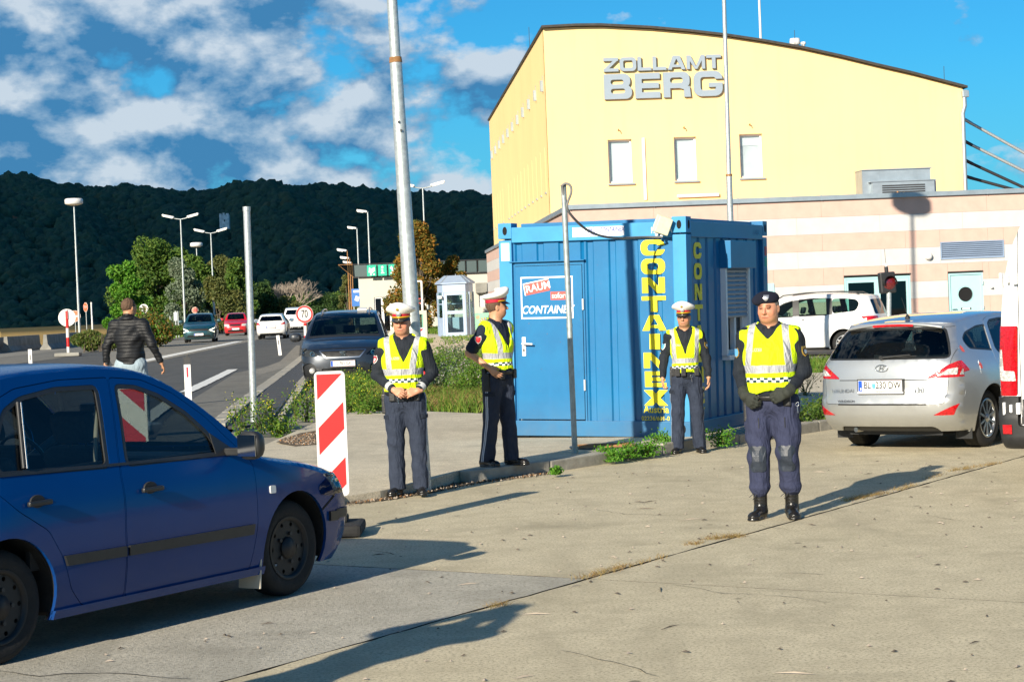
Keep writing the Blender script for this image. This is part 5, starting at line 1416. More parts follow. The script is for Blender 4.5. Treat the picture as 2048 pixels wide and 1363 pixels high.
I30=dict(L=4.485,W=1.78,sf=.88,sr=3.53,wr=.316,ar=.365,zs=.20,taper=(.15,1.2,.13,1.1),tw=.205,front=[(.18,.13),(.32,.03),(.48,.0),(.60,.02),(.72,.12)],fsw=[(.2,.34),(.75,.42)],top=[(.10,.70),(.40,.83),(.80,.93),(1.08,.985),(1.5,1.23),(1.85,1.385),(2.2,1.455),(2.7,1.475),(3.3,1.462),(3.8,1.42),(4.05,1.385)],dz=[(.2,.15),(.7,.10),(1.05,.055),(1.4,.04),(4.1,.055)],rear=[(.22,4.30),(.34,4.43),(.50,4.48),(.585,4.475),(.62,4.44),(.80,4.425),(.97,4.39),(1.02,4.35),(1.18,4.24),(1.32,4.10),(1.375,4.06),(1.40,4.08)],rsw=[(.2,.32),(.6,.30),(1.0,.26),(1.35,.20)],wz=[(.15,.80),(.28,.85),(.45,.885),(.65,.89),(.86,.875),(.96,.845),(1.02,.815),(1.2,.72),(1.38,.625),(1.47,.56)])
ALH=dict(L=4.85,W=1.90,sf=.95,sr=3.87,wr=.335,ar=.39,zs=.21,taper=(.13,1.2,.08,.9),tw=.215,front=[(.20,.12),(.33,.03),(.50,.0),(.70,.02),(.82,.07),(.92,.18)],fsw=[(.2,.36),(.9,.42)],top=[(.16,.90),(.40,.985),(.75,1.06),(1.0,1.10),(1.35,1.30),(1.75,1.51),(2.1,1.63),(2.6,1.685),(3.3,1.70),(3.9,1.68),(4.4,1.63),(4.58,1.60)],dz=[(.2,.16),(.7,.10),(1.0,.05),(1.4,.04),(4.6,.06)],rear=[(.24,4.72),(.38,4.83),(.58,4.85),(.75,4.81),(1.05,4.78),(1.3,4.70),(1.60,4.56)],rsw=[(.2,.30),(1.0,.28),(1.6,.20)],wz=[(.18,.87),(.30,.915),(.50,.945),(.75,.95),(.95,.935),(1.05,.905),(1.12,.875),(1.35,.80),(1.6,.70),(1.70,.64)])
def scaled(sp,L,W,H,wr=None):
 h0=max(z for _,z in sp['top']);a,b,d=L/sp['L'],W/sp['W'],H/h0;q=dict(sp)
 q.update(L=L,W=W,sf=sp['sf']*a,sr=sp['sr']*a,wr=wr or sp['wr']*d,zs=sp['zs']*d,ar=(wr*1.15 if wr else sp['ar']*d),front=[(z*d,s*a)for z,s in sp['front']],rear=[(z*d,s*a)for z,s in sp['rear']],top=[(s*a,z*d)for s,z in sp['top']],dz=[(s*a,z*d)for s,z in sp['dz']],fsw=[(z*d,s*a)for z,s in sp['fsw']],rsw=[(z*d,s*a)for z,s in sp['rsw']],wz=[(z*d,w*b)for z,w in sp['wz']],taper=(sp['taper'][0],sp['taper'][1]*a,sp['taper'][2],sp['taper'][3]*a))
 return q
def sxy(poly,a,d):return[(s*a,z*d)for s,z in poly]
def zh(z):return z if z<.70 else(z+(.918-.968)*(z-.70)/.268 if z<.968 else.918+(z-.968)*1.262)
FAB0=FABIA
FABIA=dict(FABIA)
for k_ in('front','rear','wz','fsw','rsw'):FABIA[k_]=[(zh(a),b)for a,b in FABIA[k_]]
FABIA['top']=[(a,zh(b))for a,b in FABIA['top']]
_rp=round_poly
def round_poly(poly,r=.05,n=4):return _rp([(a,zh(b))for a,b in poly],r,n)
fw_=G(600,1191);hd=math.atan2(.858,.512)
cw,sw=math.cos(hd),math.sin(hd)
lx,ly=(3.25-.79)/2,-(.80)
ox=fw_.x-(lx*cw-ly*sw);oy=fw_.y-(lx*sw+ly*cw)
c=Car(FABIA,'blue_hatchback','dark blue five door hatchback with black steel wheels driving in from the left','car',(ox,oy),hd,M['paint_blue'])
df=round_poly([(1.26,.225),(1.20,.50),(1.195,.90),(1.235,.965),(1.50,1.165),(1.72,1.285),(1.95,1.357),(2.205,1.378),(2.305,1.05),(2.345,.92),(2.365,.60),(2.365,.225)],.03)
dre=round_poly([(2.37,.225),(2.37,.60),(2.35,.92),(2.31,1.05),(2.21,1.378),(2.60,1.383),(2.95,1.36),(3.20,1.295),(3.33,1.12),(3.33,.98),(3.16,.80),(2.96,.66),(2.86,.50),(2.80,.33),(2.70,.225)],.03)
wf=round_poly([(1.46,.992),(1.52,1.08),(1.66,1.180),(1.85,1.272),(2.02,1.318),(2.165,1.328),(2.255,.998)],.025)
wr_=round_poly([(2.425,1.002),(2.335,1.332),(2.65,1.336),(2.93,1.308),(3.07,1.262),(3.20,1.12),(3.215,1.025)],.035)
wq=round_poly([(3.30,1.08),(3.24,1.20),(3.38,1.17),(3.42,1.08)],.02)
sidewins=[wf,wr_]
L=c.L
bl_=c.whole()
for sd,sg in(('SR',-1),('SL',1)):
 c.panel('body_side',sd,bl_,c.paint,[df,dre],0,None,.02)
 for nm,dp,wn2,hs in(('door',df,wf,2.14),('door',dre,wr_,3.02)):
  d_=c.panel(nm,sd,dp,c.paint,[offset_poly(wn2,-.022)],0,None,.02,gap=.0045)
  c.panel('window_seal',sd,offset_poly(wn2,-.022),M['plastic_black'],[offset_poly(wn2,.004)],.002,d_,.01)
  c.panel('window',sd,wn2,M['glass_clear'],(),.014,d_,0)
  c.handle(hs,.80 if hs<2.5 else.815,sg,d_,M['plastic_black'],.17)
  ms=[(1.26,.44),(2.355,.455),(2.355,.51),(1.245,.50)]if hs<2.5 else[(2.38,.455),(2.84,.462),(2.86,.517),(2.38,.51)]
  c.panel('rubbing_strip',sd,ms,M['plastic_black'],(),-.016,d_,.02)
 c.panel('waist_seal',sd,[(1.36,zh(.975)),(3.24,zh(1.008)),(3.24,zh(1.02)),(1.36,zh(.987))],M['plastic_black'],(),-.006,None,.01)
 c.panel('mirror_triangle',sd,[(1.31,.942),(1.50,.942),(1.50,1.065)],M['plastic_black'],(),-.003,None,.006)
 x0=c.mid-3.07;pa=c.P(sd,3.045,zh(1.03),-.004);pb_=c.P(sd,2.955,zh(1.30),-.004)
 mb=MB();mb.tube([pa,pb_],.014,6);mb.tube([c.P(sd,3.035,zh(1.03),-.016),c.P(sd,2.945,zh(1.30),-.016)],.005,5,1);mb.build('window_bar',[M['plastic_black'],M['chrome_dull']],c.root)
wsh=_rp([(1.20,-.60),(1.86,-.50),(1.90,0),(1.86,.50),(1.20,.60),(1.16,0)],.05)
hood=[(.02,-.9),(1.10,-.9),(1.10,.9),(.02,.9)]
c.panel('bonnet','T',[(-.2,-.63),(1.10,-.66),(1.10,.66),(-.2,.63)],c.paint,(),0,None,.015)
c.panel('wing_top','T',[(-.3,-1),(1.13,-1),(1.13,1),(-.3,1)],c.paint,[[(-.2,-.636),(1.107,-.666),(1.107,.666),(-.2,.636)]],0,None,.015)
c.panel('roof','T',[(1.107,-1),(4.2,-1),(4.2,1),(1.107,1)],c.paint,[wsh],0,None,.02)
c.panel('windscreen','T',wsh,M['glass_clear'],(),.008,None,0)
c.panel('cowl','T',[(1.10,-.66),(1.19,-.64),(1.19,.64),(1.10,.66)],M['plastic_black'],(),.0,None,.0)
bump=[(-1.6,.1),(1.6,.1),(1.6,.63),(-1.6,.63)]
lampp=round_poly([(.40,.60),(.83,.585),(.84,.735),(.42,.715)],.03)
c.panel('front_end','F',[(-1.6,.1),(1.6,.1),(1.6,1.2),(-1.6,1.2)],c.paint,[lampp,[(-y,z)for y,z in lampp],[(-.33,.60),(.33,.60),(.33,.70),(-.33,.70)],[(-.42,.24),(.42,.24),(.42,.36),(-.42,.36)]],0,None,.02,raw=False)
c.panel('grille','F',[(-.33,.60),(.33,.60),(.33,.70),(-.33,.70)],M['plastic_black'],(),.012,None,.0);c.panel('lower_grille','F',[(-.42,.24),(.42,.24),(.42,.36),(-.42,.36)],M['plastic_black'],(),.012,None,.0)
c.lampset('F',lampp,[M['lens_clear']],inset=.0,side_poly=None)
c.lampset('F',offset_poly(lampp,.02),[M['lens_white']],inset=.03,name='headlight_bowl')
for sd,sg in(('SR',-1),('SL',1)):
 c.panel('headlight_side',sd,round_poly([(.30,.575),(.52,.60),(.545,.655),(.40,.72),(.28,.70)],.02),M['lens_clear'],(),-.004,None,.006)
 c.panel('side_repeater',sd,round_poly([(1.02,.665),(1.075,.665),(1.075,.715),(1.02,.715)],.012),M['lens_orange']if False else M['plastic_white'],(),-.008,None,.01)
 c.panel('bumper_strip',sd,[(.20,.415),(.42,.425),(.42,.485),(.20,.475)],M['plastic_black'],(),-.018,None,.02)
 c.panel('bumper_seam',sd,[(.28,.60),(.50,.50),(.52,.508),(.30,.612)],M['black_hole'],(),-.001,None,.0)
 y=c.hw(1.18,.3);mb=MB();mb.box(c.mid-1.215,c.mid-1.185,sg*(y-.015)if sg>0 else-(y-.0),sg*(y)if sg>0 else-(y-.17),.10,.44);
 mb=MB();ya,yb2=sorted((sg*(y-.005),sg*(y-.17)));mb.add([(c.mid-1.165,ya,.10),(c.mid-1.165,yb2,.10),(c.mid-1.13,yb2,.46),(c.mid-1.13,ya,.46),(c.mid-1.175,ya,.10),(c.mid-1.175,yb2,.10),(c.mid-1.14,yb2,.46),(c.mid-1.14,ya,.46)],[(0,1,2,3),(7,6,5,4),(0,4,5,1),(1,5,6,2),(3,7,4,0)if False else(0,3,7,4)]);mb.build('mud_flap',M['interior_beige'],c.root)
 c.panel('sill',sd,[(1.12,.15),(2.92,.15),(2.92,.232),(1.12,.232)],c.paint,(),-.018,None,.03)
c.panel('front_bumper_strip','F',[(-.80,.43),(.80,.43),(.80,.49),(-.80,.49)],M['plastic_black'],(),-.014,None,.02)
rwin=round_poly([(-.56,1.03),(.56,1.03),(.48,1.30),(-.48,1.30)],.06)
c.panel('tailgate','R',[(-1.6,.1),(1.6,.1),(1.6,2),(-1.6,2)],c.paint,[rwin],0,None,.02);c.panel('rear_window','R',rwin,M['glass_clear'],(),.01,None,0)
c.lampset('R',round_poly([(.52,.70),(.80,.70),(.78,.98),(.58,.96)],.03),[M['lens_red']],name='tail_lamp')
c.shell(sidewins,[wsh],[rwin])
c.wheels('steel');c.seats([(1.95,(-.36,.36)),(2.78,(-.38,.38))],M['seat_fabric'],.04);c.dash(1.50,.97,M['interior_dark'])
c.mirror(1.40,.955,-1,M['plastic_black'],(.08,.080,.085));c.mirror(1.40,.955,1,M['plastic_black'],(.08,.080,.085))
c.plate('F',.40,'');c.plate('R',.62,'')
mb=MB();mb.box(c.mid-1.72,c.mid-1.60,-.10,.10,1.20,1.26,bev=.02);mb.build('rear_view_mirror',M['plastic_black'],c.root)
for sg in(-1,1):
 mb=MB();mb.box(c.mid-3.0,c.mid-2.25,sg*.70-.015,sg*.70+.015,.45,.98);mb.box(c.mid-2.2,c.mid-1.3,sg*.70-.015,sg*.70+.015,.45,.96);mb.build('door_trim',M['interior_dark'],c.root)
 mb=MB();mb.tube([(c.mid-2.30,sg*.66,.95),(c.mid-2.28,sg*.60,1.32)],.035,8);mb.tube([(c.mid-2.37,sg*.62,.97),(c.mid-2.30,sg*.585,1.28)],.014,6,1);mb.build('pillar_trim',[M['interior_dark'],M['interior_beige']],c.root)
BLUE=c
round_poly=_rp
pr=G(1765,905);hd=R(52.5)
rb=Vector((pr.x,pr.y));cw,sw=math.cos(hd),math.sin(hd)
c=Car(I30,'silver_estate_car','silver estate car with red tail lamps and plate BL 230 DW driving away','car',(0,0),hd,M['paint_silver'])
rx=c.mid-c.L+.02;c.root.location=(rb.x-rx*cw,rb.y-rx*sw,0)
df=round_poly([(1.38,.25),(1.33,.60),(1.34,.93),(1.42,1.0),(1.75,1.235),(2.02,1.36),(2.28,1.405),(2.44,.96),(2.48,.60),(2.48,.25)],.03)
dre=round_poly([(2.49,.25),(2.49,.60),(2.45,.96),(2.30,1.405),(2.7,1.425),(3.05,1.41),(3.20,1.37),(3.36,1.05),(3.38,.93),(3.20,.76),(3.10,.55),(3.04,.25)],.03)
wf=round_poly([(1.62,.985),(1.85,1.19),(2.10,1.31),(2.27,1.355),(2.37,1.0)],.03)
wr_=round_poly([(2.50,1.0),(2.40,1.36),(2.75,1.375),(3.02,1.36),(3.12,1.32),(3.24,1.06),(3.20,1.02)],.03)
wq=round_poly([(3.33,1.05),(3.20,1.32),(3.45,1.31),(3.78,1.25),(3.90,1.18),(3.85,1.09)],.05)
for sd,sg in(('SR',-1),('SL',1)):
 bs=c.panel('body_side',sd,c.whole(),c.paint,[df,dre,offset_poly(wq,-.012)],0,None,.02)
 for dp,wn2,hs in((df,wf,2.27),(dre,wr_,3.12)):
  d_=c.panel('door',sd,dp,c.paint,[offset_poly(wn2,-.018)],0,None,.02,gap=.004)
  c.panel('window_seal',sd,offset_poly(wn2,-.018),M['plastic_black'],[offset_poly(wn2,.004)],.002,d_,.01)
  c.panel('window',sd,wn2,M['glass_dark']if hs>3 else M['glass_clear'],(),.012,d_,0);c.handle(hs,.86,sg,d_,M['paint_silver'],.18)
  ms=[(1.42,.40),(2.46,.41),(2.46,.45),(1.42,.44)]if hs<3 else[(2.5,.41),(3.0,.42),(3.0,.46),(2.5,.45)]
  c.panel('door_moulding',sd,ms,c.paint,(),-.012,d_,.015)
 c.panel('window_seal',sd,offset_poly(wq,-.012),M['plastic_black'],[offset_poly(wq,.006)],.002,bs,.01)
 c.panel('quarter_window',sd,wq,M['glass_dark'],(),.010,None,0)
 c.panel('sill',sd,[(1.30,.17),(3.10,.17),(3.10,.25),(1.30,.25)],c.paint,(),-.014,None,.03)
wsh=round_poly([(1.20,-.66),(1.98,-.54),(2.03,0),(1.98,.54),(1.20,.66),(1.14,0)],.05)
c.panel('bonnet','T',[(-.3,-1),(1.12,-1),(1.12,1),(-.3,1)],c.paint,(),0,None,.015)
c.panel('roof','T',[(1.125,-1),(5,-1),(5,1),(1.125,1)],c.paint,[wsh],0,None,.02);c.panel('windscreen','T',wsh,M['glass_clear'],(),.008,None,0)
c.panel('front_end','F',[(-1.6,.1),(1.6,.1),(1.6,1.2),(-1.6,1.2)],c.paint,(),0,None,.02)
rwin=round_poly([(-.72,1.005),(.72,1.005),(.66,1.17),(.575,1.315),(-.575,1.315),(-.66,1.17)],.05)
lampR=round_poly([(.52,.795),(.95,.80),(.95,.975),(.80,.975),(.62,.865)],.02)
lamp_in=[(round_poly([(.64,.825),(.80,.825),(.80,.90),(.72,.885)],.012),M['lens_white']),(round_poly([(.815,.82),(.86,.82),(.86,.92),(.815,.91)],.01),M['lens_white'])]
hatch=round_poly([(-.70,.52),(.70,.52),(.72,.64),(.735,.79),(.745,1.33),(-.745,1.33),(-.735,.79),(-.72,.64)],.04)
lL=[(-y,z)for y,z in lampR]
c.panel('rear_bumper','R',[(-1.6,.1),(1.6,.1),(1.6,3),(-1.6,3)],c.paint,[hatch,lampR,lL,round_poly([(-.62,.15),(.62,.15),(.56,.275),(-.56,.275)],.05)],0,None,.03)
tg=c.panel('tailgate','R',hatch,c.paint,[offset_poly(rwin,-.010),offset_poly(lampR,-.003),offset_poly(lL,-.003)],0,None,.03,gap=.005)
c.panel('window_seal','R',offset_poly(rwin,-.010),M['plastic_black'],[offset_poly(rwin,.008)],.001,tg,.008)
c.panel('rear_window','R',rwin,M['glass_room'],(),.006,tg,0)
c.lampset('R',lampR,[M['lens_red']],name='tail_lamp',inset=-.003,inner=lamp_in,side_poly=round_poly([(4.02,.86),(4.5,.80),(4.5,.975),(4.12,.965)],.02))
c.lampset('R',round_poly([(.58,.40),(.82,.52),(.77,.40)],.01),[M['lens_red']],name='rear_reflector',inset=-.004)
for o in[o for o in c.root.children if o.name.startswith('rear_reflector')]:pass
c.panel('rear_diffuser','R',round_poly([(-.62,.15),(.62,.15),(.56,.275),(-.56,.275)],.05),M['plastic_black'],(),.03,None,0)
c.panel('tailgate_crease','R',[(-.52,.775),(.52,.775),(.52,.783),(-.52,.783)],M['black_hole'],(),-.001,tg,0)
c.panel('tailgate_gap','R',[(-.52,.512),(.52,.512),(.52,.528),(-.52,.528)],M['black_hole'],(),-.004,tg,0)
mb=MB();vs=[]
for i in range(13):
 y=-.56+1.12*i/12;t=y/c.hwid;s=c.sr_(1.345,t);x=c.mid-s;zz=1.392-.055*(abs(y)/.6)**2.2
 vs+=[(x+.14,y,zz+.012),(x-.035,y,zz-.012),(x-.03,y,zz-.035),(x+.10,y,zz-.05)]
mb.add(vs,[(4*i+a,4*i+b,4*i+4+b,4*i+4+a)for i in range(12)for a,b in((0,1),(1,2),(2,3),(3,0))],0,True);mb.add(vs[:4],[(0,1,2,3)]);mb.add(vs[-4:],[(3,2,1,0)]);mb.build('spoiler',c.paint,tg)
mb=MB();vs=[]
for i in range(7):
 y=-.24+.48*i/6;t=y/c.hwid;s=c.sr_(1.345,t);x=c.mid-s-.04;zz=1.358-.055*(abs(y)/.6)**2.2;vs+=[(x,y,zz+.012),(x,y,zz-.012)]
mb.add(vs,[(2*i,2*i+1,2*i+3,2*i+2)for i in range(6)]);mb.build('brake_light',M['lens_red'],tg)
xw=c.mid-c.sr_(1.03,0)
mb=MB();mb.tube([c.P('R',.02,1.018,-.03),c.P('R',-.36,1.045,-.03)],[.016,.008],6);mb.tube([c.P('R',-.03,1.015,-.02),c.P('R',-.44,1.03,-.02)],.007,5);mb.tube([c.P('R',.02,1.018,.0),c.P('R',.02,1.018,-.045)],.022,10);mb.build('wiper',M['plastic_black'],tg)
def onR(c,y,z,s,size,mat,bold=.01,sx=1,sh=0):
 p=c.P('R',y,z,-.020);text_obj(s,size,mat,tg,p,(PI/2,0,-PI/2),bold,sx,0,'CENTER','lettering',sh)
p=c.P('R',0,.905,-.010);Mx=Matrix.Translation(p)@Matrix.Rotation(-PI/2,4,'Z')
mb=MB();n=30
ring=[Mx@Vector((.072*math.cos(2*PI*k/n),0,.037*math.sin(2*PI*k/n)))for k in range(n+1)]
mb.tube(ring,.005,6,cap=False);mb.tube([Mx@Vector((-.030,0,-.028)),Mx@Vector((-.012,0,.024))],.006,6);mb.tube([Mx@Vector((.012,0,-.024)),Mx@Vector((.030,0,.028))],.006,6);mb.tube([Mx@Vector((-.022,0,-.006)),Mx@Vector((0,-.001,.002)),Mx@Vector((.022,0,.008))],.005,6);mb.build('emblem',M['chrome'],tg)
onR(c,.49,.665,'HYUNDAI',.055,M['chrome_dull'],.012,1.1);onR(c,-.46,.665,'i30',.075,M['chrome_dull'],.012,1.2,.2);onR(c,.43,.556,'WINDISCH',.034,M['ink_black'],.02,1.2)
q=c.plate('R',.72,'');q.parent=c.root
text_obj('BL',.105,M['ink_black'],q,(-.150,-.0062,.004),(PI/2,0,0),.012,.78);text_obj('230 DW',.105,M['ink_black'],q,(.098,-.0062,.004),(PI/2,0,0),.012,.80)
mb=MB();mb.prism([(-.072,-.03),(-.052,-.022),(-.050,.025),(-.094,.025),(-.092,-.022)],-.006,-.0045);mb.build('crest',M['badge_blue'],q)
mb=MB();mb.box(-.235+.0,-.222,-.0062,-.0055,-.045,-.02);mb.build('country_letter',M['plate_white'],q)
text_obj('WINDISCH',.022,M['ink_black'],q,(0,-.0025,-.072),(PI/2,0,0),.01,1.1)
mb=MB();mb.box(-.27,.27,-.0022,0,-.083,-.063);mb.build('dealer_strip',M['plate_white'],q)
pa=c.P('T',3.75,0,-.0);mb=MB();mb.lathe([(.03,0),(.02,.03),(.008,.04)],10,M=Matrix.Translation(pa));mb.tube([pa+Vector((0,0,.03)),pa+Vector((-.13,0,.23))],[.006,.003],6);mb.build('aerial',M['plastic_black'],c.root)
c.panel('filler_flap','SR',round_poly([(3.62,.80),(3.80,.80),(3.80,.96),(3.62,.96)],.03),c.paint,(),-.002,None,.004)
for(s,z)in((3.98,1.05),(3.75,.86)):c.panel('leaf_sticker','SR',round_poly([(s,z),(s+.05,z+.01),(s+.06,z+.05),(s+.03,z+.08),(s-.0,z+.05)],.01),M['print_pink'],(),-.003,None,0)
mb=MB();mb.tube([c.P('R',.44,.235,.1),c.P('R',.44,.235,-.0)],.028,12);mb.build('exhaust',M['chrome_dull'],c.root)
y=c.hw(3.95,.3)
for sg in(-1,1):mb=MB();a_,b_=sorted((sg*(y-.02),sg*(y-.21)));mb.box(c.mid-3.955,c.mid-3.94,a_,b_,.12,.40);mb.build('mud_flap',M['plastic_black'],c.root)
c.shell([wf,wr_,wq],[wsh],[rwin])
c.wheels('alloy10');c.seats([(2.05,(-.38,.38)),(3.0,(-.42,0,.42))],M['seat_fabric'],.04);c.dash(1.55,.98,M['interior_dark'])
c.mirror(1.62,.99,-1,M['paint_silver']);c.mirror(1.62,.99,1,M['paint_silver'])
SILVER=c
def carrier(name,label,loc,z,head,paint,detail):
 c=Car(ALH,name,label,'car',loc,head,paint,None,z)
 c.root.location.z=z
 df=round_poly([(1.42,.25),(1.34,.62),(1.36,1.0),(1.52,1.12),(1.9,1.38),(2.2,1.53),(2.50,1.60),(2.56,1.05),(2.58,.25)],.03)
 dre=round_poly([(2.59,.25),(2.57,1.05),(2.52,1.60),(3.0,1.63),(3.44,1.625),(3.50,1.05),(3.50,.85),(3.42,.55),(3.38,.25)],.03)
 wf=round_poly([(1.66,1.09),(1.98,1.33),(2.22,1.46),(2.46,1.525),(2.49,1.105)],.03)
 wr_=round_poly([(2.66,1.11),(2.62,1.54),(3.0,1.565),(3.38,1.56),(3.42,1.12)],.03)
 wq=round_poly([(3.58,1.14),(3.54,1.55),(3.9,1.545),(4.2,1.51),(4.30,1.40),(4.22,1.20)],.09)
 for sd,sg in(('SR',-1),('SL',1)):
  c.panel('body_side',sd,c.whole(),paint,[df,dre,wq],0,None,.02,step=.10)
  for dp,wn2,hs in((df,wf,2.40),(dre,wr_,2.78)):
   d_=c.panel('door',sd,dp,paint,[offset_poly(wn2,-.02)],0,None,.02,gap=.006,step=.10)
   c.panel('window_seal',sd,offset_poly(wn2,-.02),M['plastic_black'],[offset_poly(wn2,.004)],.002,d_,.01)
   c.panel('window',sd,wn2,M['glass_green'],(),.012,d_,0,step=.15);c.handle(hs,.98,sg,d_,paint,.2)
  c.panel('pillar_trim',sd,[(2.49,1.11),(2.66,1.11),(2.62,1.55),(2.46,1.53)],M['plastic_black'],(),-.004,None,.004)
  c.panel('pillar_trim',sd,[(3.42,1.12),(3.58,1.13),(3.54,1.56),(3.38,1.56)],M['plastic_black'],(),-.004,None,.004)
  c.panel('quarter_window',sd,wq,M['glass_green'],(),.010,None,0,step=.15)
  c.panel('rubbing_strip',sd,[(3.52,1.02),(4.5,1.05),(4.5,1.058),(3.52,1.03)],M['plastic_black'],(),-.002,None,0)
  c.panel('sill',sd,[(1.35,.19),(3.46,.19),(3.46,.255),(1.35,.255)],M['plastic_black'],(),-.012,None,.03)
 wsh=round_poly([(1.13,-.76),(2.12,-.64),(2.20,0),(2.12,.64),(1.13,.76),(1.06,0)],.06)
 c.panel('bonnet','T',[(-.3,-1.2),(1.04,-1.2),(1.04,1.2),(-.3,1.2)],paint,(),0,None,.015,step=.1)
 c.panel('roof','T',[(1.045,-1.2),(5.2,-1.2),(5.2,1.2),(1.045,1.2)],paint,[wsh],0,None,.02,step=.1);c.panel('windscreen','T',wsh,M['glass_green'],(),.008,None,0,step=.1)
 c.panel('windscreen_band','T',[(1.05,-.78),(1.13,-.76),(1.13,.76),(1.05,.78)],M['plastic_black'],(),-.001,None,0)
 lamp=round_poly([(.52,.75),(.95,.80),(.97,.95),(.80,.945),(.58,.80),(.50,.735)],.02)
 lamp=round_poly([(.49,.735),(.62,.715),(.93,.745),(.95,.93),(.80,.915),(.60,.82)],.02)
 gr=round_poly([(-.50,.845),(-.36,.69),(.36,.69),(.50,.845)],.02);lowg=round_poly([(-.42,.30),(.42,.30),(.46,.46),(-.46,.46)],.03);fog=round_poly([(.56,.28),(.86,.30),(.88,.54),(.70,.60),(.58,.52)],.05)
 mir=lambda pl:[(-y,z)for y,z in pl]
 c.panel('front_end','F',[(-1.6,.1),(1.6,.1),(1.6,1.5),(-1.6,1.5)],paint,[lamp,mir(lamp),gr,lowg,fog,mir(fog)],0,None,.02)
 for pl in(lowg,fog,mir(fog)):c.panel('air_intake','F',pl,M['plastic_black'],(),.03,None,0)
 g_=c.panel('grille','F',gr,M['plastic_black'],(),.02,None,0)
 c.panel('grille_frame','F',offset_poly(gr,-.012),M['chrome_dull'],[offset_poly(gr,.012)],-.006,g_,.02)
 for k in range(4):z_=.715+k*.032;c.panel('grille_slat','F',[(-.44+.0*k,z_),(.44,z_),(.44,z_+.010),(-.44,z_+.010)]if k>1 else[(-.38,z_),(.38,z_),(.38,z_+.010),(-.38,z_+.010)],M['dark_metal'],(),.004,g_,.01)
 for sg in(1,-1):
  q=bpy.data.objects.new('headlight',None);COL.objects.link(q);q.parent=c.root;pl=lamp if sg>0 else mir(lamp)
  c.panel('lens','F',pl,M['lens_clear'],(),.0,q,.0);c.panel('housing','F',pl,M['dark_metal'],(),.05,q,0)
  for(yy,zz,rr_)in((.82,.84,.062),(.66,.785,.048)):
   p=c.P('F',sg*yy*c.hwid/c.hw(.4,.8),zz,.035);mb=MB();mb.lathe([(0,-.01),(rr_*.5,.0),(rr_,.02),(rr_+.006,.03)],16,axis='x',M=Matrix.Translation(p));mb.build('reflector',M['chrome'],q)
  p=c.P('F',sg*.72,.42,.0);mb=MB();mb.lathe([(0,.02),(.05,.01),(.06,.0),(.065,-.02)],16,axis='x',M=Matrix.Translation(p));mb.build('fog_lamp',M['lens_white'],c.root)
 em=c.P('F',0,.765,-.02)
 mb=MB();Mx=Matrix.Translation(em)@Matrix.Rotation(PI/2,4,'Z')
 for(a,b,d,e)in((-.06,.06,.035,.055),(-.06,.03,.012,.028),(-.03,.06,-.012,.004),(-.06,.06,-.05,-.03)):mb.box(a,b,0,.02,d,e,M=Mx)
 mb.box(-.06,-.04,0,.02,.028,.035,M=Mx);mb.box(.04,.06,0,.02,-.03,-.012,M=Mx);mb.build('emblem',M['chrome'],g_)
 rwin=round_poly([(-.70,1.10),(.70,1.10),(.62,1.50),(-.62,1.50)],.07);tl=round_poly([(.55,.92),(.96,.92),(.96,1.06),(.60,1.05)],.02)
 c.panel('tailgate','R',[(-1.6,.1),(1.6,.1),(1.6,3),(-1.6,3)],paint,[rwin,tl,mir(tl)],0,None,.02);c.panel('rear_window','R',rwin,M['glass_dark'],(),.008,None,0)
 c.lampset('R',tl,[M['lens_red']],name='tail_lamp',side_poly=round_poly([(4.46,.93),(4.9,.93),(4.9,1.06),(4.36,1.05)],.02))
 c.shell([wf,wr_,wq],[wsh],[rwin]);c.wheels('alloy5');c.seats([(2.35,(-.40,.40)),(3.25,(-.5,0,.5))],M['seat_fabric'],.14);c.dash(1.75,1.08,M['interior_dark'])
 c.mirror(1.72,1.10,-1,paint,(.11,.13,.10));c.mirror(1.72,1.10,1,paint,(.11,.13,.10))
 for sg in(-1,1):mb=MB();mb.tube([c.P('T',2.0,sg*.70,-.0)]+[c.P('T',s,sg*.70,-.05)for s in(2.15,2.8,3.5,4.1)]+[c.P('T',4.25,sg*.70,-.0)],.016,6);mb.build('roof_rail',M['plastic_black']if not detail else M['chrome_dull'],c.root)
 mb=MB();mb.box(c.mid-2.0,c.mid-1.9,-.11,.11,1.42,1.48,bev=.02);mb.build('rear_view_mirror',M['plastic_black'],c.root)
 return c
p=foot(688,43.0)
c=carrier('grey_people_carrier','dark grey people carrier with plate L 703 GX parked facing the camera',(p.x-.05,p.y+2.0),rise(p.x,p.y),R(-88),M['paint_anthracite'],True)
q=c.plate('F',.56,'L 703 GX',.52,.12)
c.panel('roof_box_front','T',[(2.3,.25),(2.7,.25),(2.7,.45),(2.3,.45)],M['plastic_white'],(),-.06,None,.05)
mb=MB();mb.box(-.0,.04,0,.85,.35,1.15,bev=.01)
od=bpy.data.objects.new('open_door',None);COL.objects.link(od);od.parent=c.root;od.location=(c.mid-1.45,c.hwid-.03,0);od.rotation_euler=(0,0,R(-10))
Md=Matrix.Identity(4)
dpoly=[(0,.3),(.0,1.08),(.28,1.45),(.70,1.62),(.92,1.62),(.92,.3)];dw=[(.12,1.1),(.34,1.38),(.70,1.54),(.84,1.54),(.84,1.1)]
vs,fs=csg2d([dpoly,dw],lambda x,y:pip(dpoly,x,y)and not pip(dw,x,y));V,FF=extrude_tris(vs,fs,.07);V=[(-y*1.0+.03,x,z)for x,y,z in V];mk('leaf',V,FF,M['interior_beige'],od)
mb=MB();mb.prism([(x,z)for x,z in dw],-.005,.0,plane='yz');mb.build('window',M['glass_green'],od)
wcr=foot(1738,53.0);
hdw=math.atan2(.40,-.917)
cw,sw=math.cos(hdw),math.sin(hdw);lx,ly=ALH_m,ALH_l=(ALH['sf']+ALH['sr'])/2-ALH['L']+.3,ALH['W']/2
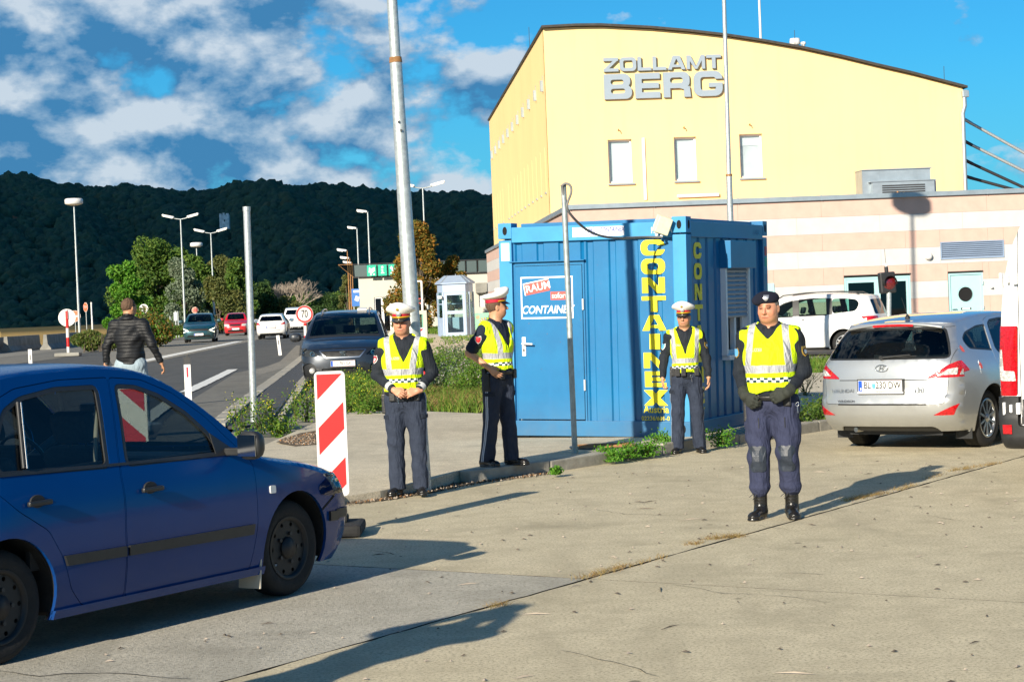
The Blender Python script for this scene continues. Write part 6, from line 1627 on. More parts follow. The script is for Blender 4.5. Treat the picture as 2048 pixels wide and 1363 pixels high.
WHITE=carrier('white_people_carrier','white people carrier with black roof rails parked in front of the striped wall',(wcr.x-(lx*cw-ly*sw),wcr.y-(lx*sw+ly*cw)),rise(0,53),hdw,M['paint_white'],False)
def small_car(sp,name,label,px,D,head,paint,front,kind,group=None):
 p=foot(px,D);c=Car(sp,name,label,'car',(p.x,p.y),head,paint,group,p.z)
 d=max(z for _,z in sp['top'])/1.45;a=sp['L']/3.96;b=sp['W']/1.646
 df=round_poly(sxy([(1.26,.225),(1.195,.90),(1.50,1.165),(1.95,1.357),(2.205,1.378),(2.36,.92),(2.365,.225)],a,d),.03)
 dre=round_poly(sxy([(2.37,.225),(2.365,.92),(2.21,1.378),(2.95,1.36),(3.30,1.15),(3.16,.80),(2.86,.50),(2.70,.225)],a,d),.03)
 wf=round_poly(sxy([(1.46,.992),(1.66,1.180),(2.02,1.318),(2.165,1.328),(2.255,.998)],a,d),.025);wr_=round_poly(sxy([(2.425,1.002),(2.335,1.332),(2.93,1.308),(3.20,1.12),(3.2,1.025)],a,d),.035)
 for sd,sg in(('SR',-1),('SL',1)):
  c.panel('body_side',sd,c.whole(),paint,[df,dre],0,None,.02,step=.2)
  for dp,wn2,hs in((df,wf,2.14*a),(dre,wr_,3.0*a)):
   d_=c.panel('door',sd,dp,paint,[wn2],0,None,.02,gap=.006,step=.2);c.panel('window',sd,wn2,M['glass_dark'],(),.01,d_,0,step=.3)
 wsh=round_poly([(1.20*a,-.60*b),(1.86*a,-.50*b),(1.90*a,0),(1.86*a,.50*b),(1.20*a,.60*b),(1.16*a,0)],.05)
 c.panel('roof','T',[(-.3,-1.3),(6,-1.3),(6,1.3),(-.3,1.3)],paint,[wsh],0,None,.02,step=.14);c.panel('windscreen','T',wsh,M['glass_room'],(),.008,None,0,step=.2)
 mir=lambda pl:[(-y,z)for y,z in pl];S=lambda pl:[(y*b,z*d)for y,z in pl]
 big=[(-1.7,.05),(1.7,.05),(1.7,3),(-1.7,3)]
 if kind=='suv':
  lamp=round_poly(S([(.42,.50),(.56,.70),(.80,.715),(.80,.66),(.66,.655),(.56,.50)]),.01);gr=round_poly(S([(-.52,.56),(.52,.56),(.46,.68),(-.46,.68)]),.03);low_=round_poly(S([(-.60,.27),(.60,.27),(.52,.36),(-.52,.36)]),.03)
  lamp=round_poly(S([(.50,.60),(.78,.72),(.80,.70),(.60,.60),(.80,.50),(.78,.475)]),.01)
 else:
  lamp=round_poly(S([(.40,.60),(.83,.575),(.84,.745),(.44,.735)]),.04);gr=round_poly(S([(-.34,.60),(.34,.60),(.38,.71),(-.38,.71)]),.03);low_=round_poly(S([(-.55,.24),(.55,.24),(.50,.36),(-.50,.36)]),.03)
 c.panel('front_end','F',big,paint,[lamp,mir(lamp),gr,low_],0,None,.02);c.panel('grille','F',gr,M['plastic_black'],(),.01,None,0);c.panel('air_intake','F',low_,M['plastic_black'],(),.01,None,0)
 c.panel('grille_bar','F',S([(-.36,.70),(.36,.70),(.36,.72),(-.36,.72)]),M['chrome'],(),-.01,None,.01)
 lm=M['lamp_glow']if kind=='suv' else M['lens_white']
 c.lampset('F',lamp,[lm],name='headlight',inset=.0)
 rwin=round_poly(S([(-.62,1.02),(.62,1.02),(.50,1.30),(-.50,1.30)]),.06);tl=round_poly(S([(.46,.80),(.85,.82),(.85,.96),(.70,.95)]),.02)
 c.panel('tailgate','R',big,paint,[rwin,tl,mir(tl)],0,None,.02);c.panel('rear_window','R',rwin,M['glass_dark'],(),.008,None,0);c.lampset('R',tl,[M['lens_red']],name='tail_lamp',inset=-.002)
 c.panel('tailgate_crease','R',S([(-.5,.50),(.5,.50),(.5,.52),(-.5,.52)]),M['plastic_black'],(),-.003,None,0);c.panel('rear_diffuser','R',S([(-.62,.2),(.62,.2),(.58,.32),(-.58,.32)]),M['plastic_black'],(),-.003,None,0)
 c.shell([wf,wr_],[wsh],[rwin]);c.wheels('alloy5');c.seats([(2.0*a,(-.36*b,.36*b)),(2.8*a,(-.38*b,.38*b))],M['seat_fabric'],.05);c.mirror(1.45*a,1.02*d,-1,paint);c.mirror(1.45*a,1.02*d,1,paint)
 c.plate('F',.42*d if kind!='suv' else.40*d,'W 4721 K' if False else '');c.plate('R',.68*d,'')
 return c
g_tr='cars driving on the main road'
small_car(scaled(FAB0,4.5,1.87,1.65,.36),'teal_suv','dark teal sport utility vehicle with angled running lights coming down the road',403,114,R(-84.5),M['paint_teal'],True,'suv',g_tr)
small_car(scaled(FAB0,4.2,1.68,1.60,.31),'red_hatchback','red hatchback coming down the road behind the teal vehicle',474,141,R(-84.5),M['paint_red'],True,'hatch',g_tr)
small_car(scaled(I30,4.5,1.80,1.46,.32),'white_estate_car','white estate car seen from behind with red tail lamps driving away',548,117,R(93),M['paint_white'],False,'hatch',g_tr)
small_car(scaled(ALH,4.4,1.82,1.82,.32),'white_van','small white van partly behind the speed sign driving away',592,147,R(95),M['paint_white'],False,'hatch',g_tr)
VAN=dict(L=5.4,W=2.05,sf=.95,sr=4.4,wr=.35,ar=.40,zs=.30,taper=(.12,1.0,.0,.5),tw=.225,pf=4.5,pt=4.0,front=[(.25,.10),(.5,.0),(.9,.06),(1.1,.2)],fsw=[(.2,.30),(1.1,.35)],top=[(.2,1.1),(.9,1.35),(1.6,2.0),(2.0,2.4),(2.6,2.5),(4.8,2.5),(5.2,2.49),(5.34,2.46)],dz=[(.2,.15),(1.5,.08),(2.2,.12),(5.4,.14)],rear=[(.30,5.33),(.36,5.42),(.60,5.42),(.66,5.38),(1.4,5.37),(2.0,5.35),(2.44,5.30)],rsw=[(.2,.12),(.66,.10),(2.4,.10)],wz=[(.25,.98),(.5,1.02),(1.0,1.025),(1.5,1.005),(1.82,.965),(2.08,.90),(2.30,.80),(2.45,.70)])
pv=at(1998,800,17.6);hd=R(62.0);cw,sw=math.cos(hd),math.sin(hd)
mv=(VAN['sf']+VAN['sr'])/2;lx,ly=mv-5.38,1.025
c=Car(VAN,'white_panel_van','white panel van with tall red tail lamps cut off by the right edge','van',(pv.x-(lx*cw-ly*sw),pv.y-(lx*sw+ly*cw)),hd,M['paint_white'])
for sd in('SL','SR'):c.panel('body_side',sd,c.whole(),c.paint,(),0,None,.02,step=.2)
wsh=[(1.0,-.8),(1.95,-.75),(1.95,.75),(1.0,.8)]
c.panel('roof','T',[(-.3,-1.3),(6,-1.3),(6,1.3),(-.3,1.3)],c.paint,[wsh],0,None,.02,step=.15);c.panel('windscreen','T',wsh,M['glass_dark'],(),.01,None,0)
c.panel('front_end','F',[(-1.7,.05),(1.7,.05),(1.7,3),(-1.7,3)],c.paint,(),0,None,.02)
big=[(-1.7,.05),(1.7,.05),(1.7,3),(-1.7,3)]
tlv=round_poly([(.86,.77),(1.06,.77),(1.06,1.385),(.84,1.385)],.02)
mir=lambda pl:[(-y,z)for y,z in pl]
dL=round_poly([(.01,.50),(.835,.50),(.835,2.36),(.01,2.36)],.04)
wl_=round_poly([(.12,1.25),(.72,1.25),(.68,2.2),(.12,2.2)],.06)
c.panel('rear_frame','R',[(-1.7,.765),(1.7,.765),(1.7,3),(-1.7,3)],c.paint,[tlv,mir(tlv),dL,mir(dL)],0,None,.03)
c.panel('rear_bumper','R',[(-1.7,.05),(1.7,.05),(1.7,.76),(-1.7,.76)],M['plastic_black'],[dL,mir(dL)],-.03,None,.06)
for sg in(1,-1):
 f=(lambda pl:pl)if sg>0 else mir
 d_=c.panel('rear_door','R',f(dL),c.paint,[f(wl_)],0,None,.03,gap=.008);c.panel('window','R',f(wl_),M['glass_room'],(),.01,d_,0)
 c.panel('door_panel','R',f([(.02,.52),(.82,.52),(.82,.74),(.02,.74)]),M['plastic_black'],(),-.004,d_,.01)
 q=bpy.data.objects.new('tail_lamp',None);COL.objects.link(q);q.parent=c.root
 c.panel('housing','R',f(tlv),M['lens_red'],(),-.008,q,.02)
 c.panel('reversing_lens','R',f(round_poly([(.97,.92),(1.06,.92),(1.06,1.18),(.985,1.18)],.01)),M['lens_white'],(),-.012,q,0);c.panel('reversing_lens','R',f(round_poly([(.865,.90),(1.06,.90),(1.06,1.00),(.875,.985)],.01)),M['lens_white'],(),-.0125,q,0)
 c.panel('side_lens','SL' if sg>0 else 'SR',[(5.2,.77),(5.5,.77),(5.5,1.385),(5.2,1.385)],M['lens_red'],(),-.006,q,.01)
 c.panel('reflector','R',f([(.88,.44),(.96,.44),(.96,.52),(.88,.52)]),M['lens_red'],(),-.045,c.root,0)
 for z_ in(.66,1.80):
  h_=bpy.data.objects.new('hinge',None);COL.objects.link(h_);h_.parent=d_
  for(a,b,k)in((.80,.87,.05),(.87,.93,.035),(.93,.99,.055)):
   p0=c.P('R',sg*a*c.hwid/c.hw(5.3,z_),z_,-.05);p1=c.P('R',sg*b*c.hwid/c.hw(5.3,z_),z_,0);mb=MB();x0,x1=sorted((p0.x,p1.x));y0,y1=sorted((p0.y,p1.y));mb.box(x0-.01,x1,y0+.004,y1-.004,z_-k,z_+k,bev=.008);mb.build('hinge_leaf',M['print_white'],h_)
c.shell([],[wsh],[wl_,mir(wl_)]);c.wheels('steel');c.plate('R',.95,'',y=-.4)
class Field:
 def __init__(f,lo,hi,h):
  f.lo=np.array(lo,float);f.h=h;f.n=np.ceil((np.array(hi)-f.lo)/h).astype(int)+1;f.F=np.full(f.n,.5,np.float32)
 def _reg(f,lo,hi):
  a=np.maximum(0,np.floor((np.array(lo)-f.lo)/f.h).astype(int));b=np.minimum(f.n,np.ceil((np.array(hi)-f.lo)/f.h).astype(int)+1)
  if(b<=a).any():return None
  ax=[f.lo[i]+f.h*np.arange(a[i],b[i])for i in range(3)]
  return tuple(slice(a[i],b[i])for i in range(3)),np.meshgrid(*ax,indexing='ij')
 def _mix(f,sl,d,k,op):
  F=f.F[sl]
  if op=='u':
   h=np.maximum(k-np.abs(F-d),0)/max(k,1e-6);f.F[sl]=np.minimum(F,d)-h*h*k*.25
  else:
   d=-d;h=np.maximum(k-np.abs(F-d),0)/max(k,1e-6);f.F[sl]=np.maximum(F,d)+h*h*k*.25
 def cap(f,a,b,ra,rb=None,k=.03,op='u',flat=None):
  """tapered capsule; flat=(axis vector, factor) squashes across that axis"""
  rb=ra if rb is None else rb;a=np.array(a,float);b=np.array(b,float);m_=max(ra,rb)+k+.01
  if flat is not None:m_=m_*1.0
  r_=f._reg(np.minimum(a,b)-m_*1.3,np.maximum(a,b)+m_*1.3)
  if r_ is None:return f
  sl,(X,Y,Z)=r_;ba=b-a;L2=max((ba**2).sum(),1e-9)
  px,py,pz=X-a[0],Y-a[1],Z-a[2];t=np.clip((px*ba[0]+py*ba[1]+pz*ba[2])/L2,0,1)
  dx,dy,dz=px-t*ba[0],py-t*ba[1],pz-t*ba[2]
  if flat is not None:
   n_=np.array(flat[0],float);n_/=np.linalg.norm(n_);q=dx*n_[0]+dy*n_[1]+dz*n_[2];s=1/flat[1]-1
   dx,dy,dz=dx+q*n_[0]*s,dy+q*n_[1]*s,dz+q*n_[2]*s
  d=np.sqrt(dx*dx+dy*dy+dz*dz)-(ra+(rb-ra)*t)
  f._mix(sl,d,k,op);return f
 def ell(f,c,r,k=.03,op='u',rot=None):
  c=np.array(c,float);r=np.array(r,float);m_=(r.max()if rot is not None else r)+k+.01
  r_=f._reg(c-m_,c+m_)
  if r_ is None:return f
  sl,(X,Y,Z)=r_;P=[X-c[0],Y-c[1],Z-c[2]]
  if rot is not None:Rm=np.array(rot);P=[Rm[0][i]*P[0]+Rm[1][i]*P[1]+Rm[2][i]*P[2]for i in range(3)]
  q=np.sqrt((P[0]/r[0])**2+(P[1]/r[1])**2+(P[2]/r[2])**2);g=np.sqrt((P[0]/r[0]**2)**2+(P[1]/r[1]**2)**2+(P[2]/r[2]**2)**2)+1e-6
  d=q*(q-1)/g;f._mix(sl,d.astype(np.float32),k,op);return f
 def half(f,p,n,k=.004):
  """keep only the side of the plane the normal points away from"""
  n=np.array(n,float);n/=np.linalg.norm(n);ax=[f.lo[i]+f.h*np.arange(f.n[i])for i in range(3)];X,Y,Z=np.meshgrid(*ax,indexing='ij')
  d=(X-p[0])*n[0]+(Y-p[1])*n[1]+(Z-p[2])*n[2];f.F=np.maximum(f.F,d.astype(np.float32));return f
 def func(f,g):ax=[f.lo[i]+f.h*np.arange(f.n[i])for i in range(3)];X,Y,Z=np.meshgrid(*ax,indexing='ij');f.F=g(f.F,X,Y,Z).astype(np.float32);return f
 def mesh(f):
  F=f.F;F=F.copy();F[0]=F[-1]=.1;F[:,0]=F[:,-1]=.1;F[:,:,0]=F[:,:,-1]=.1
  S=F<0;n=np.array(F.shape)-1
  cs=[S[i:n[0]+i,j:n[1]+j,k:n[2]+k]for i in(0,1)for j in(0,1)for k in(0,1)]
  cnt=sum(c_.astype(np.int8)for c_ in cs);act=(cnt>0)&(cnt<8);idx=np.argwhere(act);ids=-np.ones(act.shape,np.int64);ids[act]=np.arange(len(idx))
  acc=np.zeros((len(idx),3));w=np.zeros(len(idx));I,J,K=idx.T;cor=[(i,j,k)for i in(0,1)for j in(0,1)for k in(0,1)];vals=[F[I+i,J+j,K+k]for i,j,k in cor]
  for a in range(8):
   for b in range(a+1,8):
    dd=[cor[b][q]-cor[a][q]for q in range(3)]
    if sum(abs(x)for x in dd)!=1:continue
    va,vb=vals[a],vals[b];cr=(va<0)!=(vb<0);t=np.where(cr,va/np.where(cr,va-vb,1),0)
    for q in range(3):acc[:,q]+=np.where(cr,cor[a][q]+t*dd[q],0)
    w+=cr
  V=(idx+acc/w[:,None])*f.h+f.lo;quads=[]
  for ax in range(3):
   o1,o2=[(1,2),(2,0),(0,1)][ax];sl0=[slice(1,n[i])for i in range(3)];sl0[ax]=slice(0,n[ax]);sl1=list(sl0);sl1[ax]=slice(1,n[ax]+1)
   A=S[tuple(sl0)];B=S[tuple(sl1)]
   for cond,flip in((A&~B,False),(~A&B,True)):
    e=np.argwhere(cond);base=e.copy()
    for i in range(3):
     if i!=ax:base[:,i]+=1
    def g_(d1,d2):q=base.copy();q[:,o1]-=d1;q[:,o2]-=d2;return ids[q[:,0],q[:,1],q[:,2]]
    q=np.stack([g_(0,0),g_(1,0),g_(1,1),g_(0,1)],1)
    if flip:q=q[:,::-1]
    quads.append(q)
  Q=np.concatenate(quads);Q=Q[(Q>=0).all(1)]
  return V,Q
def fmesh(name,V,Q,mat,parent,smooth=True):
 me=bpy.data.meshes.new(name);me.vertices.add(len(V));me.vertices.foreach_set('co',V.astype(np.float32).ravel());me.loops.add(len(Q)*4);me.loops.foreach_set('vertex_index',Q.astype(np.int32).ravel())
 me.polygons.add(len(Q));me.polygons.foreach_set('loop_start',np.arange(0,len(Q)*4,4,dtype=np.int32));
 me.materials.append(mat);me.update(calc_edges=True);me.polygons.foreach_set('use_smooth',np.ones(len(Q),bool));me.validate()
 return link(name,me,parent)
def laplace(V,Q,it=1,lam=.5):
 for _ in range(it):
  acc=np.zeros_like(V);cnt=np.zeros(len(V))
  for a,b in((0,1),(1,2),(2,3),(3,0)):
   np.add.at(acc,Q[:,a],V[Q[:,b]]);np.add.at(acc,Q[:,b],V[Q[:,a]]);np.add.at(cnt,Q[:,a],1);np.add.at(cnt,Q[:,b],1)
  V=V*(1-lam)+lam*acc/np.maximum(cnt,1)[:,None]
 return V
def folds(V,Q,amp,fx=14,fz=30,seed=0):
 """cloth folds: displacement along vertex normals with stretched waves"""
 n=np.zeros_like(V);a=V[Q[:,2]]-V[Q[:,0]];b=V[Q[:,3]]-V[Q[:,1]];fn=np.cross(a,b)
 for i in range(4):np.add.at(n,Q[:,i],fn)
 n/=np.linalg.norm(n,axis=1)[:,None]+1e-9;r=np.random.RandomState(seed);x,y,z=V.T;d=0
 for k in range(6):
  p=r.uniform(0,6.28,4);w=r.uniform(.6,1.6,3)
  d=d+np.sin(fx*w[0]*x+fx*w[1]*y*1.2+fz*w[2]*z*(.5 if k%2 else 1)+p[0]+2.2*np.sin(7*x+5*z+p[1])+1.5*np.sin(11*y-4*z+p[2]))*(1 if k<3 else.5)
 return V+n*(d*amp/3)[:,None]
def rotz(a):c,s=math.cos(a),math.sin(a);return np.array([[c,-s,0],[s,c,0],[0,0,1]])
def euler_m(rx=0,ry=0,rz=0):return np.array((Matrix.Rotation(rz,3,'Z')@Matrix.Rotation(ry,3,'Y')@Matrix.Rotation(rx,3,'X')))
def hand(F,wrist,direc,palm_n,side,curl=.5,spread=1.0,s=1.0,k=.006):
 """palm plus five bent fingers. direc: towards the knuckles, palm_n: out of the palm, side: +1/-1 thumb side of cross(direc, palm_n)"""
 d=np.array(direc,float);d/=np.linalg.norm(d);n=np.array(palm_n,float);n-=d*(n@d);n/=np.linalg.norm(n);t=np.cross(d,n)*side;w=np.array(wrist,float)
 F.cap(w-d*.03,w+d*.01,.026*s,.027*s,.01,flat=(n,.75))
 F.cap(w+d*.03+t*.012,w+d*.075*s+t*.022*s,.022*s,.020*s,.012,flat=(n,.62));F.cap(w+d*.03-t*.010,w+d*.070*s-t*.022*s,.022*s,.019*s,.012,flat=(n,.62));F.cap(w+d*.02,w+d*.08*s,.024*s,.022*s,.012,flat=(n,.62))
 lens=[.078,.086,.080,.062];offs=[.031,.011,-.010,-.030]
 for i in range(4):
  p=w+d*(.088-.004*abs(i-1))*s+t*offs[i]*s;a=curl*.7;dd=d+t*offs[i]*2.0*spread;dd/=np.linalg.norm(dd);Lf=lens[i]*s;fr=(.0088 if i<3 else.0078)*s
  segs=[.44,.31,.25]
  for j in range(3):
   v=dd*math.cos(a)+n*math.sin(a);q=p+v*Lf*segs[j];F.cap(p,q,fr,fr*.94,k*.6);p=q;a+=curl*.9;fr*=.95
 p=w+d*.025*s+t*.028*s+n*.006;a1=w+d*.058*s+t*.050*s+n*.016*s;a2=w+d*.088*s+t*.050*s+n*.028*s
 F.cap(p,a1,.0135*s,.0115*s,.01);F.cap(a1,a2,.0105*s,.0090*s,k)
def head_sdf(F,C,Rm,fat=0.0,jaw=1.0):
 """C: centre of skull, Rm rotation (local: x right of viewer.., -y forward, z up)"""
 def T(p):return C+Rm@np.array(p,float)
 E=lambda p,r,k=.02,op='u':F.ell(T(p),r,k,op,Rm.T if False else None if np.allclose(Rm,np.eye(3))else Rm)
 E((0,.008,.020),(.076,.094,.092));E((0,-.028,-.035),(.064+fat*.5,.062,.072),.04)
 E((0,-.052,-.082),(.034*jaw+fat*.3,.030,.026),.035);E((0,-.02,-.070),(.055+fat,.058,.040),.035)
 for s in(1,-1):
  E((s*.040,-.064,-.032),(.020,.016,.018),.025);E((s*.032,-.097,.006),(.019,.019,.013),.012,'s')
  E((s*.031,-.0835,.004),(.0128,.011,.0095),.003);E((s*.031,-.0895,.022),(.023,.011,.0065),.008)
  E((s*.078,.012,-.010),(.010,.018,.032),.008);E((s*.086,.004,-.008),(.006,.009,.018),.004,'s')
 F.cap(T((0,-.088,.014)),T((0,-.116,-.027)),.0095,.0135,.008);F.cap(T((-.012,-.100,-.034)),T((.012,-.100,-.034)),.009,.009,.006)
 for s in(1,-1):F.cap(T((s*.022,-.098,-.034)),T((s*.034,-.090,-.064)),.003,.003,.006,'s')
 F.cap(T((-.021,-.087,-.062)),T((.021,-.087,-.062)),.0075,.0075,.008);F.cap(T((-.016,-.088,-.071)),T((.016,-.088,-.071)),.007,.007,.006)
 F.cap(T((-.022,-.0985,-.0665)),T((.022,-.0985,-.0665)),.0028,.0028,.003,'s')
 F.cap(T((0,.01,-.06)),T((0,.03,-.165)),.058+fat*.5,.066+fat*.5,.03)
def tone_attr(o,V,C,Rm,stubble=.0,brow=(.30,.2,.15)):
 q=(V-C)@Rm;x,y,z=q.T;col=np.ones((len(V),4),np.float32);hd=(np.abs(z)<.14)&(np.abs(x)<.11)&(np.abs(y)<.13)
 def blend(m_,c_):
  m_=np.clip(m_*hd,0,1)[:,None];col[:,:3]=col[:,:3]*(1-m_)+np.array(c_)*m_*np.ones_like(col[:,:3])
 g=lambda cx,cz,sx,sz:np.exp(-((np.abs(x)-cx)/sx)**2-((z-cz)/sz)**2)*(y<-.02)
 front=(y<-.03)
 blend(g(.042,-.030,.024,.022)*.8,(1.14,.72,.66));blend(np.exp(-(x/.014)**2-((z+.030)/.014)**2)*(y<-.09)*.5,(1.05,.75,.72))
 blend(1.3*np.exp(-(x/.024)**4-((z+.0665)/.0085)**2)*front,(.84,.45,.45));blend(1.5*np.exp(-(x/.026)**4-((z+.0665)/.0040)**2)*front,(.26,.12,.12));blend(1.1*np.exp(-((np.abs(x)-.012)/.007)**2-((z+.043)/.004)**2)*(y<-.09),(.35,.2,.18));blend(.7*np.exp(-((np.abs(x)-.028-(-z-.035)*.4)/.0045)**2)*((z<-.034)&(z>-.068))*front,(.62,.48,.44))
 br=np.exp(-((np.abs(x)-.031)/.019)**4-((z-.026-.10*(np.abs(x)-.031)*-1)/.0055)**2)*front;blend(br*1.3,brow)
 ey=np.exp(-((np.abs(x)-.031)/.015)**4-((z-.005)/.0052)**2)*front;blend(g(.031,.004,.019,.014)*.6,(.66,.50,.46));blend(ey*1.5,(.14,.10,.09))
 if stubble:blend(stubble*np.clip((-z-.045)/.03,0,1)*(y<.03)*(z>-.115),(.70,.68,.66))
 a=o.data.attributes.new('tone','FLOAT_COLOR','POINT');a.data.foreach_set('color',col.ravel())
def lathe_xy(rings,n=40):
 """rings: list of (ax, ay, z, front_lift, cy)"""
 V=[];
 for(ax,ay,z,lift,cy)in rings:
  for k in range(n):
   a=2*PI*k/n;c_,s_=math.cos(a),math.sin(a);f=(1-s_)/2
   V.append((ax*c_,cy+ay*s_,z+lift*(f**2.6)))
 F_=[(i*n+k,i*n+(k+1)%n,(i+1)*n+(k+1)%n,(i+1)*n+k)for i in range(len(rings)-1)for k in range(n)]
 return V,F_
def police_cap(parent,C,Rm,front=True):
 q=bpy.data.objects.new('peaked_cap',None);COL.objects.link(q);q.parent=parent;q.location=C
 q.rotation_euler=Matrix(Rm.tolist()).to_euler()
 rg=[(.080,.098,.050,0,.006),(.083,.101,.050,0,.006),(.085,.104,.066,.002,.006),(.086,.105,.088,.004,.006)]
 V,F_=lathe_xy(rg[1:]);mk('band',V,F_,M['cap_red'],q,True)
 V,F_=lathe_xy([(.0855,.1045,.085,.004,.006),(.098,.117,.089,.012,.004),(.124,.138,.097,.034,.000),(.139,.147,.105,.050,.000),(.143,.150,.114,.060,.000),(.137,.144,.127,.066,.000),(.112,.116,.140,.062,.0),(.060,.065,.147,.050,.0),(.001,.001,.149,.044,.0)]);mk('crown',V,F_,M['cap_white'],q,True)
 mb=MB();pts=[(.0875*math.sin(a),.004-.107*math.cos(a),.058)for a in np.linspace(-1.5,1.5,24)];mb.tube(pts,.0075,8);mb.build('braid',M['cap_gold'],q)
 V=[];n=22;rows_=5
 for j in range(rows_+1):
  t=j/rows_
  for i in range(n+1):
   a=-1.25+2.5*i/n;r1=1+.0*t;ext=math.cos(a*.98)**.8*.052*t
   V.append(((.086+ext*.35)*math.sin(a),.004-(.105+ext)*math.cos(a),.051-.034*t**1.3*math.cos(a)**.5))
 F_=[(j*(n+1)+i,j*(n+1)+i+1,(j+1)*(n+1)+i+1,(j+1)*(n+1)+i)for j in range(rows_)for i in range(n)]
 b=len(V);V2=V+[(x,y,z-.003)for x,y,z in V];F2=F_+[tuple(reversed([i+b for i in f]))for f in F_];mk('peak',V2,F2,M['cap_black'],q,True)
 mb=MB();mb.lathe([(0,-.006),(.012,-.005),(.016,-.001),(.016,.004)],14,axis='y',M=Matrix.Translation((0,-.137,.135))@Matrix.Rotation(R(25),4,'X'));mb.build('cockade',M['badge_gold'],q)
 mb=MB();mb.lathe([(0,-.008),(.014,-.007),(.020,-.002),(.024,-.003),(.024,.004)],18,axis='y',M=Matrix.Translation((0,-.112,.088))@Matrix.Rotation(R(8),4,'X'));mb.build('badge',M['silver'],q)
 mb=MB();mb.v=[]
 return q
def decal(parent,name,poly,mat,centre,direction,target,up=(0,0,1),off=.003):
 """flat print (cloth badge, lettering) laid onto the cloth surface"""
 d=Vector(direction).normalized();u=Vector(up);r_=u.cross(d).normalized()if False else d.cross(u).normalized();u=r_.cross(d).normalized()
 bv=target
 V=[]
 inner=[]
 xs=[p[0]for p in poly];ys=[p[1]for p in poly]
 for i in range(1,5):
  for j in range(1,5):
   x=min(xs)+(max(xs)-min(xs))*i/5;y=min(ys)+(max(ys)-min(ys))*j/5
   if pip(poly,x,y):inner.append((x,y))
 vs,fs=csg2d([poly],lambda x,y:pip(poly,x,y),inner)
 for x,y in vs:
  o=Vector(centre)+r_*x+u*y;hit,nn,_,_=bv.ray_cast(o-d*.25,d)
  V.append(hit-d*off if hit else o)
 return mk(name,V,fs,mat,parent)
def project(o,direction,target,off=.003):
 d=Vector(direction).normalized()
 for v in o.data.vertices:
  w=o.matrix_basis@v.co;hit,nn,_,_=target.ray_cast(w-d*.25,d)
  if hit:v.co=o.matrix_basis.inverted()@(hit-d*off)
shield=[(-.032,.038),(.032,.038),(.034,.0),(.022,-.026),(0,-.042),(-.022,-.026),(-.034,.0)]
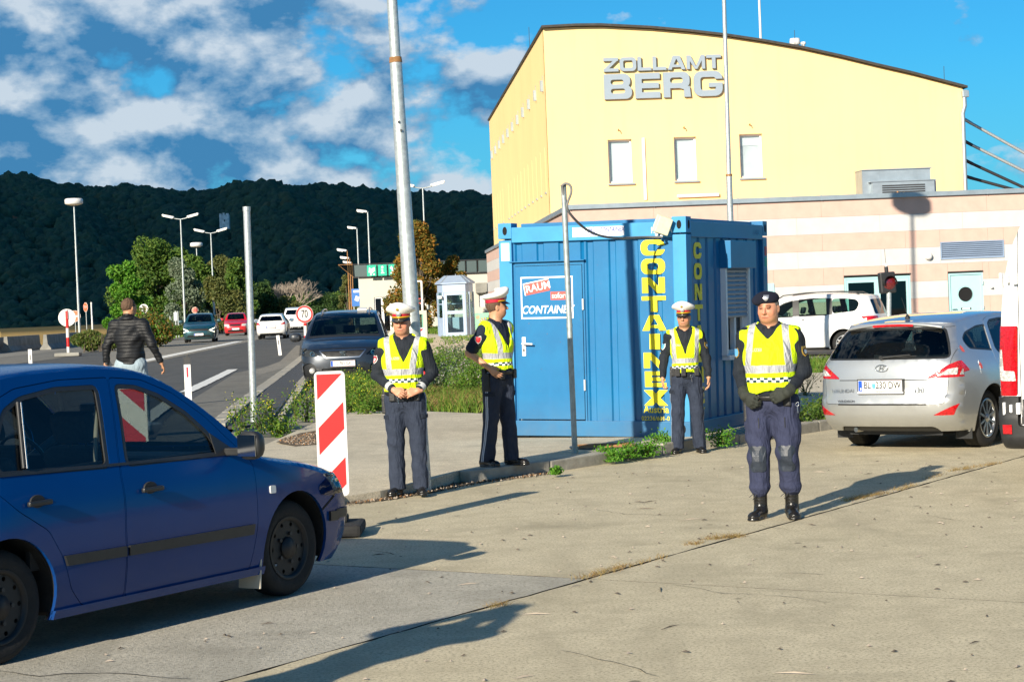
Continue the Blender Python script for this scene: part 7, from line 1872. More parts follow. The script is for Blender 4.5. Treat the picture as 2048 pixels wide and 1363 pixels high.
def person(label,loc,z,rz,ph,scale=1.0,cat='police officer',name='person',head=(0,0,0),arms=None,legs=None,belly=0.0,build=1.0,uniform='patrol',hat='cap',vest=True,sleeves=True,skinm='skin',hairm='hair_brown',res=.0065,fat=0.0,gloves=False,group=None,seed=1,glasses=False,vp=None,stride=None,vest_rot=0.0):
 root=thing(name,label,cat,(loc[0],loc[1],z),rz,group,scale)
 A=np.array;b=build
 hipz,kneez,shz=.925,.50,1.455
 L_=legs or dict(R=((-.095,0,hipz),(-.115,-.01,kneez),(-.135,.02,.085)),L=((.095,0,hipz),(.115,-.01,kneez),(.135,.02,.085)))
 AR=arms
 C=A((0,-.018,1.655));Rm=euler_m(*[R(a)for a in head])
 F=Field((-.55,-.46,-.02),(.55,.36,2.08 if arms['R'][2][2]>1.5 else 1.84),res)
 for s in('R','L'):
  h_,k_,a_=[A(p,float)for p in L_[s]]
  F.cap(h_,k_,.074,.045,.02);F.cap(k_,a_,.043,.024,.02);F.cap(a_-A((0,.0,.045)),a_+A((0,-.035,-.05)),.022,.018,.01)
  sh,el,wr,hd_,pn,cu=AR[s];sh,el,wr=A(sh),A(el),A(wr)
  F.cap(sh,el,.047,.040,.02);F.cap(el,wr,.042,.028,.02);hand(F,wr,hd_,pn,1 if s=='R' else-1,cu)
 F.cap((0,0,.95),(0,0,1.15),.125,.12,.05);F.ell((0,.0,1.33),(.155,.10,.17),.05);F.cap((-.15,.01,1.44),(.15,.01,1.44),.05,.05,.05)
 F.cap((0,.012,1.44),tuple(C+A((0,.02,-.06))),.058+fat*.4,.056+fat*.4,.03);head_sdf(F,C,Rm,fat)
 V,Q=F.mesh();V=laplace(V,Q,1,.35);body=fmesh('body',V,Q,M[skinm],root);tone_attr(body,V,C,Rm,.5 if hat!='none' else.3)
 F=Field((-.42,-.34,.04),(.42,.34,1.12),.0085)
 tr_r=(.105*b,.080,.078)if uniform!='cargo' else(.110*b,.084,.078)
 for s in('R','L'):
  h_,k_,a_=[A(p,float)for p in L_[s]];a2=a_+A((0,-.01,-.035 if uniform!='cargo' else.16));
  F.cap(h_-A((0,0,.02)),k_,tr_r[0],tr_r[1],.05);F.cap(k_,a2,tr_r[1],tr_r[2],.03)
  if uniform=='cargo':
   F.ell(a_+A((0,-.01,.165)),(.088,.09,.045),.02)
   sx=-1 if s=='R' else 1;F.cap(A(h_)*.55+A(k_)*.45+A((sx*.075,0,0)),A(h_)*.30+A(k_)*.70+A((sx*.06,0,0)),.045,.045,.03)
  else:
   sx=-1 if s=='R' else 1;F.cap(A(h_)*.62+A(k_)*.38+A((sx*.062,-.005,0)),A(h_)*.35+A(k_)*.65+A((sx*.052,-.005,0)),.046,.044,.02)
 F.ell((0,.005,.93),(.168*b+belly*.4,.128+belly*.4,.13),.05);F.cap((0,0,.99),(0,0,1.05),.13*b,.12*b,.03,flat=((0,1,0),.9))
 F.half((0,0,1.05),(0,0,1));
 for s in('R','L'):pass
 F.half((0,0,.055),(0,0,-1))
 V,Q=F.mesh();V=laplace(V,Q,1,.4)
 w_=np.clip((1.0-V[:,2])/.2,0,1)
 Vd=folds(V,Q,.0052 if uniform!='cargo' else.0085,10,34 if uniform!='cargo' else 26,seed);V=V+(Vd-V)*w_[:,None]
 tm={'patrol':'uniform_navy','cargo':'cargo_navy','civil':'jeans'}[uniform]
 if uniform=='patrol':
  seam=np.full(len(V),1.0,np.float32)
  for s,sx in(('R',-1),('L',1)):
   h_,k_,a_=[A(p,float)for p in L_[s]];z_=V[:,2]
   ax=np.where(z_>k_[2],k_[0]+(h_[0]-k_[0])*(z_-k_[2])/(h_[2]-k_[2]),a_[0]+(k_[0]-a_[0])*(z_-a_[2])/(k_[2]-a_[2]));ay=np.where(z_>k_[2],k_[1]+(h_[1]-k_[1])*(z_-k_[2])/(h_[2]-k_[2]),a_[1]+(k_[1]-a_[1])*(z_-a_[2])/(k_[2]-a_[2]))
   m_=(V[:,0]-ax)*sx>.015;own=(V[:,0]*sx>-.02)&m_&(z_<.99);side_=(V[:,0]*sx>0);seam[side_]=np.where((V[:,1]-ay)[side_]>0,1.0,-1.0);seam[own]=(V[:,1]-ay+.012)[own]
  ob=fmesh('trousers',V,Q,M['trouser_stripe'],root);a=ob.data.attributes.new('seam','FLOAT','POINT');a.data.foreach_set('value',seam)
 else:ob=fmesh('trousers',V,Q,M[tm],root)
 legt=BVHTree.FromPolygons(V.tolist(),Q.tolist())
 if uniform=='cargo':
  for s,sx in(('R',-1),('L',1)):
   k_=A(L_[s][1]);decal(root,'knee_pad',round_poly([(-.062,-.105),(.062,-.105),(.068,.10),(-.068,.10)],.03),M['knee_pad'],tuple(k_+A((0,-.12,-.02))),(0,1,0),legt,(0,0,1),.008)
   mb=MB();p_=[Vector(legt.ray_cast(Vector((k_[0]+sx*-.01+.01,-.4,zz)),Vector((0,1,0)))[0]or(k_[0],-.1,zz))for zz in(.80,.76,.72)];mb.tube([v-Vector((0,.003,0))for v in p_],.0035,5);mb.build('zip',M['plastic_black'],root)
 if uniform=='patrol':
  for s,sx in(('R',-1),('L',1)):
   h_,k_=A(L_[s][0]),A(L_[s][1]);c_=h_*.60+k_*.40;decal(root,'pocket_flap',[(-.075,-.028),(.075,-.028),(.07,.022),(-.07,.022)],M['uniform_navy'],tuple(c_+A((sx*.12,-.03,0))),(-sx,.25,0),legt,(0,0,1),.009)
 for s,sx in(('R',-1),('L',1)):
  a_=A(L_[s][2],float);toe=A((sx*.035,-.145,0))if(stride is None)else A((sx*.01,-.15,0))
  F=Field(a_-A((.16,.26,.1)),a_+A((.16,.16,.28)),.007);gz=a_[2]-.085
  F.cap((a_[0],a_[1]+.045,gz+.045),(a_[0],a_[1]-.01,gz+.055),.044,.042,.03);F.cap((a_[0],a_[1]-.01,gz+.045),tuple(A((a_[0],a_[1],gz+.034))+toe),.044,.036,.03);F.ell(tuple(A((a_[0],a_[1]-.0,gz+.032))+toe),(.048,.055,.032),.02)
  if uniform=='cargo':
   F.cap((a_[0],a_[1]+.01,gz+.06),(a_[0],a_[1]+.01,gz+.255),.052,.056,.03)
  F.cap((a_[0],a_[1]+.03,gz+.01),tuple(A((a_[0],a_[1],gz+.01))+toe*1.05),.050,.050,.004,flat=((0,0,1),.35));F.half((0,0,gz+.001),(0,0,-1))
  V,Q=F.mesh();sh=fmesh('boot' if uniform=='cargo' else 'shoe',laplace(V,Q,1,.3),Q,M['boot_leather']if uniform!='civil' else M['bark'],root)
  if uniform=='cargo':
   bt=BVHTree.FromPolygons(V.tolist(),Q.tolist());mb=MB()
   for i in range(6):
    z_=gz+.10+i*.026;pts=[]
    for k in range(5):
     x=a_[0]-.03+.06*k/4;h_=bt.ray_cast(Vector((x,a_[1]-.4,z_+(.008 if k%2 else 0))),Vector((0,1,0)))[0]
     if h_:pts.append(h_-Vector((0,.003,0)))
    if len(pts)>1:mb.tube(pts,.003,5)
   h_=bt.ray_cast(Vector((a_[0],a_[1]-.4,gz+.225)),Vector((0,1,0)))[0]
   if h_:mb.tube([h_,h_+Vector((-.03,-.02,-.012)),h_+Vector((-.075,-.03,-.05))],.003,5);mb.tube([h_,h_+Vector((-.02,-.03,-.03)),h_+Vector((-.05,-.03,-.07))],.003,5)
   mb.build('laces',M['plastic_black'],sh)
 F=Field((-.55,-.46,.86),(.55,.36,1.90 if arms['R'][2][2]>1.5 else 1.60),.008);e=.012
 bot=.90 if uniform!='cargo' else.97
 if uniform=='civil':bot=.93
 F.ell((0,.0,1.31),(.178*b+e,.118*b+e,.20),.06);F.cap((0,-.01-belly*.6,1.02),(0,-.01-belly*.6,1.22),.135*b+belly,.14*b+belly*.9,.08,flat=((0,1,0),.92));F.cap((0,0,.90),(0,0,1.02),.155*b+belly*.3,.148*b+belly*.6,.05,flat=((0,1,0),.86))
 F.cap((-.155*b,.008,1.435),(.155*b,.008,1.435),.064,.064,.06);F.cap((-.07,.012,1.47),(.07,.012,1.47),.06,.06,.05)
 for s,sx in(('R',-1),('L',1)):
  sh,el,wr,hd_,pn,cu=AR[s];sh,el,wr=A(sh),A(el),A(wr)
  if sleeves:F.cap(sh,el,.070*b,.056,.05);F.cap(el,wr-(wr-el)/np.linalg.norm(wr-el)*.03,.057,.040,.02)
  else:F.cap(sh,sh+(el-sh)*.80,.070*b,.066,.05)
 F.cap((0,.022,1.49),(0,.012,1.545),.070+fat*.4,.066+fat*.5,.015)
 F.half((0,0,bot),(0,0,-1));F.cap((0,.014,1.50),(0,.0,1.64),.054+fat*.3,.064+fat*.5,.006,'s');F.cap((0,-.11,1.585),(0,-.06,1.50),.055,.014,.012,'s')
 V,Q=F.mesh();V=laplace(V,Q,1,.4);V=folds(V,Q,.0085,17,44,seed+5)
 jm={'patrol':'uniform_dark' if sleeves else 'shirt_navy','cargo':'uniform_dark','civil':'puffer_black'}[uniform]
 n_=30;CV=[]
 for j,(rr_,zz)in enumerate(((.070,1.478),(.073,1.515),(.080,1.548),(.094,1.528),(.108,1.500))):
  for i in range(n_+1):
   a_=-PI/2+.32+(2*PI-.64)*i/n_;fr=max(0,-math.sin(a_));CV.append(((rr_+fat*.5)*math.cos(a_)*(1+.05*fr),.014+(rr_+.004)*math.sin(a_)-.01*fr,zz-.050*fr*(1.0 if j<3 else 1.25)))
 mk('collar',CV,[(j*(n_+1)+i,j*(n_+1)+i+1,(j+1)*(n_+1)+i+1,(j+1)*(n_+1)+i)for j in range(4)for i in range(n_)],M[jm],root,True)
 jk=fmesh('jacket' if sleeves else 'shirt',V,Q,M[jm],root);jt=BVHTree.FromPolygons(V.tolist(),Q.tolist())
 if sleeves and uniform=='patrol' and vp and vp.get('cuffs'):
  for s in('R','L'):
   sh,el,wr=[A(v)for v in AR[s][:3]];d=(wr-el)/np.linalg.norm(wr-el);mb=MB();mb.tube([Vector(wr-d*.085),Vector(wr-d*.035)],[.047,.044],18,cap=False);mb.build('reflective_cuff',M['cuff_grey'],root)
 if vest:
  vz0=vp.get('z0',.96);vb_=vp.get('flare',.0)
  F=Field((-.42,-.40,.84),(.42,.36,1.56),.008);e=.026
  F.ell((0,.0,1.31),(.178*b+e,.118*b+e,.205),.06);F.cap((0,-.012-belly*.6,1.0),(0,-.012-belly*.6,1.22),.150*b+belly+vb_,.155*b+belly*.9+vb_*.6,.08,flat=((0,1,0),.92));F.cap((0,-.0,vz0+.02),(0,-.0,1.05),.168*b+belly*.5+vb_,.160*b+belly*.7+vb_,.05,flat=((0,1,0),.86))
  F.cap((-.150*b,.008,1.440),(.150*b,.008,1.440),.078,.078,.06);F.cap((-.07,.012,1.475),(.07,.012,1.475),.068,.068,.05);F.cap((-.19*b,.005,1.43),(.19*b,.005,1.43),.072,.072,.03)
  vd=vp.get('vee',1.24)
  def cut(Fv,X,Y,Z):
   arm=(.222*b+.02*(Z-1.2))-np.abs(X);Fv=np.maximum(Fv,-arm)
   hole=np.maximum(np.abs(X)-(.168*b+np.maximum(0,(Z-1.30))*.30),0)
   hem=vz0+.012*np.sin(X*22+1)+(.02 if belly else.012)*np.cos(X*9);Fv=np.maximum(Fv,hem-Z)
   w=np.maximum(0,(Z-vd))*vp.get('vw',.50);vx=X-vp.get('vx',0)
   vcut=np.where(Y<.02,w-np.abs(vx),-1.0);Fv=np.maximum(Fv,np.where(Z>vd,vcut,-1))
   return Fv
  F.func(cut);F.cap((0,.014,1.46),(0,.0,1.64),.075,.085,.01,'s')
  V,Q=F.mesh();V=laplace(V,Q,1,.45);V=folds(V,Q,.0075,16,16,seed+9)
  vmname='vest_%d'%seed;vestmat(vmname,vp.get('zb',1.10),vp.get('zc',1.035),vp.get('x0',.105),vp.get('x1',.155),vp.get('slant',-.10));vo=fmesh('reflective_vest',V,Q,M[vmname],root);vt=BVHTree.FromPolygons(V.tolist(),Q.tolist())
  tx_=text_obj('POLIZEI',.034,M['cuff_grey'],root,(vp.get('tx',-.07),-.2,vp.get('tz',1.315)),(PI/2,0,0),.006,1.15);project(tx_,(0,1,0),vt,.003)
 for s,sx,cols in(('R',-1,vp.get('bR')if vp else None),('L',1,vp.get('bL')if vp else None)):
  if not cols:continue
  sh,el=A(AR[s][0]),A(AR[s][1]);c_=sh+(el-sh)*.42;dr_=(-sx*.75,.66,0)
  bd=decal(root,'sleeve_badge',shield,M[cols[0]],tuple(c_),dr_,jt,(0,0,1),.004);decal(bd,'badge_field',[(x*.8,y*.8)for x,y in shield],M[cols[1]],tuple(c_),dr_,jt,(0,0,1),.006)
  if len(cols)>2:
   decal(bd,'badge_emblem',[(x*.42,y*.42-.004)for x,y in shield],M[cols[2]],tuple(c_),dr_,jt,(0,0,1),.008)
   if cols[0]=='badge_gold':
    t_=text_obj('POLIZEI',.017,M['badge_gold'],bd,(0,0,0),(0,0,0),.008,.9);d=Vector(dr_).normalized();r_=d.cross(Vector((0,0,1))).normalized();u_=r_.cross(d)
    for v in t_.data.vertices:
     w=Vector(c_)+r_*v.co.x+u_*(v.co.y+.022);h_=jt.ray_cast(w-d*.25,d)[0];v.co=(h_-d*.0085)if h_ else w
 if uniform!='civil':
  bz=vp.get('belt',.955);mb=MB();V_,F_=lathe_xy([(.166*b+belly*.45,.138*b+belly*.5,bz,0,0),(.172*b+belly*.45,.143*b+belly*.5,bz+.004,0,0),(.172*b+belly*.45,.143*b+belly*.5,bz+.046,0,0),(.166*b+belly*.45,.138*b+belly*.5,bz+.05,0,0)]);bo=mk('belt',V_,F_,M['belt_leather'],root,True)
  hx=-.185*b-belly*.4;mb=MB();mb.box(hx-.022,hx+.022,-.045,.035,bz-.17,bz+.02,bev=.012);mb.box(hx-.018,hx+.014,.0,.05,bz-.0,bz+.07,bev=.01);ho=mb.build('holster',M['belt_leather'],bo)
  for(x_,y_)in vp.get('pouch',((.13,-.10),(-.10,-.12))):mb=MB();mb.box(x_-.03,x_+.03,y_-.03,y_+.015,bz-.05,bz+.05,bev=.01);mb.build('pouch',M['belt_leather'],bo)
  if vp.get('keys'):
   kx,ky,kz=vp['keys'];mb=MB();ring=[Vector((kx+.014*math.cos(t),ky,kz+.014*math.sin(t)))for t in np.linspace(0,2*PI,14)];mb.tube(ring,.0025,5,cap=False);mb.tube([(kx,ky,kz-.014),(kx+.004,ky,kz-.07)],.003,5);mb.build('key_ring',M['chrome'],bo)
 if gloves:
  for s in('R','L'):
   F=Field((-.55,-.46,.6),(0 if s=='R' else.55,.36,1.3),.0065)if s=='R' else Field((0,-.46,.6),(.55,.36,1.3),.0065)
   sh,el,wr,hd_,pn,cu=AR[s];hand(F,wr,hd_,pn,1 if s=='R' else-1,cu,1.0,1.10,.008);d=A(wr)-A(el);d=d/np.linalg.norm(d);F.cap(A(wr)-d*.045,A(wr)+d*.01,.040,.036,.02)
   F.F-=.0035;V,Q=F.mesh();fmesh('glove',V,Q,M['glove'],root)
 F=Field(C-.16,C+.16,.006)
 def TT(p):return C+Rm@A(p,float)
 if hat=='none':
  F.ell(TT((0,.014,.026)),(.084,.099,.094),.01,rot=Rm);F.ell(TT((0,-.085,-.035)),(.085,.075,.085),.02,'s',Rm)
  for sx in(1,-1):F.ell(TT((sx*.085,-.035,-.045)),(.03,.05,.05),.02,'s',Rm)
  F.ell(TT((0,.06,-.115)),(.09,.09,.045),.02,'s',Rm)
  F.ell(TT((-.005,.055,.118)),(.022,.030,.016),.012,'s',Rm)
 else:
  F.ell(TT((0,.014,.018)),(.081,.096,.090),.01,rot=Rm);F.ell(TT((0,-.085,-.03)),(.10,.090,.12),.01,'s',Rm);F.ell(TT((0,.05,-.135)),(.10,.10,.055),.01,'s',Rm)
  for sx in(1,-1):F.ell(TT((sx*.085,-.005,-.045)),(.022,.035,.055),.01,'s',Rm)
 V,Q=F.mesh();V=folds(V,Q,.0018,90,60,3)
 if len(Q):fmesh('hair',V,Q,M[hairm],root)
 if hat=='cap':police_cap(root,C,Rm)
 if hat=='beret':
  F=Field(C-.22,C+A((.22,.22,.24)),.006)
  F.ell(TT((.0,.006,.062)),(.084,.102,.038),.01,rot=Rm);F.ell(TT((-.008,.0,.084)),(.090,.106,.046),.03,rot=Rm);F.ell(TT((-.075,-.04,.054)),(.042,.055,.024),.04,rot=Rm@euler_m(0,R(28),0));F.ell(TT((0,0,-.03)),(.082,.102,.085),.006,'s',Rm)
  V,Q=F.mesh();V=laplace(V,Q,2,.5);V=folds(V,Q,.002,20,20,2);be=fmesh('beret',V,Q,M['beret_cloth'],root);bt=BVHTree.FromPolygons(V.tolist(),Q.tolist())
  d=Vector(Rm@A((0,1,-.15)));decal(be,'badge',[(x*.62,y*.62)for x,y in shield],M['silver'],tuple(TT((.022,-.1,.088))),tuple(d),bt,tuple(Rm@A((0,0,1))),.006)
 if glasses:
  q=bpy.data.objects.new('glasses',None);COL.objects.link(q);q.parent=root;q.location=C;q.rotation_euler=Matrix(Rm.tolist()).to_euler();mb=MB()
  for sx in(1,-1):mb.tube([Vector((sx*.033+.022*math.cos(t),-.108,.002+.014*math.sin(t)))for t in np.linspace(0,2*PI,16)],.0016,5,cap=False);mb.tube([(sx*.056,-.106,.006),(sx*.078,-.04,.008),(sx*.080,.01,.004)],.0018,5)
  mb.tube([(-.011,-.108,.004),(.011,-.108,.004)],.0016,5);mb.build('frame',M['dark_metal'],q)
  mb=MB()
  for sx in(1,-1):mb.disc((sx*.033,-.108,.002),.020,(0,-1,0),14)
  mb.build('lens',M['lens_clear'],q)
 return root
def tmat():
 t=NT('trouser_stripe');o=t.obj();st=t.n('ShaderNodeMapping',{'Vector':o,'Scale':(9.,9.,3.2)}).outputs[0];a=t.noise(1.0,3,.5,st,1.2);b=t.noise(3.1,3,.55,st,.8)
 s=t.n('ShaderNodeAttribute',attribute_name='seam').outputs['Fac']
 d=t.math('ABSOLUTE',s);band=t.math('MULTIPLY',t.math('LESS_THAN',d,.0155),t.math('GREATER_THAN',d,.0030))
 c=t.ramp(t.noise(12,4,.6,o),[(.3,(.019,.026,.046)),(.7,(.030,.040,.066))]);c=t.mix(band,c,(.42,.45,.52))
 t.bsdf(col=c,rough=.85,spec=.3,normal=t.bump(t.math('ADD',a,t.math('MULTIPLY',b,.35)),.7,.05));M['trouser_stripe']=t.m
tmat();simple('cuff_grey',(.46,.47,.48),.45,var=.1,scale=20)
def pat(px,py,z=0.0):p=G(px,py,z);return(p.x,p.y),p.z
hang=lambda s,dx=.30,y=-.02,cu=.55:((s*.185,.01,1.42),(s*(.185+dx*.28),.03,1.15),(s*(.185+dx*.36),y-.04,.915),(s*.04,-.12,-1),(-s,-.1,0),cu)
(l1,z1)=pat(818,988,.02)
person('officer in white cap standing by the thick lamp post, hands joined at his belt',l1,z1,R(-7),1,.970,head=(4,0,-4),belly=.015,build=1.06,arms=dict(R=((-.19,.01,1.42),(-.275,.03,1.16),(-.075,-.19,1.02),(.75,-.55,-.35),(.1,.8,-.3),.75),L=((.19,.01,1.42),(.27,.03,1.16),(.155,-.17,1.00),(-.85,-.35,-.2),(-.1,.8,-.3),.75)),legs=dict(R=((-.095,0,.925),(-.105,-.01,.50),(-.105,.0,.085)),L=((.095,0,.925),(.115,-.01,.50),(.125,.0,.085))),vp=dict(z0=1.0,vee=1.27,vx=.03,vw=.45,zb=1.155,zc=1.085,x0=.095,x1=.150,slant=-.12,bR=('sign_white','badge_red','sign_white'),cuffs=True,belt=.955,keys=(-.035,-.20,.955),tx=-.075,tz=1.315),skinm='skin_ruddy',fat=.003,seed=1)
(l2,z2)=pat(1003,931,PZ)
person('short sleeved officer in white cap looking at the container door, hand on his holster',l2,z2,R(52),1,.975,head=(-4,0,52),build=1.03,sleeves=False,res=.0065,arms=dict(R=((-.185,.01,1.42),(-.26,.16,1.19),(-.20,-.05,1.03),(.15,-.75,-.65),(.75,.4,.2),.45),L=((.185,.01,1.42),(.22,.14,1.17),(.10,.18,.98),(-.6,.1,-.8),(0,-1,0),.5)),legs=dict(R=((-.095,0,.925),(-.105,.03,.50),(-.125,.10,.085)),L=((.095,0,.925),(.10,-.03,.50),(.095,-.06,.085))),vp=dict(z0=.99,vee=1.22,zb=1.12,zc=1.045,x0=.095,x1=.145,slant=-.10,bR=('sign_white','badge_red','badge_red'),belt=.955,tx=.07,tz=1.32),skinm='skin',hairm='hair_brown',seed=2)
(l3,z3)=pat(1378,905)
person('officer with glasses and white cap at the container corner, arms hanging',l3,z3,R(-4),1,.925,head=(2,0,-10),build=.95,glasses=True,arms=dict(R=hang(-1,.28,-.03,.9),L=hang(1,.24,-.02,.5)),vp=dict(z0=.975,vee=1.20,vw=.34,zb=1.10,zc=1.03,x0=.115,x1=.165,slant=-.06,bR=('sign_white','badge_blue'),bL=('badge_gold','ink_black','silver'),belt=.99,keys=(.06,-.16,.94),tx=-.07,tz=1.32,pouch=((.13,-.10),(-.10,-.12),(-.03,-.14),(-.15,-.06))),skinm='skin',seed=3)
(l4,z4)=pat(1553,1036)
person('lone officer in dark beret, black gloves and laced boots standing on the road',l4,z4,R(-15),1,.995,head=(6,0,-12),build=1.04,belly=.022,uniform='cargo',hat='beret',gloves=True,fat=.004,arms=dict(R=((-.195,.01,1.42),(-.248,.04,1.16),(-.195,-.15,.985),(.60,-.35,-.70),(.5,.7,0),.9),L=((.195,.01,1.42),(.255,.05,1.15),(.150,-.19,1.00),(-.90,-.20,-.38),(-.2,.9,-.1),.8)),legs=dict(R=((-.10,0,.925),(-.115,-.03,.50),(-.122,.0,.085)),L=((.10,0,.925),(.108,-.01,.50),(.118,.05,.085))),vp=dict(z0=.985,vee=1.41,vw=.9,flare=.012,zb=1.150,zc=1.078,x0=.125,x1=.175,slant=.10,bR=('badge_gold','badge_blue'),bL=('badge_gold','ink_black','silver'),belt=.935,keys=(.21,-.12,.90),tx=-.11,tz=1.33),skinm='skin_ruddy',hairm='hair_grey',seed=4)
pw_=foot(268,26.5)
person('man in black quilted jacket walking away behind the blue car',(pw_.x,pw_.y),pw_.z,R(168),1,1.04,cat='man',head=(-2,0,-22),build=1.10,belly=.02,uniform='civil',hat='none',vest=False,hairm='hair_brown',skinm='skin_tan',glasses=True,arms=dict(R=((-.20,.01,1.42),(-.315,.04,1.17),(-.40,-.04,.93),(-.25,-.35,-.9),(.9,.3,0),.6),L=((.20,.01,1.42),(.295,.05,1.16),(.325,.04,.90),(.05,-.3,-1),(-.9,.2,0),.6)),legs=dict(R=((-.095,0,.925),(-.10,-.10,.52),(-.10,-.13,.085)),L=((.095,0,.925),(.10,.06,.50),(.10,.22,.12))),stride=1,seed=6)
p5=at(2044,700,25.0)
person('officer in dark uniform half hidden between the silver car and the white van',(p5.x,p5.y),0,R(-20),1,.98,head=(0,0,0),build=1.0,vest=False,hat='beret',arms=dict(R=hang(-1,.5),L=hang(1,.3)),vp=dict(bR=('badge_gold','sign_orange'),belt=.955),seed=7,res=.009)
person('unseen man with both hands raised, added to cast the long foreground shadow',(-2.43,6.97),0,R(-30),1,1.13,cat='man',build=1.05,uniform='civil',hat='none',vest=False,res=.009,arms=dict(R=((-.19,.01,1.42),(-.26,-.20,1.52),(-.08,-.30,1.80),(.2,0,1),(1,0,0),.9),L=((.19,.01,1.42),(.26,-.20,1.52),(.08,-.30,1.80),(-.2,0,1),(-1,0,0),.9)),seed=8)  # added caster just outside the left edge for the long foreground shadow
def lamp_post(kind,px,ytop,D,label,r=.09,group='street lamps',rusty=False,base=None):
 b=foot(px,D)if base is None else base;b.z=rise(b.x,b.y);t=at(px,ytop,D);
 Hh=t.z-b.z
 o=thing({'round':'street_lamp','double':'street_lamp','single':'street_lamp'}[kind],label,'street lamp',(b.x,b.y,b.z),0,group)
 mat=M['rust']if rusty else M['galvanised']
 mb=MB();mb.tube([(0,0,0),(0,0,Hh*.38)],[r,r*.93],14);mb.tube([(0,0,Hh*.38),(0,0,Hh*.385)],[r*.98,r*.98],14);mb.tube([(0,0,Hh*.385),(0,0,Hh)],[r*.82,r*.55],14);mb.build('pole',mat,o)
 if kind=='round':
  mb=MB();mb.lathe([(0,Hh+.50),(.55,Hh+.46),(.62,Hh+.40),(.62,Hh+.12),(.52,Hh+.06)],24);mb.build('hood',M['plastic_white'],o);mb=MB();mb.lathe([(.52,Hh+.06),(.3,Hh),(0,Hh-.01)],24);mb.build('diffuser',M['blind'],o)
 elif kind=='double':
  for s in(1,-1):
   mb=MB();mb.tube([(0,0,Hh),(s*.35,0,Hh+.05),(s*.6,0,Hh+.12)],.04,8);mb.build('arm',mat,o)
   Mx=Matrix.Translation((s*1.0,0,Hh+.22))@Matrix.Rotation(R(-14)*s,4,'Y');mb=MB();mb.box(-.48,.48,-.17,.17,-.0,.14,M=Mx,bev=.05);mb.build('lamp_head',M['plastic_white'],o);mb=MB();mb.box(-.40,.40,-.13,.13,-.05,.0,M=Mx);mb.build('diffuser',M['blind'],o)
 else:
  Mx=Matrix.Translation((-.42,0,Hh+.05))@Matrix.Rotation(R(10),4,'Y');mb=MB();mb.tube([(0,0,Hh-.1),(0,0,Hh+.05),(-.1,0,Hh+.07)],.035,8);mb.build('arm',mat,o)
  mb=MB();mb.box(-.42,.36,-.15,.15,-.02,.14,M=Mx,bev=.04);mb.build('lamp_head',M['plastic_white'],o);mb=MB();mb.box(-.36,.1,-.12,.12,-.06,-.02,M=Mx);mb.build('diffuser',M['blind'],o)
 return o
def upright_top(px_base_col,D,px_top):pass
lamp_post('round',160,410,138,'round headed lamp on a tall white pole at the far left by the field')
lamp_post('double',371,438,158,'left one of the two double armed lamps in front of the big green trees')
lamp_post('double',430,466,172,'right one of the two double armed lamps in front of the big green trees')
lamp_post('round',400,494,200,'small round headed lamp between the two double armed lamps')
lamp_post('single',745,424,150,'taller single headed lamp rising behind the grey people carrier')
lamp_post('single',722,457,172,'shorter single headed lamp just left of the taller one behind the people carrier')
for px,yt,D,lb in((701,502,160,'foremost of the three rusty brown lamp poles'),(705,517,172,'middle one of the three rusty brown lamp poles'),(709,526,184,'rearmost of the three rusty brown lamp poles')):lamp_post('single',px,yt,D,lb+' left of the tourist office',.07,'rusty lamp poles',True)
lamp_post('double',857,376,128,'double armed lamp standing in front of the autumn tree beside the glass booth',.08)
bt_=G(845,972,PZ*.4)
o=thing('street_lamp','thick galvanised lamp post rising out of the picture behind the left officer','street lamp',(bt_.x,bt_.y,.05),0,'tall lamp posts running out of the frame')
Dp=bt_.y
def pole_off(px,py):p=at(px,py,Dp);return(p.x-bt_.x,0,p.z-.05)
mb=MB();j=pole_off(791,117);tl=(j[0]-.11,0,10.2);mb.tube([(0,0,-.05),j],[.088,.058],24);mb.build('lower_pole',M['galvanised'],o)
mb=MB();mb.tube([(j[0]+.001,0,j[2]-.04),(j[0]-.001,0,j[2]+.012)],[.063,.058],24);mb.build('collar',M['rust'],o)
mb=MB();mb.tube([j,tl],[.051,.040],20);mb.build('upper_pole',M['galvanised'],o)
Mt=Matrix.Translation(tl);mb=MB();mb.lathe([(0,.50),(.55,.46),(.62,.40),(.62,.12),(.52,.06)],24,M=Mt);mb.build('hood',M['plastic_white'],o);mb=MB();mb.lathe([(.52,.06),(.3,0),(0,-.01)],24,M=Mt);mb.build('diffuser',M['blind'],o)
mb=MB()
for(x,y)in((798,245),(803,262)):q=pole_off(x,y);mb.box(q[0]-.008,q[0]+.008,-.082,-.05,q[2]-.01,q[2]+.01)
mb.build('bolt',M['dark_metal'],o)
D2=47.5;b2=foot(1470,D2)
o=thing('street_lamp','slim grey lamp post rising behind the container in front of the letters BERG','street lamp',(b2.x,b2.y,b2.z),0,'tall lamp posts running out of the frame')
q=at(1458,350,D2);j=(q.x-b2.x,0,q.z-b2.z);q=at(1448,0,D2);t1=(q.x-b2.x,0,q.z-b2.z);tl=(j[0]+(t1[0]-j[0])*(9.85-j[2])/(t1[2]-j[2]),0,9.85)
mb=MB();mb.tube([(0,0,0),j],[.085,.072],16);mb.build('lower_pole',M['galvanised'],o);mb=MB();mb.tube([(j[0],0,j[2]-.03),(j[0],0,j[2]+.02)],.078,16);mb.build('collar',M['rust'],o)
mb=MB();mb.tube([j,tl],[.060,.045],16);mb.build('upper_pole',M['galvanised'],o)
Mt=Matrix.Translation(tl);mb=MB();mb.lathe([(0,.50),(.45,.46),(.52,.40),(.52,.14),(.44,.06)],24,M=Mt);mb.build('hood',M['plastic_white'],o);mb=MB();mb.lathe([(.44,.06),(.3,0),(0,-.01)],24,M=Mt);mb.build('diffuser',M['blind'],o)
b=G(508,845);Dq=b.y;t=at(493,414,Dq)
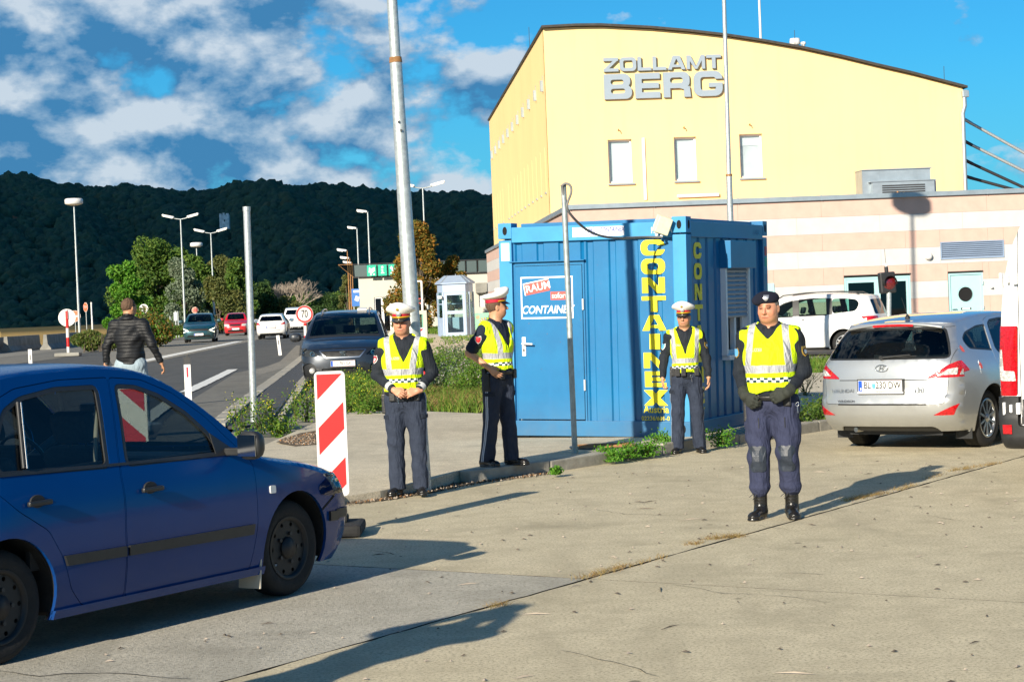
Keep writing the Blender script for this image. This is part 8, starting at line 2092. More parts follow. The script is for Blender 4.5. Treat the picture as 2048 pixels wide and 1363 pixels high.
o=thing('bare_post','bare galvanised post standing in the weeds beside the drain channel','post',(b.x,b.y,0))
mb=MB();mb.tube([(0,0,-.1),(t.x-b.x,0,t.z)],.052,18);mb.build('pipe',M['galvanised'],o);mb=MB();mb.tube([(t.x-b.x,0,t.z-.06),(t.x-b.x,0,t.z+.005)],.058,18);mb.build('cap',M['galvanised'],o)
D=105;fr=thing('pipe_gate','white tubular gate standing in front of the autumn tree','gate',tuple(foot(847,D)));b=foot(847,D)
def lo(px,py):p=at(px,py,D);return(p.x-b.x,0,p.z-b.z)
mb=MB();mb.tube([(0,0,0),lo(843,562)],.06,8);mb.tube([lo(843,562),lo(820,563)],.05,8);x_=lo(815,620)[0];mb.tube([(x_,0,0),(x_-.05,0,lo(843,562)[2])],.06,8);mb.build('tube',M['plastic_white'],fr)
for y in(597,606,637):mb=MB();mb.tube([lo(845,y),lo(820,y)],.025,6);mb.build('crossbar',M['print_pink'],fr)
def stripe_board(label,px,ytop,D,w=.25,h=1.0,lean=1,group='red and white barrier boards',rz=0,zb=None,base=True):
 t=at(px,ytop,D);g0=rise(t.x,t.y)if zb is None else zb
 z1=t.z;z0=z1-h
 o=thing('barrier_board',label,'barrier board',(t.x,t.y,g0),rz,group)
 w_=w/2;F0=w_*.84
 mb=MB();mb.prism([(x,z)for x,z in rrect(-w_,z0-g0,w_,z1-g0,.035,4)],0,.03);mb.build('panel',M['sign_white'],o)
 rect=[(-F0,z0-g0+.02),(F0,z0-g0+.02),(F0,z1-g0-.022),(-F0,z1-g0-.022)]
 for k in range(-1,4):
  zl=z1-g0-.219-k*.434;zu=zl+.211;sl=.95*(.25/w)
  q=[(-F0*1.2,zl-sl*F0*.2),(F0*1.2,zl+sl*F0*2.2),(F0*1.2,zu+sl*F0*2.2),(-F0*1.2,zu-sl*F0*.2)]
  if lean<0:q=[(-x,z)for x,z in q]
  vs,fs=csg2d([rect,q],lambda x,y:pip(rect,x,y)and pip(q,x,y))
  if fs:
   V,FF=extrude_tris(vs,fs,.002);so=mk('stripe',V,FF,M['sign_red'],o);so.location.y=-.003
 mb=MB();mb.box(-.03,.03,.03,.06,.08,z1-g0-.03);mb.build('tube',M['galvanised'],o)
 if base:mb=MB();mb.box(-.17,.22,-.28,.28,0,.09,bev=.03);mb.box(-.08,.10,-.05,.13,.09,.15,bev=.02);mb.build('foot_plate',M['rubber'],o)
 return o
stripe_board('near red and white striped board in front of the grey people carrier',658,742,15.6,.240,.98,1,zb=0.01)
stripe_board('red and white striped board seen through the front side window of the blue car',262,772,17.0,.255,1.0,-1,zb=0.0)
stripe_board('far red and white striped board half hidden behind the thick lamp post',835,655,36.0,.27,1.0,1)
def delineator(label,px,ytop,D,cap=False,rz=0,lean=0):
 t=at(px,ytop,D);g0=rise(t.x,t.y);h=t.z-g0
 o=thing('reflector_post',label,'reflector post',(t.x,t.y,g0),rz,'white reflector posts along the road');o.rotation_euler=(0,lean,rz)
 mb=MB();pl=[(-.06,-.03),(.06,-.03),(.045,.045),(-.045,.045)];mb.prism(pl,0,h-.13 if cap else h,plane='xy');mb.build('post',M['plastic_white'],o)
 if cap:mb=MB();mb.prism([(x*1.02,y*1.02)for x,y in pl],h-.13,h,plane='xy');mb.box(-.02,.02,-.02,.02,h,h+.04);mb.build('cap',M['plastic_black'],o)
 mb=MB();mb.box(-.016,.016,-.034,-.030,h-.36,h-.18);mb.build('reflector',M['cap_red']if cap else M['plastic_black'],o)
delineator('black capped reflector post behind the windscreen of the blue car',374,714,36,True)
delineator('slightly leaning reflector post at the road edge beside the grey people carrier',559,670,74,False,0,R(-5))
delineator('reflector post at the far left in front of the concrete barriers',60,698,66)
def round_sign(name,label,px,py,D,rad,faces,pole=None,w=.03,striped=False,base=False,back=False,rz=0,oct_=False,cat='road sign',txt=None,pole_down=None):
 c=at(px,py,D);g0=rise(c.x,c.y);zc=c.z-g0
 o=thing(name,label,cat,(c.x,c.y,g0),rz)
 mb=MB()
 if striped:
  n=6;z=0
  for k in range(n):pass
  segs=np.linspace(0,zc+rad*.95,6)
  for k in range(5):mb.tube([(0,.02+w,segs[k]),(0,.02+w,segs[k+1])],w,10,k%2)
  mb.build('post',[M['sign_white'],M['sign_red']],o)
 else:mb.tube([(0,.03,-.2),(0,.03,zc+rad*.8)],w,8);mb.build('post',M['galvanised'],o)
 n=8 if oct_ else 36;a0=PI/8 if oct_ else 0
 y=0.0 if not back else.085
 for i,(rf,mat)in enumerate(faces):
  poly=[(rad*rf*math.cos(2*PI*k/n+a0),zc+rad*rf*math.sin(2*PI*k/n+a0))for k in range(n)];mb=MB();mb.prism(poly,y-.004*i-(.0 if i else 0),y+.012 if i==0 else y-.004*i+.003);mb.build('plate' if i==0 else 'sign_face',M[mat],o)
 if base:mb=MB();mb.box(-.55,.55,-.3,.3,0,.16,bev=.04);mb.build('base_block',M['barrier_concrete'],o);
 return o,zc
o,zc=round_sign('speed_sign','round red rimmed 70 speed sign on a red and white pole',609,628,72,.315,[(1,'sign_white'),(.97,'sign_red'),(.76,'sign_white')],striped=True,w=.06)
text_obj('70',.40,M['ink_black'],o,(0,-.02,zc),(PI/2,0,0),.006,.62)
o,zc=round_sign('road_sign','pale back of a large round sign on a red and white striped pole',133,635,88,.385,[(1,'sign_white'),(.93,'blind')],striped=True,w=.07,base=True,back=True)
mb=MB();mb.box(-.05,.05,.0,.03,zc-.05,zc+.30);mb.build('bracket',M['sign_red'],o)
o,zc=round_sign('no_entry_sign','orange no entry sign half hidden behind the pale round sign back',150,632,150,.42,[(1,'sign_white'),(.95,'sign_orange')])
mb=MB();mb.box(-.26,.26,-.012,-.006,zc-.06,zc+.06);mb.build('bar',M['sign_white'],o)
o,zc=round_sign('stop_sign','narrow looking octagonal stop sign turned aside at the far left',171,614,145,.36,[(1,'sign_white'),(.92,'sign_orange')],oct_=True,rz=R(-52))
text_obj('STOP',.22,M['sign_white'],o,(0,-.02,zc),(PI/2,0,0),.012,.85)
b_=foot(186,140);o=thing('sign_post','white sign post seen edge on right of the stop sign','sign post',tuple(b_));h_=at(184,604,140).z-b_.z;mb=MB();mb.tube([(0,0,0),(0,0,h_)],.06,8);mb.box(-.03,.03,-.10,.0,h_-.9,h_-.1);mb.build('post',M['plastic_white'],o)
o,zc=round_sign('road_sign','small pale round sign back beside the head of the walking man',287,617,135,.31,[(1,'sign_white'),(.93,'blind')],back=True)
mb=MB();mb.box(-.04,.04,.0,.03,zc-.25,zc+.2);mb.box(-.18,.18,.09,.10,zc-.5,zc-.33);mb.build('bracket',M['dark_metal'],o)
round_sign('far_sign','small orange round sign above the roof of the teal vehicle',390,620,150,.24,[(1,'sign_white'),(.9,'sign_orange'),(.62,'sign_white'),(.58,'print_pink')])
for px,yt,lb in((342,632,'left'),(353,621,'middle'),(358,622,'right')):
 b_=foot(px,140);o=thing('marker_post','%s one of three thin grey posts at the verge left of the teal vehicle'%lb,'post',tuple(b_),0,'thin posts at the verge');h_=at(px,yt,140).z-b_.z;mb=MB();mb.tube([(0,0,0),(0,0,h_)],.045,6)
 if lb=='middle':mb.box(-.12,.12,-.06,-.04,h_-.7,h_-.1)
 mb.build('post',M['galvanised'],o)
b_=foot(716,132);o=thing('blue_sign','blue advertising sign on posts left of the tourist office','sign',tuple(b_));z0=at(716,612,132).z-b_.z;z1=at(716,577,132).z-b_.z
mb=MB();mb.box(-.32,.32,0,.08,z0,z1);mb.build('panel',M['sign_blue'],o);mb=MB();mb.box(-.2,.2,-.01,-.003,z1-.25,z1-.1);mb.prism([(-.15,z0+.4),(.1,z0+.3),(.2,z0+.6),(-.05,z0+.7)],-.01,-.003);mb.build('print',M['sign_white'],o);mb=MB();mb.tube([(-.2,.1,0),(-.2,.1,z0+.2)],.04,6);mb.tube([(.2,.1,0),(.2,.1,z0+.2)],.04,6);mb.build('leg',M['galvanised'],o)
barp=[(-.30,0),(.30,0),(.30,.07),(.13,.30),(.085,.82),(-.085,.82),(-.13,.30),(-.30,.07)]
base=None
for i,(pa_,pb_)in enumerate((((-50,710),(6,703)),((12,704),(77,697)),((91,699),(155,690)))):
 a=G(*pa_);b=G(*pb_);d=b-a;ln=d.length;ang=math.atan2(d.y,d.x)
 o=thing('concrete_barrier',['leftmost of the three grey concrete barriers, cut by the frame','middle one of the three grey concrete barriers by the field','rightmost of the three grey concrete barriers, touching the hedge'][i],'barrier',(a.x,a.y,rise(a.x,a.y)),ang,'concrete barriers by the field')
 mb=MB();mb.prism([(y,z)for y,z in barp],0.02,ln-.02,plane='yz' if False else 'xz',M=Matrix.Rotation(-PI/2,4,'Z'));ob=mb.build('block',M['barrier_concrete'],o)
D=36.0;b_=foot(1777,D);o=thing('signal_light','single red signal light on a grey pole behind the silver car','signal light',(b_.x,b_.y,b_.z))
def lo(px,py):p=at(px,py,D);return(p.x-b_.x,0,p.z-b_.z)
zt=lo(1775,566)[2];x_=lo(1775,566)[0]
mb=MB();mb.tube([(0,.0,0),(x_+.02,0,zt-.16)],.045,12);mb.tube([(x_+.02,0,zt-.2),(x_,0,zt-.1)],.03,10);mb.build('pole',M['galvanised'],o)
hd_=bpy.data.objects.new('signal_head',None);COL.objects.link(hd_);hd_.parent=o;hd_.location=(x_,0,zt);hd_.rotation_euler=(0,R(-3),R(6))
mb=MB();mb.box(-.145,.145,-.05,.12,-.18,.20,bev=.03);mb.build('case',M['plastic_black'],hd_)
mb=MB();mb.lathe([(0,-.085),(.06,-.08),(.10,-.065),(.115,-.055)],24,axis='y',M=Matrix.Translation((.02,0,.0)));mb.build('lens',M['lens_dim'],hd_)
mb=MB();vs=[]
for k in range(20):
 a=R(-200+220*k/19)+PI;vs+=[(.02+.122*math.cos(R(-20+220*k/19)),-.05,.122*math.sin(R(-20+220*k/19))),(.02+.118*math.cos(R(-20+220*k/19)),-.16,.012+.118*math.sin(R(-20+220*k/19)))]
mb.add(vs,[(2*k,2*k+2,2*k+3,2*k+1)for k in range(19)],0,True);mb.build('hood',M['plastic_black'],hd_)
mb=MB();mb.tube([(0,0,.20),(0,0,.30)],.035,10);mb.tube([(0,0,.30),(0,0,.36)],.018,8,1);mb.tube([(0,0,.36),(0,0,.62)],.004,5);mb.build('aerial',[M['plastic_black'],M['plastic_white']],hd_)
def leaves(C,size,rs,flat=.25,jitter=.35):
 """one small folded leaf (two triangles) per centre; returns verts, faces"""
 n=len(C);
 u=rs.normal(size=(n,3));u/=np.linalg.norm(u,axis=1)[:,None];v=rs.normal(size=(n,3));v-=u*(u*v).sum(1)[:,None];v/=np.linalg.norm(v,axis=1)[:,None];w=np.cross(u,v)
 s=(size*rs.uniform(1-jitter,1+jitter,n))[:,None]if np.isscalar(size)else(size*rs.uniform(1-jitter,1+jitter,n))[:,None]
 V=np.stack([C-u*s,C+v*s*.55+w*s*flat,C+u*s,C-v*s*.55+w*s*flat],1).reshape(-1,3);F_=np.arange(n*4).reshape(n,4);return V,F_
def tree(label,px,D,hh,wd,mat,seed,n=7000,leaf_s=.16,trunk='bark',lobes=16,group=None,kind='tree',low=.18,shape=1.0,bare=False,name=None,twigs=6):
 rs=np.random.RandomState(seed);b=foot(px,D);o=thing(name or 'tree',label,kind,(b.x,b.y,b.z),0,group);rr=random.Random(seed)
 mb=MB();th=hh*low
 mb.tube([(0,0,-.2),(rr.uniform(-.1,.1),0,th),(rr.uniform(-.2,.2),rr.uniform(-.1,.1),hh*.6)],[hh*.028,hh*.02,hh*.008],8)
 tips=[]
 for k in range(lobes):
  a=rr.uniform(0,2*PI);z0=rr.uniform(th*.6,hh*.55);z1=th+(hh*.93-th)*((k+.5)/lobes);rad=wd/2*math.sin(min(1,.25+(z1-th*.5)/(hh-th*.5)*shape)*PI*.92)**.7*rr.uniform(.35,.85)
  q=(rad*math.cos(a),rad*math.sin(a),z1);tips.append(q);mb.tube([(0,0,z0*.8),(q[0]*.4,q[1]*.4,z0+(z1-z0)*.45),q],[hh*.010,hh*.006,hh*.002],5)
 mb.build('trunk',M[trunk],o)
 pts=[]
 for q in tips:
  lr=wd*rr.uniform(.13,.23);k=n//lobes;d=rs.normal(size=(k,3));d/=np.linalg.norm(d,axis=1)[:,None];rad=lr*rs.uniform(.35,1.12,k)**.6
  sub=rs.normal(size=(14,3));sub/=np.linalg.norm(sub,axis=1)[:,None];dots=(d@sub.T).max(1);rad*=.70+.42*(dots-.5)
  pts.append(np.array(q)+d*rad[:,None]*np.array((1,1,.85)))
 P_=np.concatenate(pts);P_=P_[P_[:,2]>hh*.03];V,F_=leaves(P_,leaf_s,rs);mk('crown',V,F_,M[mat],o)['kind']='stuff';return o
g_t='trees beyond the road'
tree('tall broad green tree forming the top of the roadside clump',312,186,8.7,8.4,'leaf_green',11,15000,.17,group=g_t,lobes=26)
tree('bright green bushy tree at the left edge of the roadside clump',252,172,6.4,4.4,'leaf_bright',12,9000,.15,group=g_t,low=.05,lobes=20)
tree('second tall green tree just right of the first double lamp',352,192,8.1,6.0,'leaf_green',13,10000,.17,group=g_t,lobes=20)
tree('silvery green willow like tree in the middle of the clump',372,168,6.4,4.6,'leaf_silver',14,9000,.13,group=g_t,low=.05,lobes=20)
tree('dark olive tree behind the right double lamp',438,196,7.3,6.2,'leaf_olive',15,9000,.16,group=g_t,lobes=20)
tree('round green tree left of the bare post',466,186,6.6,5.2,'leaf_green',16,8000,.15,group=g_t,low=.08)
tree('low olive bushy tree above the red car',440,160,4.6,5.0,'leaf_olive',17,7000,.13,group=g_t,low=.05)
tree('green tree filling the gap between the two double armed lamps',402,184,7.2,5.6,'leaf_green',24,9000,.16,group=g_t,low=.05)
tree('dark green tree right of the bare post',520,205,4.4,5.5,'leaf_dark',18,6000,.14,group=g_t,low=.05)
tree('tree with autumn leaves between the tourist office and the glass booth',838,119,6.7,3.8,'leaf_autumn',21,17000,.10,lobes=34,low=.06,shape=1.0)
tree('low autumn branches reaching right above the glass booth',905,121,4.7,2.6,'leaf_autumn',22,5000,.10,lobes=12,low=.3,name='small_tree')
tree('slender dark tree behind the rusty lamp poles',697,176,4.8,2.0,'leaf_olive',23,4000,.12,lobes=12,low=.05)
for i,(px,D,h_,w_,mt)in enumerate(((500,215,2.6,6,'leaf_dark'),(545,212,2.9,7,'leaf_dark'),(575,205,2.8,6,'leaf_olive'),(610,216,3.0,7,'leaf_green'),(655,210,2.9,7,'leaf_dark'),(690,220,3.2,6,'leaf_green'),(485,180,2.4,4,'leaf_olive'))):
 nm=['nearest the bare post','behind the white estate car','below the leafless tree','behind the 70 sign','above the roof of the grey people carrier','beside the rusty lamp poles','above the red car'][i]
 tree('rounded roadside bush '+nm,px,D,h_,w_,mt,30+i,3600,.13,group='bushes along the road',kind='bush',low=.02,lobes=14,name='bush')
def bare_tree():
 b=foot(581,208);o=thing('bare_tree','pale leafless tree standing above the bushes behind the white cars','tree',tuple(b));mb=MB();rr=random.Random(11)
 def br(p,d,L,r,lv):
  q=p+d*L;mb.tube([p,p.lerp(q,.5)+Vector((rr.uniform(-.05,.05),0,.04))*L,q],[r,r*.8,r*.6],5,cap=False)
  if lv==0:return
  for k in range(4 if lv>2 else 3):
   a=rr.uniform(0,2*PI);t=rr.uniform(.35,.75);dd=(d+Vector((math.cos(a)*t,math.sin(a)*t*.6,rr.uniform(-.05,.25)))).normalized();br(p.lerp(q,rr.uniform(.6,1)),dd,L*rr.uniform(.66,.84),r*.66,lv-1)
 for k in range(7):a=k*.9;br(Vector((math.cos(a)*.3,0,.8)),Vector((math.cos(a)*.8,math.sin(a)*.3,1)).normalized(),1.5,.075,4)
 mb.tube([(0,0,0),(0,0,1.0)],[.25,.18],8);mb.build('trunk',M['bark_pale'],o)
bare_tree()
def hedge(label,pxs,D,h_,mats,seed,n=9000,name='hedge',dep=2.0,leaf_s=.075):
 a=foot(pxs[0],D);b=foot(pxs[1],D);o=thing(name,label,'hedge',tuple((a+b)/2));rs=np.random.RandomState(seed);L_=(b-a).length;c_=(a+b)/2
 cs=[]
 for k in range(int(L_/.5)+3):
  cx=rs.uniform(-L_/2,L_/2);r_=rs.uniform(.35,.75)*h_*.75;d=rs.normal(size=(n//(int(L_/.5)+3),3));d/=np.linalg.norm(d,axis=1)[:,None];cs.append(np.array((cx,rs.uniform(-dep/2,dep/2),rs.uniform(.25,.62)*h_))+d*(r_*rs.uniform(.4,1.1,len(d)))[:,None]*np.array((1.3,1,.8)))
 P_=np.concatenate(cs);P_=P_[P_[:,2]>0];V,F_=leaves(P_,leaf_s,rs);mi=rs.choice(len(mats),len(F_),p=None).tolist();mk('foliage',V,F_,[M[m_]for m_ in mats],o,False,mi)['kind']='stuff'
 mb=MB();rr=random.Random(seed)
 for k in range(14):x=rr.uniform(-L_/2,L_/2);mb.tube([(x,0,0),(x+rr.uniform(-.2,.2),rr.uniform(-.2,.2),h_*.7)],[.03,.01],5)
 mb.build('stem',M['bark'],o)
hedge('clipped looking olive hedge right of the concrete barriers',(158,232),97,1.15,['leaf_olive','leaf_olive','leaf_green'],41,14000)
hedge('reddish green scrub behind the walking man',(270,322),104,2.0,['leaf_olive','leaf_autumn','leaf_bright'],42,9000,'scrub')
hedge('green scrub along the verge left of the teal vehicle',(318,362),128,1.1,['leaf_green','grass_green','leaf_olive'],43,6000,'scrub')
hedge('scrub at the foot of the roadside clump beside the red car',(428,470),158,1.5,['leaf_olive','leaf_autumn','leaf_green'],44,5000,'scrub')
def blades(P_,h_,w_,rs,lean=.4):
 n=len(P_);a=rs.uniform(0,2*PI,n);t=np.stack([np.cos(a),np.sin(a),np.zeros(n)],1);hh=(h_*rs.uniform(.5,1.25,n))[:,None];l=rs.normal(scale=lean,size=(n,3));l[:,2]=1;l[:,2]=np.clip(l[:,2],.4,1)
 mid=P_+l*hh*.5*np.array((.7,.7,1));tip=P_+l*hh*np.array((1.2,1.2,.95));V=np.stack([P_-t*w_,P_+t*w_,mid+t*w_*.7,mid-t*w_*.7,tip],1).reshape(-1,3);b=np.arange(n)*5
 F_=[tuple(x)for x in np.stack([b,b+1,b+2,b+3],1)]+[tuple(x)for x in np.stack([b+3,b+2,b+4],1)];return V,F_
def scatter(poly,n,rs,zf=None):
 xs=[p[0]for p in poly];ys=[p[1]for p in poly];out=[]
 while len(out)<n:
  x=rs.uniform(min(xs),max(xs));y=rs.uniform(min(ys),max(ys))
  if pip(poly,x,y):out.append((x,y,(zf(x,y)if zf else 0)+rise(x,y)))
 return np.array(out)
def stuffmesh(name,V,F_,mats,label,cat,mi=None):o=mk(name,V,F_,mats,None,False,mi);return tag(o,label,cat,kind='stuff')
rs=np.random.RandomState(50)
mound=GX([(655,842),(700,830),(850,830),(958,832),(1000,828),(1005,742),(960,720),(860,735),(760,745),(695,765),(668,790)],0)
mx0=[p[0]for p in mound];my0=[p[1]for p in mound]
def mz(x,y):return.0+.16*max(0,min(1,(y-31)/5))
sheet('mound_soil',mound,.015,M['soil'],0,None,.1)
P_=scatter(mound,26000,rs,mz);V,F_=blades(P_,.26,.009,rs);stuffmesh('grass',V,F_,[M['grass_green']],'green grass and weeds on the strip between lamp post and container','grass')
P_=scatter(GX([(700,826),(958,828),(990,822),(985,790),(850,795),(700,805)],0),7000,rs,mz);V,F_=blades(P_,.20,.010,rs,.7);stuffmesh('dry_grass',V,F_,[M['grass_dry']],'trampled yellowish grass along the edge of the pavement','grass')
def weed(label,x,y,z,h_,wd,seed,mats=('weed_leaf','weed_flower'),nst=9,nl=420,fl=40,group=None,leaf_s=.022,par=None):
 rr=random.Random(seed);rs=np.random.RandomState(seed);o=thing('weed',label,'weed',(x,y,z),0,group);mb=MB();L_=[];Fw=[]
 for k in range(nst):
  a=rr.uniform(0,2*PI);r_=wd/2*rr.uniform(.2,1);hh=h_*rr.uniform(.6,1.05);p1=Vector((r_*.35*math.cos(a),r_*.35*math.sin(a),hh*.5));p2=Vector((r_*math.cos(a),r_*math.sin(a),hh));mb.tube([(rr.uniform(-.04,.04),rr.uniform(-.04,.04),0),p1,p2],[.006,.004,.002],4,cap=False)
  for j in range(nl//nst):t=rr.uniform(.08,1);c_=Vector((0,0,0)).lerp(p1,t*2)if t<.5 else p1.lerp(p2,t*2-1);s=wd*.16*(1-t*.5);L_.append((c_.x+rr.gauss(0,s),c_.y+rr.gauss(0,s),max(.01,c_.z+rr.gauss(0,s*.8))))
  for j in range(fl//nst):Fw.append((p2.x+rr.gauss(0,.05),p2.y+rr.gauss(0,.05),p2.z+rr.gauss(-.03,.06)))
 mb.build('stem',M['leaf_olive'],o);V,F_=leaves(np.array(L_),leaf_s,rs);mk('foliage',V,F_,M[mats[0]],o)['kind']='stuff'
 if Fw:V,F_=leaves(np.array(Fw),leaf_s*.55,rs);mk('flower',V,F_,M[mats[1]],o)['kind']='stuff'
 return o
rr=random.Random(77);wid=0
spots=[(480,868,.75,'at the windscreen of the blue car'),(520,862,.8,'at the foot of the bare post'),(548,848,.55,'beside the drain channel'),(590,832,.75,'left of the near striped board'),(612,838,.8,'just left of the near striped board'),(636,842,.7,'behind the near striped board'),(560,868,.35,'on the old asphalt'),(700,835,.95,'right of the near striped board'),(712,822,1.05,'in front of the plate L 703 GX'),(728,826,1.0,'left of the left officer'),(735,838,.7,'low beside the left officer')]
for px,py,h_,wh in spots:
 p=G(px,py,.03);wid+=1;weed('yellow flowering weed '+wh,p.x,p.y,.02,h_*(.85 if wid<8 else.72),.6,100+wid,nst=9,nl=260 if wid<7 else 560,fl=50,group='yellow flowering weeds',leaf_s=.024)
sp2=[(850,792,.75,'left end of the pale flowering row behind the left officer'),(872,775,.95,'second in the pale flowering row'),(893,768,1.0,'tallest in the pale flowering row'),(915,772,.95,'below the glass booth'),(938,782,.85,'left of the middle officer'),(955,792,.75,'beside the elbow of the middle officer'),(885,795,.6,'low in front of the pale flowering row'),(925,800,.55,'low in front near the middle officer')]
for px,py,h_,wh in sp2:
 p=G(px,py,.1);wid+=1;weed('pale pink flowering weed, '+wh,p.x,p.y,.1,h_,1.05,100+wid,('leaf_silver' if wid%3==0 else 'weed_leaf','weed_pink'),13,800,60,'pale flowering weeds behind the officers',.028)
def kerbpt(px,py):return G(px,py,.05)
for i,(px,py,h_,wd,wh)in enumerate(((1205,915,.16,.45,'left end of the kerb plants'),(1228,918,.17,.5,'second from the left along the kerb'),(1258,912,.24,.55,'in the middle of the kerb plants'),(1295,908,.22,.5,'left of the officer with glasses'),(1318,893,.26,.5,'behind the officer with glasses'),(1442,888,.27,.55,'bright round clump right of the officer with glasses'),(1113,944,.10,.2,'small one near the middle officer'),(1335,897,.18,.3,'touching the shoe of the officer with glasses'))):
 p=kerbpt(px,py);weed('leafy bright green kerb plant, '+wh,p.x,p.y,.03,h_*.75,wd*.8,300+i,('leaf_bright','weed_flower'),9,420,0,'green plants growing from the kerb',.018)
for i,(px,py,h_,wd,wh)in enumerate(((1600,842,.22,.6,'nearest the lone officer'),(1622,834,.26,.6,'behind the elbow of the lone officer'),(1640,838,.2,.5,'touching the silver car'))):
 p=G(px,py,PZ);weed('shaded kerb weed by the silver car, '+wh,p.x,p.y,PZ,h_,wd,340+i,('leaf_green','weed_flower'),9,420,0,'shaded weeds by the silver car',.022)
p=G(1612,790,PZ);weed('wiry weed in the shade behind the lone officer',p.x,p.y,PZ,.5,1.0,350,('leaf_olive','weed_flower'),14,260,0,None,.018)
P_=scatter([(1.0,41.0),(30,41.0),(30,48.5),(1.0,48.5)],26000,rs,lambda x,y:.05);V,F_=blades(P_,.20,.014,rs);stuffmesh('grass',V,F_,[M['grass_green']],'mown grass strip behind the container and the silver car','grass')
P_=scatter(GX([(846,652),(890,655),(890,670),(846,668)]),4000,rs);V,F_=blades(P_,.25,.03,rs);stuffmesh('grass',V,F_,[M['grass_green']],'grass under the autumn tree left of the glass booth','grass')
P_=np.concatenate([scatter(GX([(880,676),(945,672),(950,682),(890,690)]),500,rs),scatter(GX([(845,680),(865,680),(865,688),(845,688)]),200,rs)]);V,F_=blades(P_,.16,.02,rs);stuffmesh('grass',V,F_,[M['grass_green']],'sparse tufts in front of the glass booth','grass')
P_=scatter(GX([(240,690),(330,668),(430,652),(520,644),(520,648),(440,660),(330,680)]),5000,rs);V,F_=blades(P_,.45,.04,rs);stuffmesh('grass',V,F_,[M['grass_green']],'rough green verge along the far side of the road','grass')
P_=scatter([(-75,112),(-31,112),(-46,180),(-110,180)],16000,rs);V,F_=blades(P_,.75,.05,rs);stuffmesh('tall_grass',V,F_,[M['grass_dry']],'tall dry yellow grass of the field behind the concrete barriers','grass')
def joint_tufts():
 rs=np.random.RandomState(8);P=[];D_=[]
 segs=[((1160,1158),(1260,1130),260),((1270,1128),(1340,1112),60),((1420,1078),(1480,1072),260),((1380,1090),(1400,1084),70),((1690,1002),(1770,985),330),((1790,980),(1830,970),110),((1900,942),(2000,926),260),((980,1215),(1010,1205),80),((1850,958),(1890,948),60)]
 for a,b,n in segs:
  pa,pb=G(*a),G(*b)
  for k in range(n):q=pa.lerp(pb,rs.uniform());P.append((q.x+rs.normal(0,.03),q.y+rs.normal(0,.03),0.0))
 V,F_=blades(np.array(P),.036,.0020,rs,1.6);stuffmesh('dry_tufts',V,F_,[M['grass_dry']],'reddish dry grass tufts growing from the joint between the concrete slabs','grass')
def crack(pts,w,seed):
 rr=random.Random(seed);path=[]
 for(a,b)in zip(pts[:-1],pts[1:]):
  A_,B_=G(*a),G(*b);n=max(2,int((B_-A_).length/.10));nn=Vector((-(B_-A_).y,(B_-A_).x,0)).normalized()
  path+=[A_.lerp(B_,i/n)+nn*rr.uniform(-.022,.022)for i in range(n)]
 V=[];
 for i,p in enumerate(path):
  d=(path[min(i+1,len(path)-1)]-path[max(i-1,0)]).normalized();n_=Vector((-d.y,d.x,0));ww=w*rr.uniform(.25,1)*math.sin(PI*(i+.5)/len(path))**.4;V+=[tuple(p+n_*ww+Vector((0,0,.004))),tuple(p-n_*ww+Vector((0,0,.004)))]
 mk('crack',V,[(2*i,2*i+1,2*i+3,2*i+2)for i in range(len(path)-1)],M['joint_dirt'],fore)
for i,(pts,w)in enumerate((([(1160,1022),(1190,1019),(1250,1028),(1390,1031)],.008),([(985,1008),(1030,1004),(1085,1007)],.006),([(1520,1050),(1590,1062),(1640,1058)],.007),([(0,1340),(80,1352),(170,1345),(300,1350),(420,1362)],.012),([(1340,1168),(1450,1186),(1560,1192),(1700,1210)],.006),([(1560,1145),(1640,1148),(1660,1152)],.006),([(1700,1010),(1760,1003)],.007),([(740,1100),(775,1106),(800,1112)],.010),([(1120,1300),(1260,1330),(1330,1363)],.006),([(1850,1030),(1930,1042),(2040,1040)],.006))):crack(pts,w*.65,500+i)
joint_tufts()
def litter():
 rs=np.random.RandomState(9);V=[];F_=[];mi=[]
 poly=[(-2.5,8),(6.5,8),(7,21),(-1,20)]
 P=scatter(poly,420,rs)
 for i,p in enumerate(P):
  a=rs.uniform(0,PI);L_=rs.uniform(.012,.05)if i%9 else rs.uniform(.08,.22);w=.0022 if i%9==0 else rs.uniform(.003,.009);d=np.array((math.cos(a),math.sin(a),0));t=np.array((-d[1],d[0],0));b=len(V);c_=p+np.array((0,0,.006));V+=[c_-d*L_/2-t*w,c_+d*L_/2-t*w,c_+d*L_/2+t*w,c_-d*L_/2+t*w,c_+np.array((0,0,.008))];F_+=[(b,b+1,b+4),(b+1,b+2,b+4),(b+2,b+3,b+4),(b+3,b,b+4)];mi+=[i%2]*4
 o=mk('litter',[tuple(map(float,v))for v in V],F_,[M['bark'],M['bark_pale']],None,False,mi);tag(o,'small twigs, leaf bits and crumbs scattered over the concrete','debris',kind='stuff')
 P=np.concatenate([scatter(GX([(690,1004),(760,992),(860,972),(960,954),(1100,942),(1100,950),(960,968),(860,988),(700,1012)]),1500,rs,lambda x,y:.01),scatter(GZ([(555,880),(640,862),(640,890),(580,890)],PZ),900,rs,lambda x,y:PZ+.01)])
 V,F_=leaves(P+np.array((0,0,.004)),.014,rs,.1);o=mk('leaf_debris',V,F_,[M['bark'],M['rust'],M['bark_pale']],None,False,rs.choice(3,len(F_),p=[.5,.2,.3]).tolist());tag(o,'brown leaf litter and soil lying in the gutter along the kerb','debris',kind='stuff')
litter()
sheet('gutter_dirt',GX([(700,1001),(780,985),(860,968),(940,955),(1090,944),(1090,949),(950,966),(870,984),(790,998),(705,1008)]),.008,M['soil'])
sheet('dirt_patch',GZ([(552,884),(600,866),(640,860),(642,888),(590,892)],PZ),PZ+.006,M['soil'])
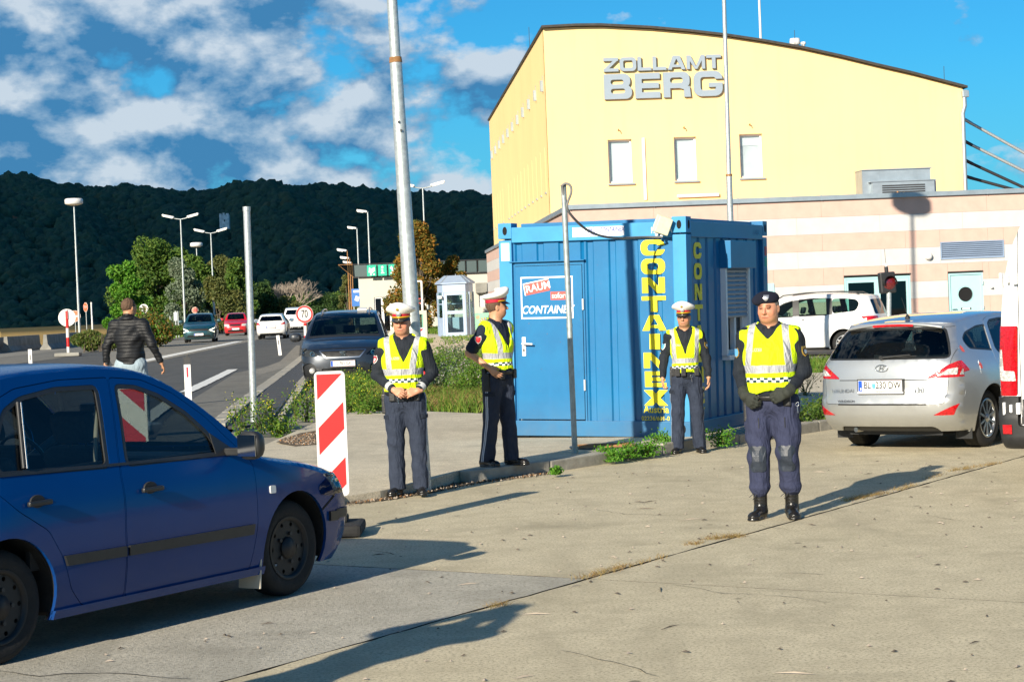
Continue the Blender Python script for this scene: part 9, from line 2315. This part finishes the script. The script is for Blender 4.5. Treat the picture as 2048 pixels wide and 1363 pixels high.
def ridge(px):return sinterp([(-400,372),(0,364),(60,367),(100,373),(200,381),(300,385),(380,394),(440,399),(480,392),(560,384),(640,381),(760,385),(850,394),(985,403),(1200,420),(1500,470),(1900,560),(2300,640)],px)
def hill():
 Yb,Yr=820.0,1230.0;nx,ny=90,26;V=[];F_=[]
 def colx(i):return-700+3100*i/nx
 def height(px,t):
  hr=CAMZ+(at(px,ridge(px),Yr).z-CAMZ)
  f=math.sin(min(1,t)*PI/2)**1.15 if t<=1 else 1-(t-1)*.6
  w=6*math.sin(px*.011+t*3)+4*math.sin(px*.03+t*7)
  return max(-2,hr*f+w*math.sin(min(1,t)*PI)*.9-3)
 for j in range(ny+1):
  t=1.4*j/ny;Y=Yb+(Yr-Yb)*t
  for i in range(nx+1):px=colx(i);p=at(px,640,Y);V.append((p.x,p.y,height(px,t)))
 for j in range(ny):
  for i in range(nx):a=j*(nx+1)+i;F_.append((a,a+1,a+nx+2,a+nx+1))
 o=mk('hill',V,F_,M['forest_floor'],None,True);o['kind']='structure'
 rs=np.random.RandomState(3)
 bm=bmesh.new();bmesh.ops.create_icosphere(bm,subdivisions=2,radius=1.0);bv=np.array([v.co[:]for v in bm.verts]);bf=np.array([[v.index for v in f.verts]for f in bm.faces]);bm.free()
 VV=[];FF=[];b=0;n=12500
 for k in range(n):
  px=rs.uniform(-120,1040);t=rs.uniform(0,1)**.8*1.04 if k>500 else rs.uniform(.96,1.06);Y=Yb+(Yr-Yb)*t;p=at(px,640,Y);z=height(px,t);r_=rs.uniform(2.0,3.9)*(1.0 if k%9 else 1.3);sq=rs.uniform(.8,1.25)
  ph=rs.uniform(0,6.28,3);d=1+.14*np.sin(bv[:,0]*5+ph[0])*np.sin(bv[:,1]*4+ph[1])+.10*np.sin(bv[:,2]*7+ph[2]+bv[:,0]*3)+rs.normal(0,.04,len(bv))
  W=bv*d[:,None]*np.array((r_,r_,r_*sq))+np.array((p.x,p.y,z+r_*.35));VV.append(W);FF.append(bf+b);b+=len(bv)
 o=mk('forest',np.concatenate(VV),np.concatenate(FF),M['forest'],None,True);tag(o,'dark wooded ridge covered by dense trees beyond the field','forest',kind='stuff')
 p=at(38,438,1010);mk2=mk('bare_slope',[tuple(at(24,430,1000)),tuple(at(34,434,1000)),tuple(at(62,446,1000)),tuple(at(56,449,1000)),tuple(at(38,441,1000)),tuple(at(26,437,1000))]+[tuple(at(40,440,1012))],[(0,5,4,1),(1,4,3,2),(0,1,6),(1,2,6)],M['bare_soil']);tag(mk2,'reddish bare soil patch on the wooded hillside','bare slope')
 tb=at(451,450,985);o=thing('stone_tower','small grey ruined stone tower standing among the trees on the hillside','tower',(tb.x,tb.y,tb.z-2))
 mb=MB();mb.box(-2.6,2.0,-2,2,0,7.0);mb.build('wall',M['stone'],o)
 for k,(x0,x1)in enumerate(((-2.6,-1.6),(-1.0,-.1),(.7,2.0))):mb=MB();mb.box(x0,x1,-2,-1,7.0,7.7+.3*(k%2));mb.build('battlement',M['stone'],o)
 mb=MB();mb.box(-.4,.1,-2.04,-1.98,3.6,4.6);mb.build('window',M['black_hole'],o)
hill()
def shade_cloud_bank():  # added out of view behind the camera, only to shade the wooded hill
 rs=np.random.RandomState(12);bm=bmesh.new();bmesh.ops.create_icosphere(bm,subdivisions=3,radius=1.0);bv=np.array([v.co[:]for v in bm.verts]);bf=np.array([[v.index for v in f.verts]for f in bm.faces]);bm.free()
 VV=[];FF=[];b=0;hgt=620.0;back=hgt/math.tan(SUN_EL);dx,dy=math.sin(SUN_AZ)*back,math.cos(SUN_AZ)*back
 for x in np.arange(-620,420,90):
  for y in np.arange(800,1500,90):
   r_=rs.uniform(95,135);d=1+.18*np.sin(bv[:,0]*4+x)*np.sin(bv[:,1]*5+y)+.08*np.sin(bv[:,2]*9+x);W=bv*d[:,None]*np.array((r_,r_,42));W[:,2]=np.maximum(W[:,2],-22);W+=np.array((x+dx+rs.uniform(-20,20),y+dy+rs.uniform(-20,20),hgt+rs.uniform(-8,8)));VV.append(W);FF.append(bf+b);b+=len(bv)
 o=mk('shade_cloud',np.concatenate(VV),np.concatenate(FF),M['shade_cloud_white'],None,True);tag(o,'added unseen bank of white cumulus on the sun side, shading the wooded hill','shade_cloud',kind='stuff')
simple('shade_cloud_white',(.82,.83,.85),1.0,var=.03,scale=.01)
shade_cloud_bank()
